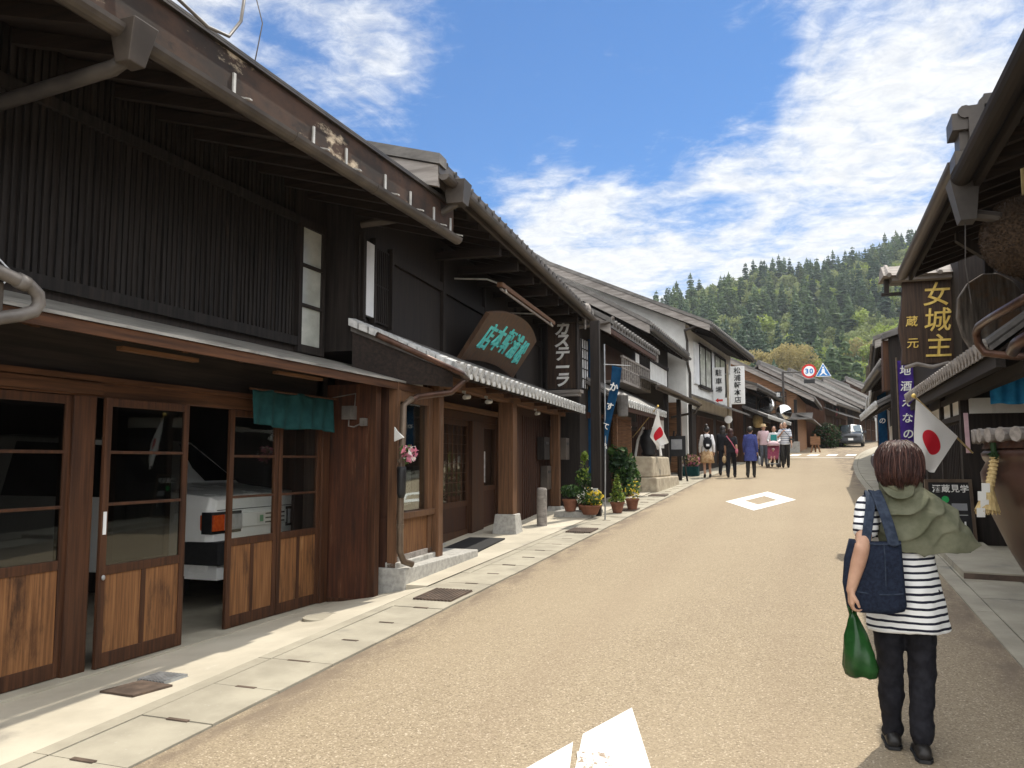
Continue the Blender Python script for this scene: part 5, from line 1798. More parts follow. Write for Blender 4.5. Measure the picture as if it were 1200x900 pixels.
# vat with its little roof, straw tassel
VT = thing('sake_vat', 'huge brown glazed vat under a ring of tiles at the right edge', 'vat', (2.36, 7.6, gz(7.6)))
FV = Local((2.36, 7.6, gz(7.6)), 0, 1.05)
mb = MB()
mb.lathe(FV, [(.52, .0), (.55, .02), (.70, .28), (.84, .55), (.95, .82), (1.0, 1.02), (1.01, 1.14), (.97, 1.22), (.99, 1.25), (1.0, 1.29), (.97, 1.32), (.90, 1.33)], 56)
mb.build('jar', 'vat', VT, smooth=True)
mb = MB(); mb.lathe(FV, [(.99, 1.325), (.985, 1.345), (.97, 1.37), (.97, 1.42), (.4, 1.44), (.01, 1.45)], 40)
lid = mb.build('lid', 'wood_red', VT)
mb = MB()
for k in range(44):
    t = 2 * math.pi * k / 44
    c, s = math.cos(t), math.sin(t)
    mb.tube([FV(1.03 * c, 1.03 * s, 1.425), FV(.2 * c, .2 * s, 1.50)], [.052, .02], 8)
    mb.tube([FV(1.03 * c, 1.03 * s, 1.425), FV(1.055 * c, 1.055 * s, 1.424)], .058, 8)
mb.build('tile_ring', 'verge', lid)
TS = thing('straw_tassel', 'straw rope tassel with folded white paper hanging on the vat', 'straw tassel', (1.37, 7.30, 1.25))
mb = MB()
p0 = Vector((1.335, 7.28, 1.62)); p1 = Vector((1.275, 7.20, 1.38)); p2 = Vector((1.25, 7.18, 1.22))
mb.tube([tuple(p0), tuple(p0.lerp(p1, .3)), tuple(p0.lerp(p1, .7)), tuple(p1), tuple(p1.lerp(p2, .4)), tuple(p2)], [.022, .027, .030, .032, .055, .085], 14)
for k in range(8):
    a = p0.lerp(p1, k / 8)
    mb.tube([tuple(a + Vector((.030 * math.cos(t), .030 * math.sin(t), -.012 * t / 6.28 + .01))) for t in np.linspace(0, 6.28, 9)], .007, 5)
for k in range(90):
    t = 6.283 * k / 90
    e = Vector((math.cos(t), math.sin(t), 0))
    mb.tube([tuple(p1 + e * .025), tuple(p2 + e * rr_.uniform(.06, .088) + Vector((0, 0, rr_.uniform(-.03, .0))))], .0035, 4)
mb.build('straw', 'straw', TS)
mb = MB()
q = p1 + Vector((-.035, -.06, .05))
for k in range(4):
    a = q + Vector((-.022 * (k % 2) - .008 * k, -.01 * k, -.062 * k))
    mb.hexa([tuple(a + Vector(v)) for v in ((-.028, 0, -.07), (.028, .0, -.07), (.028, .004, -.07), (-.028, .004, -.07), (-.028, -.01, 0), (.028, -.01, 0), (.028, -.006, 0), (-.028, -.006, 0))])
mb.build('paper_streamer', 'paper', TS)
mb = MB(); mb.tube([tuple(p0 + Vector((0, 0, -.02))), tuple(p0 + Vector((.0, .02, .12)))], .022, 8); mb.leaves(tuple(p0 + Vector((0, -.02, .02))), (.03, .03, .035), 30, .025); mb.build('knot', 'leaf_dark', TS)

# board sign
BB = thing('board_sign', 'black framed notice board with white characters leaning by the brewery wall', 'sign', (1.70, 11.95, gz(12)))
FBB = Local((1.68, 11.95, gz(11.95) + .02), -4)
tilt = lambda x, y, z: FBB(x, y + z * .18, z)
mb = MB(); mb.box(tilt, -.24, .24, 0, .02, .06, .82); bb = mb.build('board', 'black', BB)
mb = MB()
for (a, b, c, d) in ((-.28, -.24, .0, .86), (.24, .28, .0, .86), (-.24, .24, .82, .86), (-.24, .24, .06, .10)):
    mb.box(tilt, a, b, -.012, .03, c, d)
mb.box(FBB, -.26, -.22, .38, .42, 0, .7); mb.box(FBB, .22, .26, .38, .42, 0, .7)
mb.build('frame', 'post_steel', BB)
nd = Vector(tilt(1, 0, 0)) - Vector(tilt(0, 0, 0)); nu = Vector(tilt(0, 0, 1)) - Vector(tilt(0, 0, 0))
lettering('酒蔵見学', tilt(0.02, -.008, .74), nd, nu, .105, BB, 'ink_white', vertical=False, bold=.02, pitch=1.05, depth=.003)
mb = MB(); mb.box(tilt, .02, .20, -.006, .0, .46, .55); mb.build('grey_panel', 'corrug', BB)
mb = MB(); mb.lathe(lambda a, b, c: tilt(-.05 + a, -.006 + c, .60 + b), [(.045, 0), (.045, .005)], 14); mb.build('green_mark', pm('green mark', (.02, .30, .08), (.03, .38, .11)), BB)
mb = MB(); mb.box(tilt, -.2, .2, -.004, .0, .40, .405); mb.box(tilt, .15, .17, -.004, .0, .24, .32); mb.build('chalk_lines', 'ink_white', BB)

# noren and paddle at the brewery entrance
mb = MB()
mb.grid(lambda a, b: (2.0 + a * .9, 10.95 + .02 * math.sin(a * 40), 2.58 - b * .32 + .008 * math.sin(a * 17)), 60, 8)
tag(mb.build('noren_curtain', 'blue_cloth', smooth=True, solid=.004, loc=(2.4, 10.95, 2.5)), 'bright blue cloth curtain at the brewery entrance', 'noren')
mb = MB(); mb.hexa([(1.895, 12.05, 1.70), (1.945, 12.05, 1.70), (1.945, 12.07, 1.70), (1.895, 12.07, 1.70), (1.885, 12.05, 2.22), (1.935, 12.05, 2.22), (1.935, 12.07, 2.22), (1.885, 12.07, 2.22)])
MT['pink'] = pm('pale pink plate', (.55, .36, .40), (.68, .48, .52), (2, 2, 6))
tag(mb.build('pink_strip', 'pink', loc=(1.9, 12.05, 1.7)), 'narrow pale pink strip on the brewery corner post', 'strip')

# flags
def flag(name, label, pts, pole, nu=40, nv=28, ripple=.02, mat='flag', fold=3.0, group=None):
    T = thing(name, label, 'flag', pole[0])
    a, b, c, d = [Vector(p) for p in pts]       # a,b along the pole, d,c free edge
    nrm = (b - a).cross(d - a).normalized()
    mb = MB()
    def fn(u, v):
        p = a.lerp(b, v).lerp(d.lerp(c, v), u)
        return p + nrm * ripple * u * math.sin(fold * 2.2 * v + 2.0 * u + .8) + nrm * ripple * .4 * math.sin(9 * v + 5 * u) * u
    mb.grid(fn, nu, nv, uv=True)
    mb.build('cloth', mat, T, smooth=True, recalc=False)
    mb = MB(); mb.tube([pole[0], pole[1]], .012, 8); mb.build('pole', 'straw', T)
    mb = MB(); mb.ell(IDENT, pole[1], (.028, .028, .028), 10, 8); mb.build('finial', 'gold', T, smooth=True)
    return T
flag('national_flag', 'white flag with a red disc on a slanted pole by the brewery', [(1.27, 11.5, 2.385), (1.755, 11.72, 1.905), (1.43, 11.30, 1.46), (1.20, 11.2, 1.52)],
     [(1.95, 11.95, 1.70), (1.245, 11.48, 2.42)], ripple=.05)
flag('national_flag', 'white flag with a red disc hanging over the stone pedestal on the left', [(-3.47, 19.9, 2.83), (-3.72, 20.15, 2.20), (-3.50, 19.75, 1.86), (-3.20, 19.7, 2.05)],
     [(-4.3, 20.9, 2.2), (-3.46, 19.85, 2.92)], ripple=.07, fold=4)
flag('national_flag', 'white and red flag hanging from the far right house', [(2.25, 27.8, 3.2), (2.55, 27.9, 2.9), (2.62, 27.8, 2.2), (2.30, 27.7, 2.3)],
     [(3.0, 28.2, 2.8), (2.22, 27.75, 3.25)], ripple=.05)

# upright banners
def banner(name, label, F, w_, z0, z1, mat, text, tsize, pole_x, ink='ink_white', lean=0.0, pole_top=None, pitch=1.05):
    T = thing(name, label, 'banner', F(pole_x, 0, 0))
    mb = MB(); mb.tube([F(pole_x, 0, 0), F(pole_x + lean, 0, pole_top or z1 + .06)], .014, 8); mb.build('pole', 'post_steel', T)
    x0 = pole_x + (.015 if w_ > 0 else -.015)
    H = pole_top or z1 + .06
    def fn(u, v):
        z = z1 + (z0 - z1) * v
        return Vector(F(x0 + w_ * u + lean * z / H, .02 * math.sin(v * 9 + u * 2) * (u * .8 + .2), z))
    mb = MB(); mb.grid(fn, 10, 40); mb.build('cloth', mat, T, smooth=True, solid=.004)
    for k in range(4):
        pass
    n = len(text)
    for i, ch in enumerate(text):
        v = (i + .6) / (n + .1)
        c = fn(.5, v); a = fn(1, v) - fn(0, v); a *= (1 if w_ > 0 else -1)
        nrm = a.normalized().cross(Vector((0, 0, 1)))
        lettering(ch, c + nrm * .012, a, (0, 0, 1), tsize, T, ink, bold=.012, slant=.1, depth=.008)
    return T
FBN = Local((-3.42, 14.15, gz(14.15)), -6)
# dark post standing behind the flower pots
mb = MB(); mb.box(Local((-3.72, 14.75, 0), 0), -.085, .085, -.05, .05, gz(14.7), 4.2)
np_ = tag(mb.build('dark_post', 'wood_dark', loc=(-3.72, 14.75, gz(14.75))), 'wide dark painted post behind the flower pots, beside the navy banner', 'post')
mb = MB(); mb.box(Local((-3.72, 14.70, 0), 0), -.05, .04, -.004, .002, .92, 1.10); q = mb.build('paper_label', 'paper'); q.parent = np_; q.location = -Vector(np_.location)
T = thing('navy_banner', 'long navy banner with white kana on a pole by the flower pots', 'banner', FBN(0, 0, 0))
mb = MB(); mb.tube([FBN(0, 0, 0), FBN(.02, 0, 1.5), FBN(.02, 0, 3.1)], .014, 8); mb.build('pole', 'steel', T)
def nb(u, v):
    z = 2.72 - 1.82 * v
    top = .05 + .17 * u; x = top + (.30 - .0) * 0 - .26 * v ** 1.3 * (1) + .02 * math.sin(v * 7)
    x = max(x * (1 - .35 * v) + .10 * (1 - v), -.0 + .02 * u)
    return Vector(FBN(x, .05 * math.sin(v * 6 + u * 3) * u, z - .05 * u))
mb = MB(); mb.grid(nb, 12, 44); mb.build('cloth', 'navy_cloth', T, smooth=True, solid=.004)
mb = MB(); mb.tube([FBN(.0, 0, 2.74), FBN(.48, 0, 2.70)], .008, 6); mb.build('top_rod', 'steel', T)
for i, ch in enumerate('かすてら'):
    v = .20 + .19 * i
    c = nb(.5, v); a = nb(1, v) - nb(0, v)
    nn = a.normalized().cross(Vector((0, 0, 1)))
    lettering(ch, c + nn * .03, a, nb(.5, v - .03) - nb(.5, v + .03), .17 - .024 * i, T, 'ink_white', bold=.02, depth=.006)

banner('purple_banner', 'purple banner with white brush characters by the brewery wall', Local((1.60, 15.8, gz(15.8)), -3), .25, .45, 2.72, 'purple_cloth', '地酒えなのほまれ', .185, -.14, pitch=1.0)
banner('blue_banner', 'small dark blue banner far along the right side of the street', Local((2.06, 27.5, gz(27.5)), 0), .26, .9, 2.7, 'navy_cloth', 'の', .2, -.12)

# next houses on the right
FR2 = Frame(2.02, 17.75, 0.0, 'R')
R2 = thing('dark_house', 'tall dark walled house beyond the brewery with a narrow eave', 'house', FR2(3, 0, .8))
mb = MB(); mb.prism(FR2, [(0, .5), (0, 3.7), (-4, 5.2), (-8, 3.7), (-8, .5)], 0, 6.5); mb.build('wall', 'wood_dark', R2)
tiled_roof(R2, FR2, .8, 6.6, .55, 3.55, -4, 5.1, fascia='gutter_dark', board=False)
mb = MB(); mb.hexa([FR2(.0, 0, .8), FR2(.10, 0, .8), FR2(.10, .50, .8), FR2(.0, .50, .8), FR2(.0, 0, 4.2), FR2(.10, 0, 4.2), FR2(.10, .50, 4.05), FR2(.0, .50, 4.05)])
ww = mb.build('wing_wall', 'wood_dark', R2)
mb = MB(); mb.hexa([FR2(-.12, 0, 4.2), FR2(.25, 0, 4.2), FR2(.25, .62, 4.0), FR2(-.12, .62, 4.0), FR2(-.12, 0, 4.3), FR2(.25, 0, 4.3), FR2(.25, .62, 4.1), FR2(-.12, .62, 4.1)]); mb.build('wing_cap', 'tile', ww)
mb = MB(); mb.hexa([FR2(.1, .50, 3.0), FR2(.55, .50, 3.0), FR2(.55, .62, 3.0), FR2(.1, .62, 3.0), FR2(.1, .5, 4.0), FR2(.55, .5, 4.0), FR2(.55, .6, 4.0), FR2(.1, .6, 4.0)]); mb.build('eave_end', 'wood_brown', R2)
tile_pent(R2, FR2, .6, 6.5, .6, 6.5, .7, 2.75, 0, 3.1, rib=.26)
mb = MB(); mb.box(FR2, .2, 6.4, .003, .03, 2.1, 2.5); mb.build('plaster_band', 'plaster', R2)
for yy, LL, ze, xx in ((24.8, 8.5, 5.0, 2.3), (34, 9, 5.4, 2.75), (44, 9, 5.9, 3.6)):
    F = Frame(xx + .1, yy, 3 if yy < 40 else 8, 'R')
    lab = {24.8: 'dark house on the right behind the far flag', 34: 'dark timber house far up the right side', 44: 'timber house at the far right where the street bends'}[yy]
    T = thing('row_house', lab, 'house', F(3, 0, gz(yy)))
    mb = MB(); mb.prism(F, [(0, gz(yy) - .4), (0, ze), (-4, ze + 1.5), (-8, ze), (-8, gz(yy) - .4)], 0, LL); mb.build('wall', 'wood_dark', T)
    tiled_roof(T, F, -.3, LL + .2, .62, ze - .15, -4, ze + 1.45, fascia='gutter_dark')
    tile_pent(T, F, .2, LL, .2, LL, .75, gz(yy) + 2.6, 0, gz(yy) + 3.0, rib=.28)
    mb = MB(); lattice(mb, F, .4, LL - .4, .004, gz(yy) + .4, gz(yy) + 2.3, 26, 2, .04, .03); mb.build('lattice', 'wood_brown', T)

# ================================================================== signs in the street
T = thing('parking_sign', 'narrow white sign with black characters and a red arrow on the left post', 'sign', (-3.34, 33.0, 3.9))
FP = Local((-3.33, 33.0, 0), 0)
mb = MB(); mb.box(FP, -.22, .22, -.05, .05, 3.78, 5.26); mb.build('panel', 'sign_white', T, bevel=.01)
X = Vector((1, 0, 0))
lettering('駐車場', FP(0, -.056, 4.72), X, (0, 0, 1), .26, T, 'ink_black', bold=.012, pitch=1.3)
mb = MB(); mb.poly([FP(-.15, -.055, 3.96), FP(-.03, -.055, 4.06), FP(-.03, -.055, 4.0), FP(.14, -.055, 4.0), FP(.14, -.055, 3.92), FP(-.03, -.055, 3.92), FP(-.03, -.055, 3.86)]); mb.build('arrow', 'red', T)
T = thing('shop_name_sign', 'wide white sign with five black brush characters beside the arrow sign', 'sign', (-2.6, 33.0, 3.9))
FP2 = Local((-2.62, 32.98, 0), 0)
mb = MB(); mb.box(FP2, -.27, .27, -.05, .05, 3.80, 5.28); mb.build('panel', 'sign_white', T, bevel=.01)
lettering('松浦軒本店', FP2(0, -.056, 4.54), X, (0, 0, 1), .27, T, 'ink_black', bold=.012, pitch=1.06)
T = thing('sign_post', 'slim pale post standing between the two white signs', 'post', (-3.0, 33.0, gz(33)))
mb = MB(); mb.tube([(-3.0, 33.05, gz(33)), (-3.0, 33.05, 5.4)], .045, 10); mb.build('post', 'stone_tan', T)
mb = MB(); mb.tube([(-3.0, 33.05, 5.0), (-3.34, 33.06, 5.0)], .02, 6); mb.tube([(-3.0, 33.05, 5.0), (-2.6, 33.06, 5.0)], .02, 6); mb.build('arm', 'steel', T)
mb = MB(); mb.lathe(lambda a, b, c: (-3.0 + a, 32.98 - c, 3.2 + b), [(.14, 0), (.15, .01), (.15, .03), (.13, .04)], 18); mb.build('round_plate', 'sign_white', T)

SPX, SPY = -1.24, 44.0
T = thing('traffic_sign_pole', 'dark pole with an arm carrying the road signs at the crossing', 'sign pole', (SPX, SPY, gz(SPY)))
mb = MB(); mb.tube([(SPX, SPY, gz(SPY)), (SPX, SPY, 6.15)], .06, 10); mb.build('pole', 'gutter_dark', T)
mb = MB(); mb.tube([(SPX, SPY, 6.1), (1.0, SPY, 6.12)], .035, 8); mb.build('arm', 'gutter_dark', T)
def disc(F, r, y0, y1, c=(0, 0), n=28, mi=0, mb=None):
    mb = mb or MB()
    mb.lathe(lambda a, b, k: F(c[0] + a, k, c[1] + b), [(r, y0), (r, y1)], n, mi)
    return mb
T = thing('speed_limit_sign', 'round white road sign with a red ring and 30', 'road sign', (.03, 43.9, 6.1))
FQ = Local((.03, 43.92, 6.12))
disc(FQ, .36, -.01, .02).build('plate', 'red', T)
disc(FQ, .26, -.016, -.008).build('face', 'sign_white', T)
lettering('30', FQ(0, -.02, 0), X, (0, 0, 1), .34, T, 'sign_blue', vertical=False, bold=.03, pitch=.62)
mb = MB(); mb.box(FQ, -.26, .26, -.01, .02, -.62, -.42); mb.build('sub_plate', 'black', T)
T = thing('crossing_sign', 'blue triangular pedestrian crossing sign beside the round speed sign', 'road sign', (.72, 43.9, 6.1))
FQ = Local((.70, 43.92, 6.12))
mb = MB(); mb.gable(FQ, [(-.38, -.30), (.38, -.30), (0, .40)], -.01, .02); mb.build('plate', 'sign_white', T)
mb = MB(); mb.gable(FQ, [(-.335, -.272), (.335, -.272), (0, .34)], -.016, -.008); mb.build('face', 'sign_blue', T)
mb = MB(); mb.gable(FQ, [(-.05, -.06), (.05, -.06), (.20, -.24), (.13, -.24), (0, -.12), (-.13, -.24), (-.20, -.24)], -.022, -.014); mb.gable(FQ, [(-.09, -.06), (.09, -.06), (.05, .10), (-.05, .10)], -.0225, -.0145); disc(FQ, .045, -.022, -.014, (0, .16), 12, mb=mb); mb.build('walker', 'sign_white', T)
T = thing('direction_sign', 'pair of dark blue direction plates on the clapboard gable', 'sign', (-2.0, 43.8, 4.9))
FQ = Local((-1.95, 43.85, 4.95))
mb = MB(); mb.box(FQ, -.62, -.06, -.01, .02, -.17, .17); mb.box(FQ, .0, .62, -.01, .02, -.17, .17); mb.build('plate', 'black', T)
mb = MB(); mb.poly([FQ(-.55, -.014, 0), FQ(-.42, -.014, .10), FQ(-.42, -.014, .04), FQ(-.12, -.014, .04), FQ(-.12, -.014, -.04), FQ(-.42, -.014, -.04), FQ(-.42, -.014, -.10)]); mb.build('arrow', 'sign_white', T)
lettering('駐車', FQ(.31, -.014, 0), X, (0, 0, 1), .25, T, 'ink_white', vertical=False, bold=.01)
MT['mirror'] = pm('convex mirror', (.62, .64, .65), (.70, .72, .73), (1, 1, 1), (.3, .7), .03, 0, metal=1.0)
for (x, y, z, r, hd, lab, mt) in ((-1.24, 43.8, 4.06, .40, -8, 'round traffic mirror on the pole at the crossing', 'mirror'), (-1.95, 41.0, 4.25, .42, 20, 'round traffic mirror under the eaves of the signed shop', 'mirror')):
    T = thing('traffic_mirror', lab, 'traffic mirror', (x, y, z))
    F = Local((x, y, z), hd)
    mb = MB(); mb.lathe(lambda a, b, k: F(a, k, b), [(r, .03), (r * 1.02, -.02), (r * .94, -.03)], 28); mb.build('rim', 'post_steel', T)
    mb = MB(); mb.lathe(lambda a, b, k: F(a, k, b), [(r * .94, -.031), (r * .7, -.07), (r * .4, -.095), (.01, -.105)], 28, cap=False); mb.build('glass', mt, T, smooth=True)
    mb = MB(); mb.box(F, -.05, .05, .02, .35, -.05, .05); mb.build('mount', 'post_steel', T)
T = thing('no_parking_sign', 'round faded no parking sign on a slim pole by the hedges', 'road sign', (1.60, 68.0, gz(68)))
mb = MB(); mb.tube([(1.60, 68.05, gz(68)), (1.60, 68.05, 6.0)], .045, 8); mb.build('pole', 'steel', T)
FQ = Local((1.60, 68, 5.35)); disc(FQ, .46, -.02, .02).build('plate', pm('faded red', (.50, .14, .16), (.6, .2, .22)), T); disc(FQ, .32, -.03, -.019).build('face', pm('faded pink', (.56, .30, .34), (.6, .36, .4)), T)
mb = MB(); mb.box(FQ, -.36, .36, -.02, .02, -1.35, -.55); mb.build('sub_plate', pm('faded violet', (.22, .10, .30), (.28, .14, .36)), T)

# ================================================================== the approaching car
CX, CY = 2.85, 66.0
CF = Local((CX, CY, gz(CY)), 180 + 4)
CAR = thing('approaching_car', 'dark grey minivan driving towards the camera at the top of the street', 'car', (CX, CY, gz(CY)))
MT['car_grey'] = pm('dark grey car paint', (.035, .037, .042), (.045, .048, .053), (1, 1, 1), (.3, .7), .2, 0, metal=.4, spec=.6)
MT['screen'] = pm('sky lit windscreen', (.10, .13, .15), (.14, .17, .19), (1, 1, 1), (.3, .7), .04, 0, metal=.75, spec=.9)
mb = MB()
secs = [(2.15, [(.66, .30), (.72, .45), (.70, .62), (.66, .74), (0, .78)]), (2.0, [(.78, .24), (.84, .45), (.83, .70), (.74, .88), (0, .93)]),
        (1.15, [(.80, .22), (.87, .45), (.87, .78), (.80, 1.00), (0, 1.06)]), (.75, [(.80, .22), (.88, .45), (.88, .82), (.80, 1.04), (0, 1.12)]),
        (-.1, [(.80, .22), (.88, .45), (.88, .85), (.70, 1.58), (0, 1.68)]), (-2.0, [(.80, .22), (.88, .45), (.88, .85), (.72, 1.62), (0, 1.72)]), (-2.25, [(.76, .3), (.84, .45), (.84, .85), (.7, 1.5), (0, 1.6)])]
mb.loft([[CF(x, y, z) for x, z in zs] + [CF(-x, y, z) for x, z in reversed(zs[:-1])] for y, zs in secs])
mb.build('body', 'car_grey', CAR, bevel=.03)
mb = MB(); mb.hexa([CF(-.74, .70, 1.10), CF(.74, .70, 1.10), CF(.74, .74, 1.10), CF(-.74, .74, 1.10), CF(-.62, -.05, 1.58), CF(.62, -.05, 1.58), CF(.62, 0, 1.60), CF(-.62, 0, 1.60)]); mb.build('windscreen', 'screen', CAR)
for sx in (1, -1):
    mb = MB(); mb.hexa([CF(sx * .44, 2.06, .62), CF(sx * .80, 1.90, .64), CF(sx * .80, 1.96, .64), CF(sx * .44, 2.14, .62), CF(sx * .46, 2.0, .80), CF(sx * .80, 1.80, .84), CF(sx * .82, 1.90, .84), CF(sx * .46, 2.07, .80)]); mb.build('headlight', 'lens', CAR)
    mb = MB(); mb.box(CF, *sorted((sx * .90, sx * 1.04)), .45, .55, 1.0, 1.16); mb.build('wing_mirror', 'car_grey', CAR, bevel=.02)
    for yy in (1.35, -1.4):
        Fw = lambda a, b, c, yy=yy, sx=sx: CF(sx * (.74 + c), yy + a, .32 + b)
        mb = MB(); mb.lathe(Fw, [(.2, -.1), (.31, -.09), (.32, 0), (.31, .11), (.2, .12)], 20); wq = mb.build('wheel', 'rubber', CAR, smooth=True)
    mb = MB(); mb.hexa([CF(sx * .875, .5, 1.0), CF(sx * .875, -1.9, 1.0), CF(sx * .89, -1.9, .98), CF(sx * .89, .5, .98), CF(sx * .715, -.1, 1.54), CF(sx * .735, -1.9, 1.56), CF(sx * .75, -1.9, 1.56), CF(sx * .73, -.1, 1.54)]); mb.build('side_window', 'car_glass', CAR)
mb = MB(); mb.box(CF, -.42, .42, 2.08, 2.17, .60, .76); mb.build('grille', 'rubber', CAR)
mb = MB(); mb.box(CF, -.70, .70, 2.10, 2.16, .26, .40); mb.build('lower_grille', 'rubber', CAR)
mb = MB(); mb.box(CF, -.17, .17, 2.165, 2.18, .42, .58); mb.build('number_plate', 'sign_white', CAR)

# ================================================================== people
HAIR = {}
MT['hair_black'] = pm('black hair', (.010, .008, .008), (.028, .022, .020), (60, 60, 8), (.3, .7), .45, .3, .004, spec=.5)
MT['hair_brown'] = pm('dark reddish brown hair', (.014, .006, .006), (.070, .028, .022), (130, 130, 9), (.3, .7), .5, .4, .004, spec=.3)
MT['hair_grey'] = pm('grey hair', (.14, .13, .12), (.26, .25, .23), (60, 60, 8), (.3, .7), .6, .3, .004)
MT['black_cloth'] = cloth('black cloth', (.010, .010, .013), (.022, .022, .026), 20)
MT['trouser'] = cloth('black trousers', (.007, .007, .010), (.016, .016, .021), 25, .8)
MT['charcoal'] = cloth('charcoal trousers', (.020, .019, .018), (.045, .042, .038), 20)
MT['blue_tunic'] = cloth('blue violet tunic', (.040, .050, .17), (.060, .075, .24), 20)
MT['white_cloth'] = cloth('white shirt cloth', (.66, .65, .66), (.76, .75, .76), 20)
MT['pink_cloth'] = cloth('pale pink shirt', (.60, .42, .46), (.68, .52, .55), 20)
MT['teal_cloth'] = cloth('teal cloth', (.03, .24, .23), (.05, .32, .30), 20)
MT['grey_jeans'] = cloth('grey jeans', (.085, .095, .115), (.14, .15, .18), 20)
MT['tan_skirt'] = cloth('orange tan printed skirt', (.36, .20, .09), (.62, .46, .28), 14)
MT['tan_cloth'] = cloth('tan cloth', (.42, .30, .16), (.55, .42, .25), 20)
MT['denim'] = cloth('dark denim', (.007, .010, .021), (.015, .022, .041), 70, .9, fine=700)
MT['denim_light'] = cloth('worn denim strap', (.016, .023, .040), (.038, .050, .076), 40, .9, fine=700)
MT['scarf'] = cloth('sage green scarf', (.112, .116, .074), (.175, .175, .120), 12, .95, .15, fine=500)
MT['poly_green'] = cloth('dark green plastic bag', (.012, .065, .014), (.028, .115, .028), 9, .25, .35, .5, fine=40)
MT['shoe'] = pm('dark leather shoe', (.010, .009, .009), (.025, .022, .020), (30, 30, 30), (.3, .7), .45, .1, .003)
MT['man_stripes'] = stripe_mat('white and blue grey striped shirt', (.70, .71, .74), (.24, .27, .36), .085, .38, .004)
MT['stroller'] = cloth('maroon stroller cloth', (.20, .04, .07), (.30, .07, .11), 20)


def hand(mb, F, wrist, d, side, k=1.0, curl=.5, palm_n=None):
    """palm, four curled fingers of different length, thumb leaving the side of the palm"""
    wv = Vector(wrist); d = Vector(d).normalized()
    n = Vector(palm_n) if palm_n is not None else Vector((side * -1, 0, 0))
    n = (n - d * n.dot(d)).normalized()
    a = d.cross(n).normalized()            # across the knuckles
    C = lambda p0, p1, r0, r1: mb.capsule(F(*p0), F(*p1), r0 * F.k, r1 * F.k, 8)
    for q in (-1, -.33, .33, 1):
        C(wv + a * q * .014 * k, wv + d * .072 * k + a * q * .030 * k, .017 * k, .0125 * k)
    for i, (q, ln) in enumerate(((-1, .058), (-.33, .068), (.33, .072), (1, .064))):
        b = wv + d * .078 * k + a * q * .030 * k
        d1 = (d * math.cos(curl * .8) + n * math.sin(curl * .8)); d2 = (d * math.cos(curl * 1.9) + n * math.sin(curl * 1.9)); d3 = (d * math.cos(curl * 2.7) + n * math.sin(curl * 2.7))
        p1 = b + d1 * ln * .46 * k; p2 = p1 + d2 * ln * .33 * k; p3 = p2 + d3 * ln * .24 * k
        C(b, p1, .0092 * k, .0085 * k); C(p1, p2, .0085 * k, .0078 * k); C(p2, p3, .0078 * k, .0065 * k)
    t0 = wv + d * .022 * k + a * .026 * k
    t1 = t0 + (d * .7 + a * .5 + n * .45).normalized() * .042 * k
    t2 = t1 + (d * .9 + n * .4).normalized() * .030 * k
    C(t0, t1, .013 * k, .0105 * k); C(t1, t2, .0105 * k, .0085 * k)


def head(mb, F, c, turn=0.0, k=1.0, nod=0.0):
    """skull, jaw, nose, brows, lips and ears, turned about the neck"""
    t = R(turn)
    def P(x, y, z):
        y2 = y * math.cos(nod) - z * math.sin(nod); z2 = y * math.sin(nod) + z * math.cos(nod)
        return F(c[0] + x * math.cos(t) + y2 * math.sin(t), c[1] - x * math.sin(t) + y2 * math.cos(t), c[2] + z2)
    P.k = F.k
    e = lambda p, r: mb.ell(P, tuple(q * k for q in p), tuple(q * k for q in r), 16, 12)
    e((0, -.005, .03), (.073, .092, .088)); e((0, .028, -.035), (.060, .066, .075)); e((0, .052, -.085), (.030, .030, .024))
    e((0, .098, -.022), (.013, .020, .018)); e((0, .090, .008), (.010, .014, .030)); e((0, .080, .030), (.050, .014, .010))
    e((0, .084, -.056), (.022, .012, .010)); e((.076, -.004, -.012), (.010, .020, .032)); e((-.076, -.004, -.012), (.010, .020, .032))
    for sx in (1, -1):
        e((sx * .032, .076, .006), (.016, .012, .010))
    return P


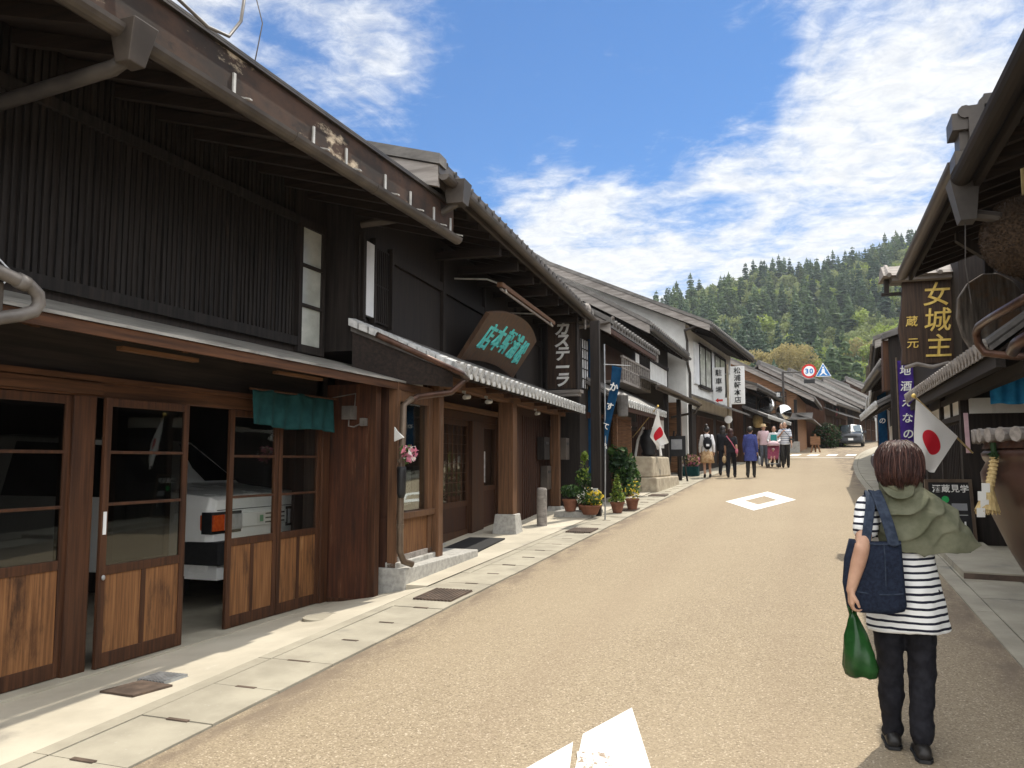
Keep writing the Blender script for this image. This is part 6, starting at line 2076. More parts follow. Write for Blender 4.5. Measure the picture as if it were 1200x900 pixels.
def person(name, label, x, y, heading, h, top, bottom, hair, pose=None, skirt=None, sleeves='long', hairlong=False, hat=None, coat=0.0, group=None, z=None, shoe='shoe', turn=0, arms=None, face=True, bare=False):
    """standing or strolling figure; heights are for a 1.65 m body scaled to h"""
    k = h / 1.65
    loc = (x, y, gz(y) if z is None else z)
    F = Local(loc, heading, k); F.k = k
    T = thing(name, label, 'person', loc, group)
    st = pose if pose is not None else .22
    hipz = .86
    hips = {1: Vector((.085, 0, hipz)), -1: Vector((-.085, 0, hipz))}
    feet = {1: Vector((.095, st * .55, .085)), -1: Vector((-.095, -st * .55, .085))}
    knees = {q: hips[q].lerp(feet[q], .5) + Vector((0, .05 + .03 * (q == 1), 0)) for q in (1, -1)}
    sh = {q: Vector((q * .152, -.01, 1.345)) for q in (1, -1)}
    A = arms or {}
    el, wr = {}, {}
    for q in (1, -1):
        sw = -.10 * q * (st / .22)
        el[q] = Vector(A.get(('e', q), (q * .205, sw - .03, 1.07)))
        wr[q] = Vector(A.get(('w', q), (q * .215, sw * 1.6 + .05, .83)))
    mb = MB()
    head(mb, F, (0, .015, 1.535), turn, 1.10)
    C = lambda p0, p1, r0, r1, m=mb: m.capsule(F(*p0), F(*p1), r0 * k, r1 * k, 10)
    C((0, 0, 1.33), (0, .012, 1.46), .052, .050)
    C((0, 0, 1.0), (0, 0, 1.26), .10, .10)
    C((0, 0, .9), (0, 0, 1.0), .09, .09)
    for q in (1, -1):
        C(Vector((0, 0, 1.29)), sh[q], .055, .05)
        C(sh[q], el[q], .045, .038); C(el[q], wr[q], .038, .027)
        hand(mb, F, wr[q], (wr[q] - el[q]), q, 1.0, .45, (-q, .1, 0))
        C(Vector((q * .06, 0, .88)), hips[q], .075, .07)
        C(hips[q], knees[q], .068, .048); C(knees[q], feet[q], .050, .036)
    mb.fuse('body', 'skin', T, .0115, 2)
    # top
    mb = MB()
    C = lambda p0, p1, r0, r1: mb.capsule(F(*p0), F(*p1), r0 * k, r1 * k, 12)
    zb = .84 - coat
    rings = []
    for z_, rx, ry in ((zb, .175 + coat * .13, .125 + coat * .13), (.84 + (.0 if coat == 0 else .02), .172 + coat * .06, .125 + coat * .05), (1.0, .155 + coat * .03, .115), (1.15, .168, .12), (1.28, .180, .125), (1.36, .145, .105), (1.425, .070, .068)):
        if rings and z_ <= rings_z: continue
        rings_z = z_
        rings.append([F(rx * math.cos(t), ry * math.sin(t), z_) for t in np.linspace(0, 2 * math.pi, 20, endpoint=False)])
    mb.loft(rings)
    for q in (1, -1):
        if sleeves == 'long':
            C(sh[q], el[q], .066, .052); C(el[q], wr[q].lerp(el[q], .06), .052, .040)
        else:
            C(sh[q], sh[q].lerp(el[q], .72), .066, .060)
    mb.fuse('shirt', top, T, .014, 3, wrinkle=(.008 * k, (9, 9, 6)))
    # legs
    if skirt:
        mb = MB()
        mb.loft([[F(rx * math.cos(t), ry * math.sin(t) + .01 * math.sin(6 * t), z_) for t in np.linspace(0, 2 * math.pi, 24, endpoint=False)] for z_, rx, ry in ((skirt, .235, .20), (.7, .20, .16), (.93, .15, .11))])
        mb.build('skirt', bottom, T, smooth=True)
    else:
        mb = MB()
        C = lambda p0, p1, r0, r1: mb.capsule(F(*p0), F(*p1), r0 * k, r1 * k, 12)
        C((-.06, 0, .90), (.06, 0, .90), .092, .092)
        for q in (1, -1):
            C((q * .06, 0, .88), hips[q], .092, .088); C(hips[q], knees[q], .086, .066); C(knees[q], feet[q] + Vector((0, 0, .01)), .070, .056)
        mb.fuse('trousers', bottom, T, .014, 3, wrinkle=(.008 * k, (9, 9, 6)))
    for q in (1, -1):
        mb = MB()
        mb.ell(F, feet[q] + Vector((0, .055, -.035)), (.044, .12, .048), 14, 8); mb.ell(F, feet[q] + Vector((0, -.02, -.01)), (.042, .055, .06), 12, 8)
        mb.v = [(a, b, max(c, loc[2] + .004 + .04 * (b - y))) for a, b, c in mb.v]
        mb.fuse('shoe', shoe, T, .012, 1)
    if hair:
        mb = MB()
        tt = R(turn)
        H = lambda a, b, c: F(a * math.cos(tt) + b * math.sin(tt), .015 - a * math.sin(tt) + b * math.cos(tt), 1.535 + c)
        mb.ell(H, (0, -.026, .040), (.096, .106, .104), 18, 12)
        if hairlong:
            mb.ell(H, (0, -.068, -.08), (.098, .058, .16), 16, 12)
        mb.fuse('hair', hair, T, .011, 2, wrinkle=(.008, (30, 30, 10)))
    if hat:
        mb = MB(); mb.lathe(lambda a, b, c: F(a, b + .005, c), [(.165, 1.575), (.16, 1.585), (.10, 1.59), (.098, 1.66), (.07, 1.685), (.01, 1.69)], 20)
        mb.build('hat', hat, T, smooth=True)
    return T, F


# girl with backpack
T, F = person('person', 'person with a hair bun and a backpack in an orange tan skirt', -3.10, 26.6, -12, 1.60, 'white_cloth', 'tan_skirt', 'hair_black', .18, skirt=.48)
mb = MB(); mb.ell(F, (-.02, -.09, 1.70), (.055, .055, .055), 12, 8); mb.build('hair_bun', 'hair_black', T, smooth=True)
BP = thing('backpack', 'black backpack with a pale emblem on the person with the hair bun', 'backpack', F(0, -.2, 1.0))
mb = MB(); mb.ell(F, (0, -.19, 1.12), (.145, .095, .21), 16, 12); mb.fuse('bag', 'black_cloth', BP, .015, 2)
mb = MB(); mb.box(F, -.05, .05, -.295, -.275, 1.02, 1.09); mb.build('emblem', 'white_cloth', BP)
mb = MB()
for q in (1, -1):
    mb.tube([F(q * .09, -.14, 1.28), F(q * .11, -.05, 1.40), F(q * .11, .08, 1.36), F(q * .12, .115, 1.18), F(q * .14, -.02, 1.0)], .018, 6)
mb.build('strap', 'black_cloth', BP)
# two in black
T, F = person('person', 'person with long dark hair in black, leftmost of the walking black pair', -2.72, 27.9, 4, 1.62, 'black_cloth', 'trouser', 'hair_black', .28, hairlong=True)
T, F = person('person', 'person in black with brown hair and a pink bag strap across the back', -2.38, 26.75, 4, 1.52, 'black_cloth', 'trouser', 'hair_brown', .2, sleeves='short', hairlong=True)
mb = MB(); mb.tube([F(-.12, -.12, 1.42), F(.05, -.16, 1.2), F(.17, -.13, .98)], .016, 6); mb.ell(F, (.21, -.10, .90), (.05, .09, .10), 12, 8)
tag(mb.build('shoulder_bag', pm('pink leather', (.45, .10, .16), (.55, .16, .22)), loc=F(.2, -.1, .9)), 'pink shoulder bag worn by the brown haired person in black', 'bag')
mb = MB(); mb.ell(F, (-.24, .05, .62), (.07, .10, .13), 12, 8); mb.tube([F(-.24, .0, .70), F(-.235, .03, .83), F(-.24, .1, .70)], .008, 5)
tag(mb.build('carrier_bag', 'tan_cloth', loc=F(-.24, 0, .6)), 'tan carrier bag held by the person in black', 'bag')
# blue tunic
T, F = person('person', 'person in a long blue violet tunic and dark trousers', -1.79, 26.8, 2, 1.58, 'blue_tunic', 'charcoal', 'hair_black', .12, coat=.30)
mb = MB(); mb.ell(F, (.27, .06, .55), (.05, .10, .15), 12, 8); mb.tube([F(.25, .02, .68), F(.235, .05, .82), F(.25, .12, .68)], .008, 5)
tag(mb.build('carrier_bag', 'corrug', loc=F(.25, 0, .55)), 'grey carrier bag held by the person in the blue tunic', 'bag')
# group coming towards us
T, F = person('person', 'person in a pale pink shirt and a cream cap beside the stroller', -1.78, 34.4, 172, 1.66, 'pink_cloth', 'grey_jeans', 'hair_grey', .15, hat='tan_cloth', sleeves='short')
T, F = person('person', 'person in white with a teal bib pushing the stroller', -1.36, 34.0, 184, 1.58, 'white_cloth', 'charcoal', 'hair_brown', .1, arms={('e', 1): (.24, .08, 1.08), ('w', 1): (.16, .32, 1.02), ('e', -1): (-.24, .08, 1.08), ('w', -1): (-.16, .32, 1.02)})
mb = MB(); mb.box(F, -.12, .12, .115, .135, 1.0, 1.32); o = mb.build('bib', 'teal_cloth', T)
T, F = person('person', 'person in dark clothes behind the stroller group', -1.15, 36.5, 178, 1.70, 'black_cloth', 'trouser', 'hair_black', .15)
T, F = person('person', 'man in a striped shirt and dark trousers walking towards the camera', -.93, 33.2, 176, 1.74, 'man_stripes', 'charcoal', 'hair_grey', .26, sleeves='short', arms={('e', 1): (.24, .08, 1.10), ('w', 1): (.10, .22, 1.28)})
mb = MB(); mb.ell(F, (-.22, .12, .98), (.09, .05, .09), 12, 8); mb.tube([F(.1, .10, 1.42), F(-.08, .14, 1.22), F(-.2, .13, 1.04)], .010, 6)
tag(mb.build('waist_bag', 'charcoal', loc=F(-.2, .1, .95)), 'dark bag slung across the man in the striped shirt', 'bag')
# stroller and child
SL = Local((-1.38, 33.35, gz(33.35)), 184)
ST = thing('stroller', 'maroon pushchair with small black wheels', 'stroller', SL.loc)
mb = MB(); mb.loft([[SL(x, y, z) for x, y, z in r] for r in ([(-.20, -.15, .30), (.20, -.15, .30), (.20, .22, .34), (-.20, .22, .34)], [(-.22, -.22, .85), (.22, -.22, .85), (.22, -.10, .85), (-.22, -.10, .85)])]); mb.build('seat', 'stroller', ST, bevel=.02)
mb = MB(); mb.ell(SL, (0, -.12, .88), (.24, .22, .16), 14, 10); mb.v = [(a, b, max(c, SL.loc[2] + .84)) for a, b, c in mb.v]; mb.build('canopy', 'pink_cloth', ST, smooth=True)
mb = MB()
for q in (1, -1):
    mb.tube([SL(q * .21, .30, .10), SL(q * .21, -.05, .50), SL(q * .21, -.40, 1.0)], .013, 6); mb.tube([SL(q * .21, -.32, .10), SL(q * .21, .02, .5)], .013, 6)
mb.tube([SL(-.21, -.40, 1.0), SL(.21, -.40, 1.0)], .014, 6); mb.box(SL, -.2, .2, .28, .36, .14, .17)
mb.build('frame', 'steel', ST)
for q in (1, -1):
    for yy in (.30, -.32):
        mb = MB(); mb.lathe(lambda a, b, c: SL(q * .21 + c, yy + a, .09 + b), [(.05, -.03), (.085, -.025), (.09, 0), (.085, .025), (.05, .03)], 14); mb.build('wheel', 'rubber', ST)
KT = thing('person', 'small child in pale clothes sitting in the stroller', 'person', SL(0, .02, .4))
KF = Local(SL(0, 0, 0), 184, .55); KF.k = .55
mb = MB(); head(mb, KF, (0, .0, 1.22), 0, 1.15)
for a, b, r0, r1 in (((0, -.05, .72), (0, -.03, 1.02), .12, .11), ((0, -.02, 1.0), (0, 0, 1.14), .05, .05)):
    mb.capsule(KF(*a), KF(*b), r0 * .55, r1 * .55, 10)
for q in (1, -1):
    mb.capsule(KF(q * .12, -.02, 1.0), KF(q * .20, .12, .82), .05 * .55, .04 * .55, 8); mb.capsule(KF(q * .20, .12, .82), KF(q * .12, .27, .80), .04 * .55, .03 * .55, 8)
    mb.capsule(KF(q * .08, 0, .70), KF(q * .10, .32, .72), .075 * .55, .06 * .55, 8); mb.capsule(KF(q * .10, .32, .72), KF(q * .10, .42, .45), .055 * .55, .045 * .55, 8)
    hand(mb, KF, (q * .12, .27, .80), (-q * .3, 1, 0), q, .8, .6, (0, 0, -1))
mb.fuse('body', 'skin', KT, .008, 2)
mb = MB(); mb.capsule(KF(0, -.05, .72), KF(0, -.03, 1.0), .145 * .55, .13 * .55, 12)
for q in (1, -1):
    mb.capsule(KF(q * .12, -.02, 1.0), KF(q * .20, .12, .82), .065 * .55, .058 * .55, 8)
    mb.capsule(KF(q * .08, 0, .70), KF(q * .10, .30, .72), .09 * .55, .075 * .55, 8)
mb.fuse('romper', 'pink_cloth', KT, .01, 2)
mb = MB(); mb.ell(KF, (0, -.03, 1.27), (.10, .11, .10), 14, 10); mb.build('hat', 'white_cloth', KT, smooth=True)

# ================================================================== the woman walking ahead
WX, WY = .41, 4.56
WF = Local((WX, WY, gz(WY)), 0, .955); WF.k = .955
Wn = thing('person', 'woman seen from behind in a striped tunic, green scarf and black trousers', 'person', WF.loc)
mb = MB()
C = lambda p0, p1, r0, r1, n=14: mb.capsule(WF(*p0), WF(*p1), r0 * .955, r1 * .955, n)
HC = (.012, .02, 1.468)
head(mb, WF, HC, 14, 1.0, 0)
C((0.005, -.005, 1.29), (.01, .015, 1.40), .050, .047)
C((0, 0, .95), (0, 0, 1.17), .11, .095); C((0, 0, .8), (0, 0, .95), .10, .10)
shl, ell_, wrl = (-.155, -.03, 1.245), (-.205, -.215, 1.035), (-.262, -.225, .835)
shr, elr, wrr = (.138, .0, 1.235), (.165, .12, 1.05), (.10, .22, 1.30)
for a, b, c in ((shl, ell_, wrl), (shr, elr, wrr)):
    C((0, 0, 1.22), a, .07, .052); C(a, b, .047, .037); C(b, Vector(b).lerp(Vector(c), .35), .038, .037); C(Vector(b).lerp(Vector(c), .35), c, .037, .024)
hand(mb, WF, wrl, (-.10, .08, -1), -1, .92, .75, (.9, .3, 0))
hand(mb, WF, wrr, (-.2, -.1, 1), 1, .92, .6, (-.8, -.4, 0))
HIP = {-1: (-.075, 0, .80), 1: (.080, 0, .80)}
KN = {-1: (-.078, .055, .45), 1: (.072, .02, .44)}
AN = {-1: (-.076, .085, .075), 1: (.050, -.055, .085)}
for q in (1, -1):
    C(HIP[q], KN[q], .070, .046); C(KN[q], AN[q], .044, .032)
mb.fuse('body', 'skin', Wn, .0052, 3)

# striped tunic
mb = MB()
tx = lambda z: .018 * max(0, (1.1 - z) / .5)
rings = []
for z_, rx, ry in ((.615, .184, .142), (.63, .187, .144), (.70, .180, .140), (.80, .170, .134), (.92, .156, .124), (1.02, .150, .118), (1.12, .158, .118), (1.20, .162, .112), (1.26, .140, .095), (1.305, .085, .070)):
    rings.append([WF(tx(z_) + rx * math.cos(t) + .012 * max(0, 1 - (z_ - .6) / .4) * math.sin(5 * t + 1), ry * math.sin(t) * (1 + .05 * math.sin(4 * t)), z_ + .008 * math.sin(3 * t) * (z_ < .64)) for t in np.linspace(0, 2 * math.pi, 40, endpoint=False)])
mb.loft(rings)
for a, b in ((shl, ell_), (shr, elr)):
    C(a, Vector(a).lerp(Vector(b), .52), .068, .066)
mb.fuse('tunic', 'stripes', Wn, .0075, 3, wrinkle=(.011, (7, 7, 4)))

# trousers
mb = MB()
C((-.055, 0, .82), (.055, 0, .82), .102, .102)
for q in (1, -1):
    C(HIP[q], KN[q], .094, .066)
    kn, an = Vector(KN[q]), Vector(AN[q])
    C(kn, kn.lerp(an, .45), .066, .062); C(kn.lerp(an, .45), an + Vector((0, 0, .01)), .062, .054)
mb.fuse('trousers', 'trouser', Wn, .0075, 3, wrinkle=(.012, (9, 9, 11)))
for q in (1, -1):
    a = Vector(AN[q])
    g = Vector(WF(a.x, a.y, 0)); gzz = gz(g.y) - WF.loc[2]
    F2 = lambda x, y, z, a=a, gzz=gzz: WF(a.x + x, a.y + y, gzz + z)
    mb = MB()
    rr = []
    for y_, wd, ht, lo in ((-.085, .024, .055, .012), (-.07, .034, .075, .004), (-.02, .038, .085, .002), (.04, .040, .075, .002), (.09, .046, .055, .002), (.135, .040, .042, .006), (.155, .022, .030, .012)):
        rr.append([F2(wd * math.cos(t), y_, lo + (ht - lo) * .5 + (ht - lo) * .5 * math.sin(t)) for t in np.linspace(0, 2 * math.pi, 16, endpoint=False)])
    mb.loft(rr)
    sh_ = mb.build('shoe', 'shoe', Wn, smooth=True)
    mb = MB()
    out_ = [(.026, -.088), (.042, -.05), (.040, .0), (.044, .05), (.050, .09), (.042, .138), (.02, .16)]
    pts = out_ + [(-x, y) for x, y in reversed(out_)]
    mb.loft([[F2(x, y, 0) for x, y in pts], [F2(x, y, .016) for x, y in pts]])
    mb.build('sole', 'rubber', sh_)

# bobbed hair: cap plus many locks
mb = MB()
HT = R(14)
def HF(x, y, z): return WF(HC[0] + x * math.cos(HT) + y * math.sin(HT), HC[1] - x * math.sin(HT) + y * math.cos(HT), HC[2] + z)
mb.ell(HF, (0, -.015, .022), (.098, .110, .098), 28, 18)
mb.ell(HF, (0, -.040, -.045), (.100, .084, .080), 24, 14)
hb = mb.fuse('hair', 'hair_brown', Wn, .006, 3, wrinkle=(.006, (30, 30, 9)))
mb = MB()
hr = random.Random(11)
for i in range(1500):
    az = hr.uniform(-math.pi * .82, math.pi * .82) - math.pi / 2
    back = .5 - .5 * math.sin(az)
    zend = (-.118 - .010 * back) * hr.uniform(.55, 1.08)
    off = hr.gauss(.002, .006)
    ph_ = hr.uniform(0, 6.28)
    cz = Vector((math.cos(az) * 1.7, math.sin(az) * 1.7, 0))
    vol = 1 + .07 * mnoise.noise(cz) + .03 * math.sin(az * 9)
    start = hr.uniform(.0, .35)
    pts = []
    for j in range(8):
        t = start + (1 - start) * j / 7
        z_ = .122 + (zend - .122) * (t ** 1.2)
        if z_ > .0:
            prof = math.sqrt(max(0.0, 1 - (z_ / .124) ** 2)) ** .82
        else:
            q = -z_ / .13
            prof = 1 + .05 * q - (.34 + .12 * math.sin(az * 7 + 2)) * q ** 2.6
        w_ = az + .07 * math.sin(t * 4 + ph_) + .02 * math.sin(t * 9 + ph_ * 2)
        rx, ry = (.107 + off) * vol, (.119 + off) * vol
        pts.append(HF(rx * prof * math.cos(w_), -.016 + ry * prof * math.sin(w_) - .014 * back * max(0, -z_) / .1, z_ + off * .5))
    r0 = hr.uniform(.0020, .0042)
    mb.tube(pts, [r0 * .6, r0, r0, r0, r0, r0 * .9, r0 * .6, .0005], 4, 1 if hr.random() < .22 else 0, True, .6)
MT['hair_light'] = pm('reddish hair strands', (.055, .022, .016), (.13, .056, .040), (130, 130, 9), (.3, .7), .42, .4, .004, spec=.4)
mb.build('hair_locks', ['hair_brown', 'hair_light'], Wn, smooth=True)

# scarf: draped shawl, bulky over the right shoulder with a corner blowing to the right
def shawl(u, v):
    th = 2 * math.pi * u                      # 0 right, pi/2 front, 3pi/2 back
    c, s = math.cos(th), math.sin(th)
    keys = ((0, .066, .068, 1.372), (.10, .088, .090, 1.388), (.20, .098, .098, 1.345), (.38, .140, .116, 1.295), (.60, .178, .140, 1.215), (.80, .186, .156, 1.115), (1.0, .176, .160, 1.010))
    for (a, b) in zip(keys, keys[1:]):
        if v <= b[0] + 1e-6:
            t = (v - a[0]) / (b[0] - a[0]); t = t * t * (3 - 2 * t) * .5 + t * .5
            rx, ry, z = (a[k] + (b[k] - a[k]) * t for k in (1, 2, 3))
            break
    right, left, backness = max(0, c), max(0, -c), max(0, -s)
    rx += .045 * right ** .8 * min(1, max(0, v - .15) / .4) - .050 * left * min(1, max(0, v - .2) / .3)
    z += .045 * left * v
    # swags hang from the right shoulder across the back, crests sharper than troughs
    ph = 25.0 * (v - .30 * backness + .20 * c) + 1.4 * math.sin(2 * th + 1) + 1.6 * mnoise.noise(Vector((c * 1.5, s * 1.5, v * 2)))
    swag = 1 - 2 * abs(math.sin(ph * .5)) ** .75
    amp = .026 * min(1, v / .45) ** 1.3 * math.sin(math.pi * min(1, .12 + v * .95)) * (.30 + backness)
    ph2 = 5.5 * th - 7 * v + 1.5 * math.sin(3 * th)
    f2 = .020 * v ** 1.3 * (1 - 2 * abs(math.sin(ph2 * .5)) ** .8) * (.3 + right)
    k = 1 + (swag * amp + f2) / max(rx, .06)
    d = (th + math.pi) % (2 * math.pi) - math.pi + .22
    g = math.exp(-(abs(d) / .36) ** 1.7) * max(0, (v - .30) / .70) ** 1.15
    x = .006 + rx * k * c + .125 * g
    y = -.004 + ry * k * s - .02 * g + .045 * g * math.sin(9 * d + 2)
    z = z + .035 * g + .020 * g * math.sin(11 * d + 1) - .012 * swag * backness * v
    z += .015 * mnoise.noise(Vector((x * 14, y * 14, z * 14))) * v
    return WF(x, y, z)
mb = MB(); mb.grid(shawl, 220, 110, wrap=True)
mb.build('scarf', 'scarf', Wn, smooth=True, solid=.004, recalc=True)
mb = MB()     # bunched collar
rings = []
for t in np.linspace(0, 2 * math.pi, 48, endpoint=False):
    cxx, cyy, czz = .008 + .078 * math.cos(t), .004 + .080 * math.sin(t), 1.355 + .014 * math.sin(t * 2) - .020 * math.sin(t) * -1
    rr = .027 + .004 * math.sin(5 * t)
    rings.append([WF(cxx + rr * math.cos(a) * math.cos(t), cyy + rr * math.cos(a) * math.sin(t), czz + rr * 1.1 * math.sin(a) + .006 * math.sin(3 * a + 4 * t)) for a in np.linspace(0, 2 * math.pi, 14, endpoint=False)])
rings.append(rings[0])
mb.loft(rings, cap=False)
mb.build('scarf_collar', 'scarf', Wn, smooth=True)

# tote bag
TB = thing('tote_bag', 'dark blue denim tote bag on the shoulder of the striped woman', 'bag', WF(-.14, -.15, .74))
mb = MB()
rings = []
for z_, x0, x1, dy, yc in ((.735, -.245, -.015, .045, -.175), (.76, -.285, -.005, .052, -.175), (.86, -.300, -.010, .050, -.172), (.98, -.288, -.014, .046, -.168), (1.085, -.262, -.018, .040, -.165)):
    r = []
    for t in np.linspace(0, 2 * math.pi, 44, endpoint=False):
        c, s = math.cos(t), math.sin(t)
        e = .42
        X_ = (x0 + x1) / 2 + (x1 - x0) / 2 * math.copysign(abs(c) ** e, c)
        Y_ = yc + dy * math.copysign(abs(s) ** e, s) + .008 * math.sin(X_ * 40 + z_ * 20)
        r.append(WF(X_, Y_, z_ + .012 * math.sin(X_ * 12) + .05 * (X_ + .12) * (z_ < .8)))
    rings.append(r)
mb.loft(rings)
tb = mb.build('bag', 'denim', TB, smooth=True, bevel=0)
mb = MB()
for z_ in (1.076, .83):
    mb.tube([WF(x, -.165 - .044 + .0 * x - (.012 if z_ < 1 else 0), z_ + .012 * math.sin(x * 12)) for x in np.linspace(-.235, -.022, 12)], .004, 6)
mb.tube([WF(-.10, -.226, .86), WF(-.098, -.218, .98), WF(-.10, -.208, 1.075)], .003, 5)
mb.build('seam', 'denim_light', tb)
def strap(pts, wd, nm):
    mb = MB()
    P_ = [Vector(WF(*p)) for p in pts]
    n = 40
    def sp(t):
        f = t * (len(P_) - 1); i = min(int(f), len(P_) - 2); q = f - i
        p0, p1, p2, p3 = P_[max(i - 1, 0)], P_[i], P_[i + 1], P_[min(i + 2, len(P_) - 1)]
        return .5 * ((2 * p1) + (-p0 + p2) * q + (2 * p0 - 5 * p1 + 4 * p2 - p3) * q * q + (-p0 + 3 * p1 - 3 * p2 + p3) * q ** 3)
    mb.grid(lambda u, v: tuple(sp(v) + Vector((wd * (u - .5), 0, .004 * math.cos(6.28 * u)))), 6, n)
    return mb.build(nm, 'denim_light', TB, smooth=True, solid=.006)
strap([(-.055, -.212, 1.06), (-.075, -.195, 1.16), (-.105, -.135, 1.27), (-.122, -.05, 1.325), (-.125, .06, 1.30), (-.13, .13, 1.2), (-.12, .10, 1.05)], .052, 'strap')
strap([(-.185, -.205, 1.06), (-.17, -.19, 1.15), (-.150, -.13, 1.262), (-.148, -.05, 1.322), (-.15, .05, 1.29), (-.17, .05, 1.15), (-.2, -.06, 1.04)], .044, 'strap')

# green plastic bag in the left hand
GB = thing('plastic_bag', 'dark green plastic shopping bag hanging from the striped woman\'s left hand', 'bag', WF(-.2, .02, .4))
mb = MB()
gr = random.Random(4)
rings = []
for z_, rx, ry in ((.405, .050, .045), (.412, .070, .060), (.45, .080, .070), (.53, .074, .064), (.61, .055, .045), (.68, .026, .020), (.715, .014, .012)):
    cx_ = -.205 - .032 * (z_ - .4) / .32
    rings.append([WF(cx_ - .02 + rx * math.cos(t) * (1 + .10 * math.sin(4 * t + z_ * 20) + .05 * math.sin(9 * t + z_ * 45)), -.195 + ry * math.sin(t) * (1 + .10 * math.sin(5 * t - z_ * 16)), z_ + .006 * math.sin(3 * t)) for t in np.linspace(0, 2 * math.pi, 36, endpoint=False)])
mb.loft(rings)
gb = mb.build('bag', 'poly_green', GB, smooth=True)
mb = MB()
for dx_ in (-.012, .012):
    mb.tube([WF(-.255 + dx_, -.20, .70), WF(-.263 + dx_ * 1.4, -.20, .755), WF(-.266 + dx_, -.185, .775), WF(-.262 + dx_ * .6, -.175, .75), WF(-.255 + dx_ * .5, -.185, .70)], .006, 6)
mb.build('handle', 'poly_green', GB, smooth=True)
mb = MB(); mb.box(WF, -.26, -.185, -.235, -.16, .412, .50); mb.build('parcel', 'tan_cloth', GB, bevel=.01)

# ================================================================== plants by the sweet shop
def pot(name, label, x, y, r, h, mat='terracotta', z=None, cat='flower pot', group=None):
    z = gz(y) + .014 if z is None else z
    T = thing(name, label, cat, (x, y, z), group)
    F = Local((x, y, z))
    mb = MB(); mb.lathe(F, [(r * .62, 0), (r * .66, .01), (r * .95, h * .82), (r * 1.06, h * .83), (r * 1.08, h), (r * .95, h), (r * .92, h * .9), (.01, h * .88)], 22)
    mb.build('pot', mat, T)
    return T, F
mb = MB(); mb.box(IDENT, -4.42, -3.72, 14.35, 15.25, .52, .69)
tag(mb.build('planter_step', 'stone', loc=(-4.1, 14.8, .6), bevel=.01), 'low stone block carrying the flower pots', 'stone block')
T, F = pot('potted_plant', 'terracotta pot of grey green leaves, leftmost of the flower pots', -4.12, 14.40, .14, .22, z=.69)
mb = MB(); mb.leaves(F(0, 0, .36), (.18, .18, .12), 200, .045, [0, 1]); mb.build('foliage', ['leaf_dark', 'leaf'], T, recalc=False)
T, F = pot('potted_plant', 'tall upright green potted plant with a pale top behind the yellow flowers', -3.98, 14.85, .15, .24, z=.69)
mb = MB(); mb.tube([F(0, 0, .2), F(.01, 0, .6), F(.02, 0, .98)], .012, 6); mb.build('stem', 'leaf_dark', T)
mb = MB(); mb.leaves(F(.0, 0, .52), (.15, .15, .32), 150, .062, [0, 1, 1]); mb.leaves(F(.02, 0, .98), (.07, .07, .10), 50, .05, [2]); mb.leaves(F(.02, -.1, .7), (.12, .12, .2), 30, .05, [2]); mb.build('foliage', ['leaf_dark', 'leaf', 'leaf_lime'], T, recalc=False)
T, F = pot('potted_plant', 'broad terracotta bowl of yellow and white flowers', -3.76, 14.42, .20, .17, z=.64)
mb = MB(); mb.leaves(F(0, 0, .28), (.24, .24, .13), 240, .05, [0]); mb.leaves(F(.10, -.05, .30), (.17, .17, .15), 90, .042, [1]); mb.leaves(F(-.05, -.05, .36), (.2, .14, .14), 60, .03, [0, 1, 2]); mb.leaves(F(-.14, -.05, .28), (.11, .12, .10), 45, .04, [2]); mb.build('foliage', ['leaf', 'petal_yellow', 'petal_white'], T, recalc=False)
T, F = pot('potted_plant', 'pot with a lime green cone shaped conifer beside the banner pole', -3.46, 15.3, .13, .20)
mb = MB()
for k in range(9):
    t = k / 9
    mb.leaves(F(0, 0, .24 + .46 * t), (.15 * (1 - t) + .02, .15 * (1 - t) + .02, .07), int(90 * (1 - t) + 14), .035, [0, 0, 1], shell=.2, up=1.5)
mb.build('foliage', ['leaf_lime', 'leaf'], T, recalc=False)
T, F = pot('potted_plant', 'pot of cream yellow blossoms right of the lime conifer', -3.30, 15.9, .13, .22)
mb = MB(); mb.leaves(F(0, 0, .40), (.18, .18, .2), 150, .042, [0, 0, 1]); mb.build('foliage', ['leaf', 'petal_yellow'], T, recalc=False)
T = thing('shrub', 'dark green leafy shrub before the lattice box', 'shrub', (-3.78, 17.3, gz(17.3)))
F = Local(T.location)
mb = MB(); mb.leaves(F(0, 0, .78), (.30, .30, .36), 420, .085, [0, 0, 1]); mb.leaves(F(.16, -.1, .5), (.24, .24, .26), 150, .08, [0, 1]); mb.leaves(F(-.1, 0, 1.05), (.22, .2, .22), 90, .08, [0, 1]); mb.build('foliage', ['leaf_dark', 'leaf'], T, recalc=False)
mb = MB(); mb.tube([F(0, 0, -.02), F(.02, 0, .5), F(-.05, 0, .9)], .025, 6); mb.tube([F(0, 0, .3), F(.15, 0, .8)], .015, 6); mb.build('stem', 'wood_brown', T)

# stone pedestal and what stands on it
PD = thing('stone_pedestal', 'weathered two tier stone pedestal at the pavement edge', 'pedestal', (-3.85, 21.5, gz(21)))
mb = MB(); mb.hexa([(-4.4, 20.2, .75), (-3.60, 20.4, .75), (-3.46, 23.2, .75), (-4.4, 23.2, .75), (-4.4, 20.2, 1.18), (-3.62, 20.4, 1.18), (-3.50, 23.2, 1.18), (-4.4, 23.2, 1.18)]); mb.build('lower_block', 'stone_tan', PD, bevel=.03)
mb = MB(); mb.hexa([(-4.35, 20.35, 1.182), (-3.72, 20.5, 1.182), (-3.62, 22.7, 1.182), (-4.35, 22.7, 1.182), (-4.33, 20.4, 1.72), (-3.74, 20.55, 1.70), (-3.66, 22.6, 1.70), (-4.33, 22.6, 1.72)]); mb.build('upper_block', 'stone_tan', PD, bevel=.04)
JR = thing('lantern_stand', 'dark carved stand between pale legs on the stone pedestal', 'stand', (-4.0, 21.2, 1.72))
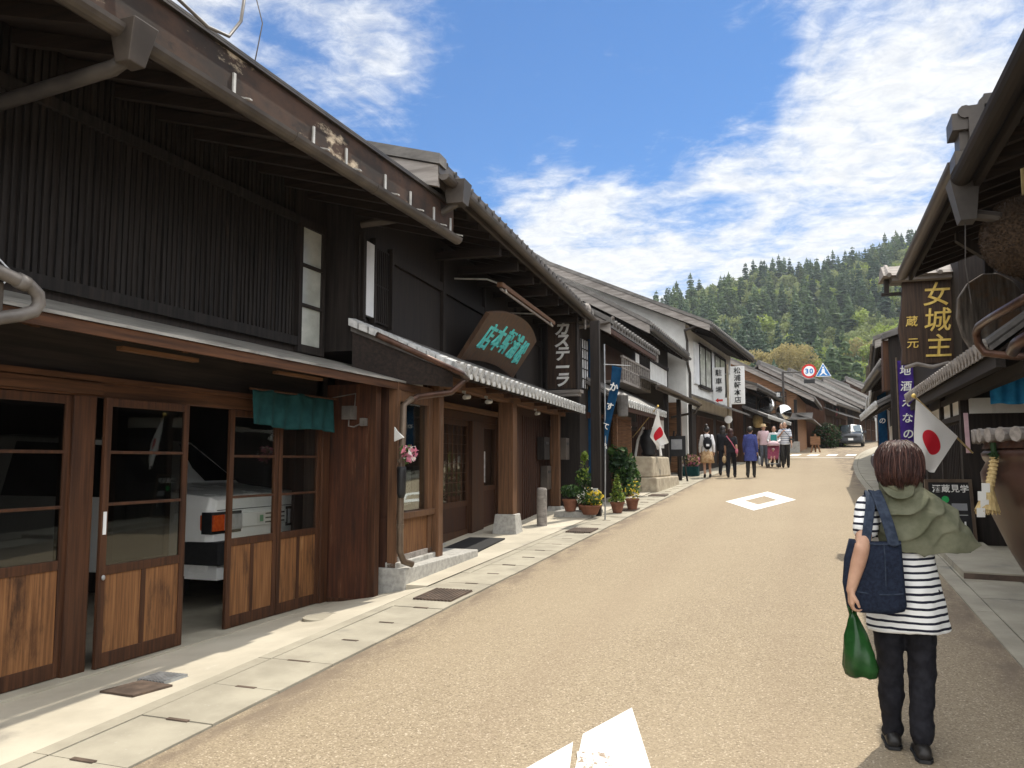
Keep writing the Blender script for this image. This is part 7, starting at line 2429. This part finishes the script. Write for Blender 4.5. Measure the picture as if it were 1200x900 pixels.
F = Local((-3.95, 21.2, 1.72))
mb = MB(); mb.lathe(F, [(.16, 0), (.20, .05), (.16, .12), (.24, .35), (.22, .5), (.12, .62), (.15, .68)], 16); mb.build('body', 'black', JR, smooth=True)
mb = MB()
for q in (-.30, .30):
    mb.tube([F(q * 1.1, -.1, 0), F(q * .9, -.05, .4), F(q * .4, 0, .75)], .035, 8)
mb.build('legs', 'plaster', JR)
# flower box, folded easel by the white wall
FX = thing('flower_box', 'teal flower box with reddish flowers beside the person with the backpack', 'flower box', (-3.72, 27.4, gz(27.4)))
F = Local(FX.location)
mb = MB(); mb.box(F, -.25, .25, -.2, .2, 0, .32); mb.build('box', 'teal', FX, bevel=.01)
mb = MB(); mb.leaves(F(0, 0, .5), (.30, .25, .22), 260, .08, [0, 1, 2]); mb.build('flowers', ['leaf', 'petal_pink', 'tan_cloth'], FX, recalc=False)
EZ = thing('easel', 'dark leaning easel sign before the low eaved house', 'easel', (-3.75, 24.6, gz(24.6)))
F = Local(EZ.location)
mb = MB()
for a, b in (((-.3, 0, 0), (-.08, .1, 1.5)), ((.3, 0, 0), (.08, .1, 1.5)), ((0, .5, 0), (0, .1, 1.4))):
    mb.tube([F(*a), F(*b)], .03, 6)
mb.build('legs', 'wood_dark', EZ)
mb = MB(); mb.box(F, -.26, .26, .0, .05, .75, 1.35); bq = mb.build('panel', 'black', EZ)
mb = MB(); mb.box(F, -.16, .16, -.004, .0, .95, 1.25); mb.build('poster', 'corrug', EZ)
# small things under the eaves of the signed shop
for i, (x, y, z, m, lab) in enumerate(((-2.25, 39.0, 3.4, 'straw', 'yellow hanging lantern under the signed shop eaves'),)):
    T = thing('paper_lantern', lab, 'lantern', (x, y, z)); F = Local((x, y, z))
    mb = MB(); mb.lathe(F, [(.10, -.3), (.2, -.22), (.23, 0), (.2, .22), (.10, .3)], 16); mb.build('shade', m, T, smooth=True)
    mb = MB(); mb.tube([F(0, 0, .3), F(0, 0, .6)], .015, 5); mb.build('cord', 'black', T)
# hedges
for (x, y, rx, rz, mats, lab) in ((-.55 + 1.6, 62.0, 1.0, .95, ['leaf_dark', 'sugidama'], 'brownish rounded hedge beside the clapboard house'), (2.05 + .0, 69.0, .95, .85, ['leaf', 'leaf_lime'], 'bright green clipped hedge left of the approaching car'), (2.0, 21.5, .25, .35, ['leaf', 'leaf_lime'], 'small green plants at the foot of the right hand houses')):
    T = thing('hedge', lab, 'hedge', (x, y, gz(y))); F = Local(T.location)
    mb = MB(); mb.leaves(F(0, 0, rz * .9), (rx, rx, rz), 1500 if rx > .5 else 300, .13 if rx > .5 else .06, [0, 0, 1]); mb.build('foliage', mats, T, recalc=False)
    mb = MB(); mb.tube([F(0, 0, 0), F(0, 0, rz)], .06, 6); mb.build('stem', 'wood_brown', T)
OB = thing('wooden_rack', 'orange wooden rack beside the stone base of the clapboard house', 'rack', (.25, 52.3, gz(52.3))); F = Local(OB.location)
mb = MB()
for a, b in (((-.25, 0, 0), (0, .2, 1.1)), ((.25, 0, 0), (0, .2, 1.1)), ((0, .5, 0), (0, .2, 1.1))): mb.tube([F(*a), F(*b)], .05, 6)
mb.build('legs', 'clap', OB)
mb = MB(); mb.box(F, -.28, .28, 0, .05, .45, .95); mb.build('board', 'clap', OB)

# ================================================================== wooded hill
def lerp_tab(tab, x):
    if x <= tab[0][0]: return tab[0][1]
    for (a, b), (c, d) in zip(tab, tab[1:]):
        if x <= c:
            return b + (d - b) * (x - a) / (c - a)
    return tab[-1][1]
RIDGE_Z = [(-190, 14), (-130, 32), (-100, 46), (-80, 60), (-68, 70), (-45, 86), (-20, 99), (5, 100), (26, 107), (45, 119), (62, 127), (90, 138), (150, 146), (260, 120)]
RIDGE_Y = [(-190, 380), (-68, 420), (-20, 475), (26, 500), (60, 545), (260, 580)]
def hill_z(x, y):
    yr = lerp_tab(RIDGE_Y, x); zr = lerp_tab(RIDGE_Z, x)
    t = (y - 150) / (yr - 150)
    n_ = mnoise.fractal(Vector((x * .012, y * .012, 3.3)), 1, 2, 3) * 7
    if t <= 0: return 4.5 + t * 30
    if t < 1:
        s_ = t * .55 + .45 * t * t * (3 - 2 * t)
        return 5 + (zr - 5) * s_ + n_ * min(1, t * 2) * (1 - .6 * t)
    return zr - (t - 1) * zr * 1.2 + n_ * .4
mb = MB()
mb.grid(lambda u, v: (-240 + 520 * u, 148 + 560 * v, hill_z(-240 + 520 * u, 148 + 560 * v)), 90, 100)
tag(mb.build('hill', 'forest_floor', smooth=True), kind='structure')

for nm, ca, cb in (('conifer', (.064, .100, .050), (.090, .134, .066)), ('conifer_light', (.085, .130, .054), (.12, .17, .072)),
                   ('conifer_dark', (.044, .075, .044), (.064, .100, .058)), ('conifer_warm', (.085, .115, .045), (.12, .15, .058))):
    MT[nm] = leafmat(nm.replace('_', ' ') + ' needles', ca, cb, .12, .45)
MT['broad_olive'] = leafmat('olive spring leaves', (.13, .16, .058), (.22, .25, .10), .3, .4)
MT['broad_bright'] = leafmat('bright spring leaves', (.15, .20, .030), (.27, .33, .075), .3, .35)
MT['broad_buff'] = leafmat('buff budding twigs', (.24, .195, .080), (.38, .32, .135), .4, .4)
MT['bark'] = pm('bark', (.055, .040, .030), (.12, .09, .065), (6, 6, 1.2), (.3, .7), .9, .5, .03)

def proto_conifer(seed, H=16.0, Rr=2.9, layers=15, per=10):
    r = random.Random(seed)
    V_, F_ = [], []
    for L_ in range(layers):
        t = min(.985, max(0, (L_ + r.uniform(-.3, .3)) / layers))
        z = H * (.10 + .88 * t)
        rad = Rr * (1 - t ** 1.5) ** .85 * r.uniform(.75, 1.15) + .25
        for k in range(max(4, int(per * (1 - .55 * t)))):
            a = 6.283 * (k + r.random()) / max(4, int(per * (1 - .55 * t)))
            rr_2 = rad * r.uniform(.65, 1.15)
            c, s = math.cos(a), math.sin(a)
            wv = rr_2 * .46 + .28
            dz = -rr_2 * r.uniform(.18, .42)
            b = len(V_)
            up2 = r.uniform(.15, .5)
            V_ += [(0, 0, z + up2), (c * rr_2 * .55 - s * wv, s * rr_2 * .55 + c * wv, z + dz * .45), (c * rr_2, s * rr_2, z + dz), (c * rr_2 * .55 + s * wv, s * rr_2 * .55 - c * wv, z + dz * .45)]
            F_ += [(b, b + 1, b + 2, b + 3)]
            # hanging sprays
            for q in range(2):
                d_ = r.uniform(.45, .95)
                p = (c * rr_2 * d_ + r.uniform(-.3, .3), s * rr_2 * d_ + r.uniform(-.3, .3), z + dz * d_)
                sz = r.uniform(.35, .75)
                b = len(V_)
                a2 = r.uniform(0, 6.28)
                V_ += [(p[0] - sz * .6 * math.cos(a2), p[1] - sz * .6 * math.sin(a2), p[2]), (p[0] + sz * .6 * math.cos(a2), p[1] + sz * .6 * math.sin(a2), p[2] + .1), (p[0] + r.uniform(-.2, .2), p[1], p[2] - sz * 1.3)]
                F_ += [(b, b + 1, b + 2)]
    b = len(V_)
    V_ += [(-.5, 0, H * .90), (.5, 0, H * .90), (0, 0, H * 1.0)]; F_ += [(b, b + 1, b + 2)]
    return V_, F_

def proto_broad(seed, H=11.0, Rr=4.2, n=330, size=.75):
    r = random.Random(seed)
    m_ = MB()
    for k in range(8):
        a = r.uniform(0, 6.28); d = Rr * r.uniform(.0, .6)
        zz = H * r.uniform(.42, .78)
        q = Rr * r.uniform(.38, .62)
        m_.leaves((d * math.cos(a), d * math.sin(a), zz), (q, q, q * .85), n // 8, size, rnd=r, shell=.45)
    return m_.v, m_.f

PROTOS = [proto_conifer(s, 15 + s % 3 * 1.6, 3.3 + .35 * (s % 4)) for s in range(6)]
BROADS = [proto_broad(20 + s) for s in range(4)]
fr = random.Random(21)
VV, FF, MI = [], [], []
nv = 0
SPECIAL = [(-5, 175), (-14, 180), (17, 190), (24, 205), (12, 218), (13, 172)]
y = 158.0
tree_n = 0
while y < 575:
    st = 6.3 + (y - 158) * .004
    x = -.22 * y - 25
    while x < .17 * y + 30:
        px, py = x + fr.uniform(-.45, .45) * st, y + fr.uniform(-.45, .45) * st
        x += st
        zz = hill_z(px, py)
        yr = lerp_tab(RIDGE_Y, px)
        if py > yr + 28: continue
        if any((px - a) ** 2 + (py - b) ** 2 < 49 for a, b in SPECIAL): continue
        patch = mnoise.fractal(Vector((px * .020 + 7, py * .013, 1.5)), 1, 2, 3)
        low_right = (px / py > .045 and py < 330)
        pb = .17 + (.50 if patch > .22 else 0) + (.16 if py > yr - 45 else 0) + (.40 if low_right and py < 300 else 0)
        if fr.random() < pb:
            P_ = BROADS[fr.randrange(4)]; mi = fr.choice([0, 0, 1, 1]) + 2 if low_right else fr.choice([2, 2, 2, 2, 3]); sc_ = fr.uniform(.65, 1.05)
        else:
            P_ = PROTOS[fr.randrange(6)]; mq = mnoise.noise(Vector((px * .015, py * .015, 9))) + fr.uniform(-.35, .35); mi = 1 if mq > .2 else (5 if mq < -.22 else (6 if fr.random() < .12 else 0)); sc_ = fr.uniform(.62, 1.15) * (.95 if py < yr - 25 else .85)
        a = fr.uniform(0, 6.28); c, s = math.cos(a) * sc_, math.sin(a) * sc_
        pv_ = np.array(P_[0])
        q = np.empty_like(pv_)
        q[:, 0] = pv_[:, 0] * c - pv_[:, 1] * s + px; q[:, 1] = pv_[:, 0] * s + pv_[:, 1] * c + py; q[:, 2] = pv_[:, 2] * sc_ + zz - .6
        VV.append(q)
        FF += [tuple(i + nv for i in f) for f in P_[1]]
        MI += [mi] * len(P_[1])
        nv += len(pv_); tree_n += 1
    y += st
me = bpy.data.meshes.new('forest')
me.from_pydata(np.concatenate(VV).tolist(), [], FF)
for m in ('conifer', 'conifer_light', 'broad_olive', 'broad_bright', 'broad_buff', 'conifer_dark', 'conifer_warm'):
    me.materials.append(MT[m])
me.polygons.foreach_set('material_index', MI)
me.update()
fo = bpy.data.objects.new('forest', me)
COL.objects.link(fo)
tag(fo, 'dense wood of dark cedars with paler spring trees covering the hill', 'forest', kind='stuff')

def tree(name, label, x, y, z, H, blobs, mats, n, size, trunk=.28, group=None):
    T = thing(name, label, 'tree', (x, y, z), group)
    F = Local((x, y, z))
    r = random.Random(int(x * 7 + y))
    mb = MB()
    mb.tube([F(0, 0, -.5), F(.1, 0, H * .25), F(0, .1, H * .5)], [trunk, trunk * .75, trunk * .45], 8)
    for k, (bx, by, bz, rx, rz) in enumerate(blobs):
        mb.tube([F(0, 0, H * .2 + k * .1), F(bx * .5, by * .5, (H * .3 + bz) * .5), F(bx, by, bz)], [trunk * .4, trunk * .25, .05], 6)
    mb.build('trunk', 'bark', T, smooth=True)
    mb = MB()
    tot = sum(b[3] ** 2 for b in blobs)
    for i, (bx, by, bz, rx, rz) in enumerate(blobs):
        mi = [0, 0, 1] if i % 2 else [1, 1, 0]
        if len(mats) > 2 and i % 3 == 2: mi = [2, 2, 0]
        k = int(n * rx ** 2 / tot)
        for _ in range(7):
            d = Vector((r.gauss(0, 1), r.gauss(0, 1), r.gauss(0, 1))).normalized() * r.uniform(.4, .85)
            mb.leaves(F(bx + d.x * rx, by + d.y * rx, bz + d.z * rz), (rx * .42, rx * .42, rz * .40), k // 7, size, mi, r, .2)
    mb.build('crown', mats, T, recalc=False)
    return T
tree('round_tree', 'big round buff and yellow spring tree behind the clapboard house', -4.6, 172, hill_z(-4.6, 172) - .3, 19,
     [(0, 0, 11.5, 6.0, 5.0), (-5.8, 1, 10.0, 4.2, 3.7), (5.6, -1, 10.0, 4.3, 3.9), (-2, -2, 13.6, 4.2, 3.1), (2.9, -2, 13.0, 4.0, 3.1), (7.4, -2, 7.4, 3.0, 2.9), (-9.6, 0, 8.4, 2.9, 2.9), (2, -3, 8.2, 4.5, 3.4)], ['broad_buff', 'broad_buff', 'broad_bright'], 15000, .27)
tree('bright_tree', 'yellow green tree left of the big buff tree', -15.5, 178, hill_z(-15.5, 178) - .3, 14, [(0, 0, 9.5, 3.8, 3.9), (-3.2, 0, 8, 2.9, 2.9), (3.2, 0, 8.4, 2.9, 3.1)], ['broad_bright', 'broad_olive'], 5000, .3)
tree('bright_tree', 'light green spreading tree high beside the brewery sign', 17.2, 190, 12.5, 16, [(0, 0, 13.5, 4.0, 3.4), (-3.5, 0, 11.5, 3.2, 2.8), (3.6, 0, 12, 3.2, 2.8), (-1, -2, 9, 3.4, 2.8)], ['broad_bright', 'broad_olive'], 4500, .36)
tree('bright_tree', 'pale olive tree low on the slope left of the light green tree', 12.0, 218, 19.5, 14, [(0, 0, 9.5, 4.2, 3.4), (-3.2, 0, 8, 3.0, 2.6), (3.2, 0, 8.4, 3.0, 2.8)], ['broad_olive', 'broad_buff'], 3500, .36)
tree('bright_tree', 'yellow green tree near the foot of the slope beside the right hand houses', 13.4, 172, 7.5, 11, [(0, 0, 7.4, 3.6, 3.0), (-2.6, 0, 5.6, 2.6, 2.4), (2.6, 0, 6, 2.6, 2.4)], ['broad_bright', 'broad_olive'], 3200, .32)

# ================================================================== thin spring haze over the valley
hz = bpy.data.materials.new('thin haze')
hz.use_nodes = True
t = NT(hz.node_tree)
o = t.n('ShaderNodeOutputMaterial')
pvn = t.n('ShaderNodeVolumePrincipled')
pvn.inputs['Color'].default_value = (.80, .88, .98, 1)
pvn.inputs['Density'].default_value = .0002
pvn.inputs['Anisotropy'].default_value = .2
t.l(pvn.outputs[0], o.inputs['Volume'])
MT['haze'] = hz
mb = MB(); mb.box(IDENT, -420, 420, -80, 1610, -8, 182)
tag(mb.build('haze', 'haze'), kind='stuff')
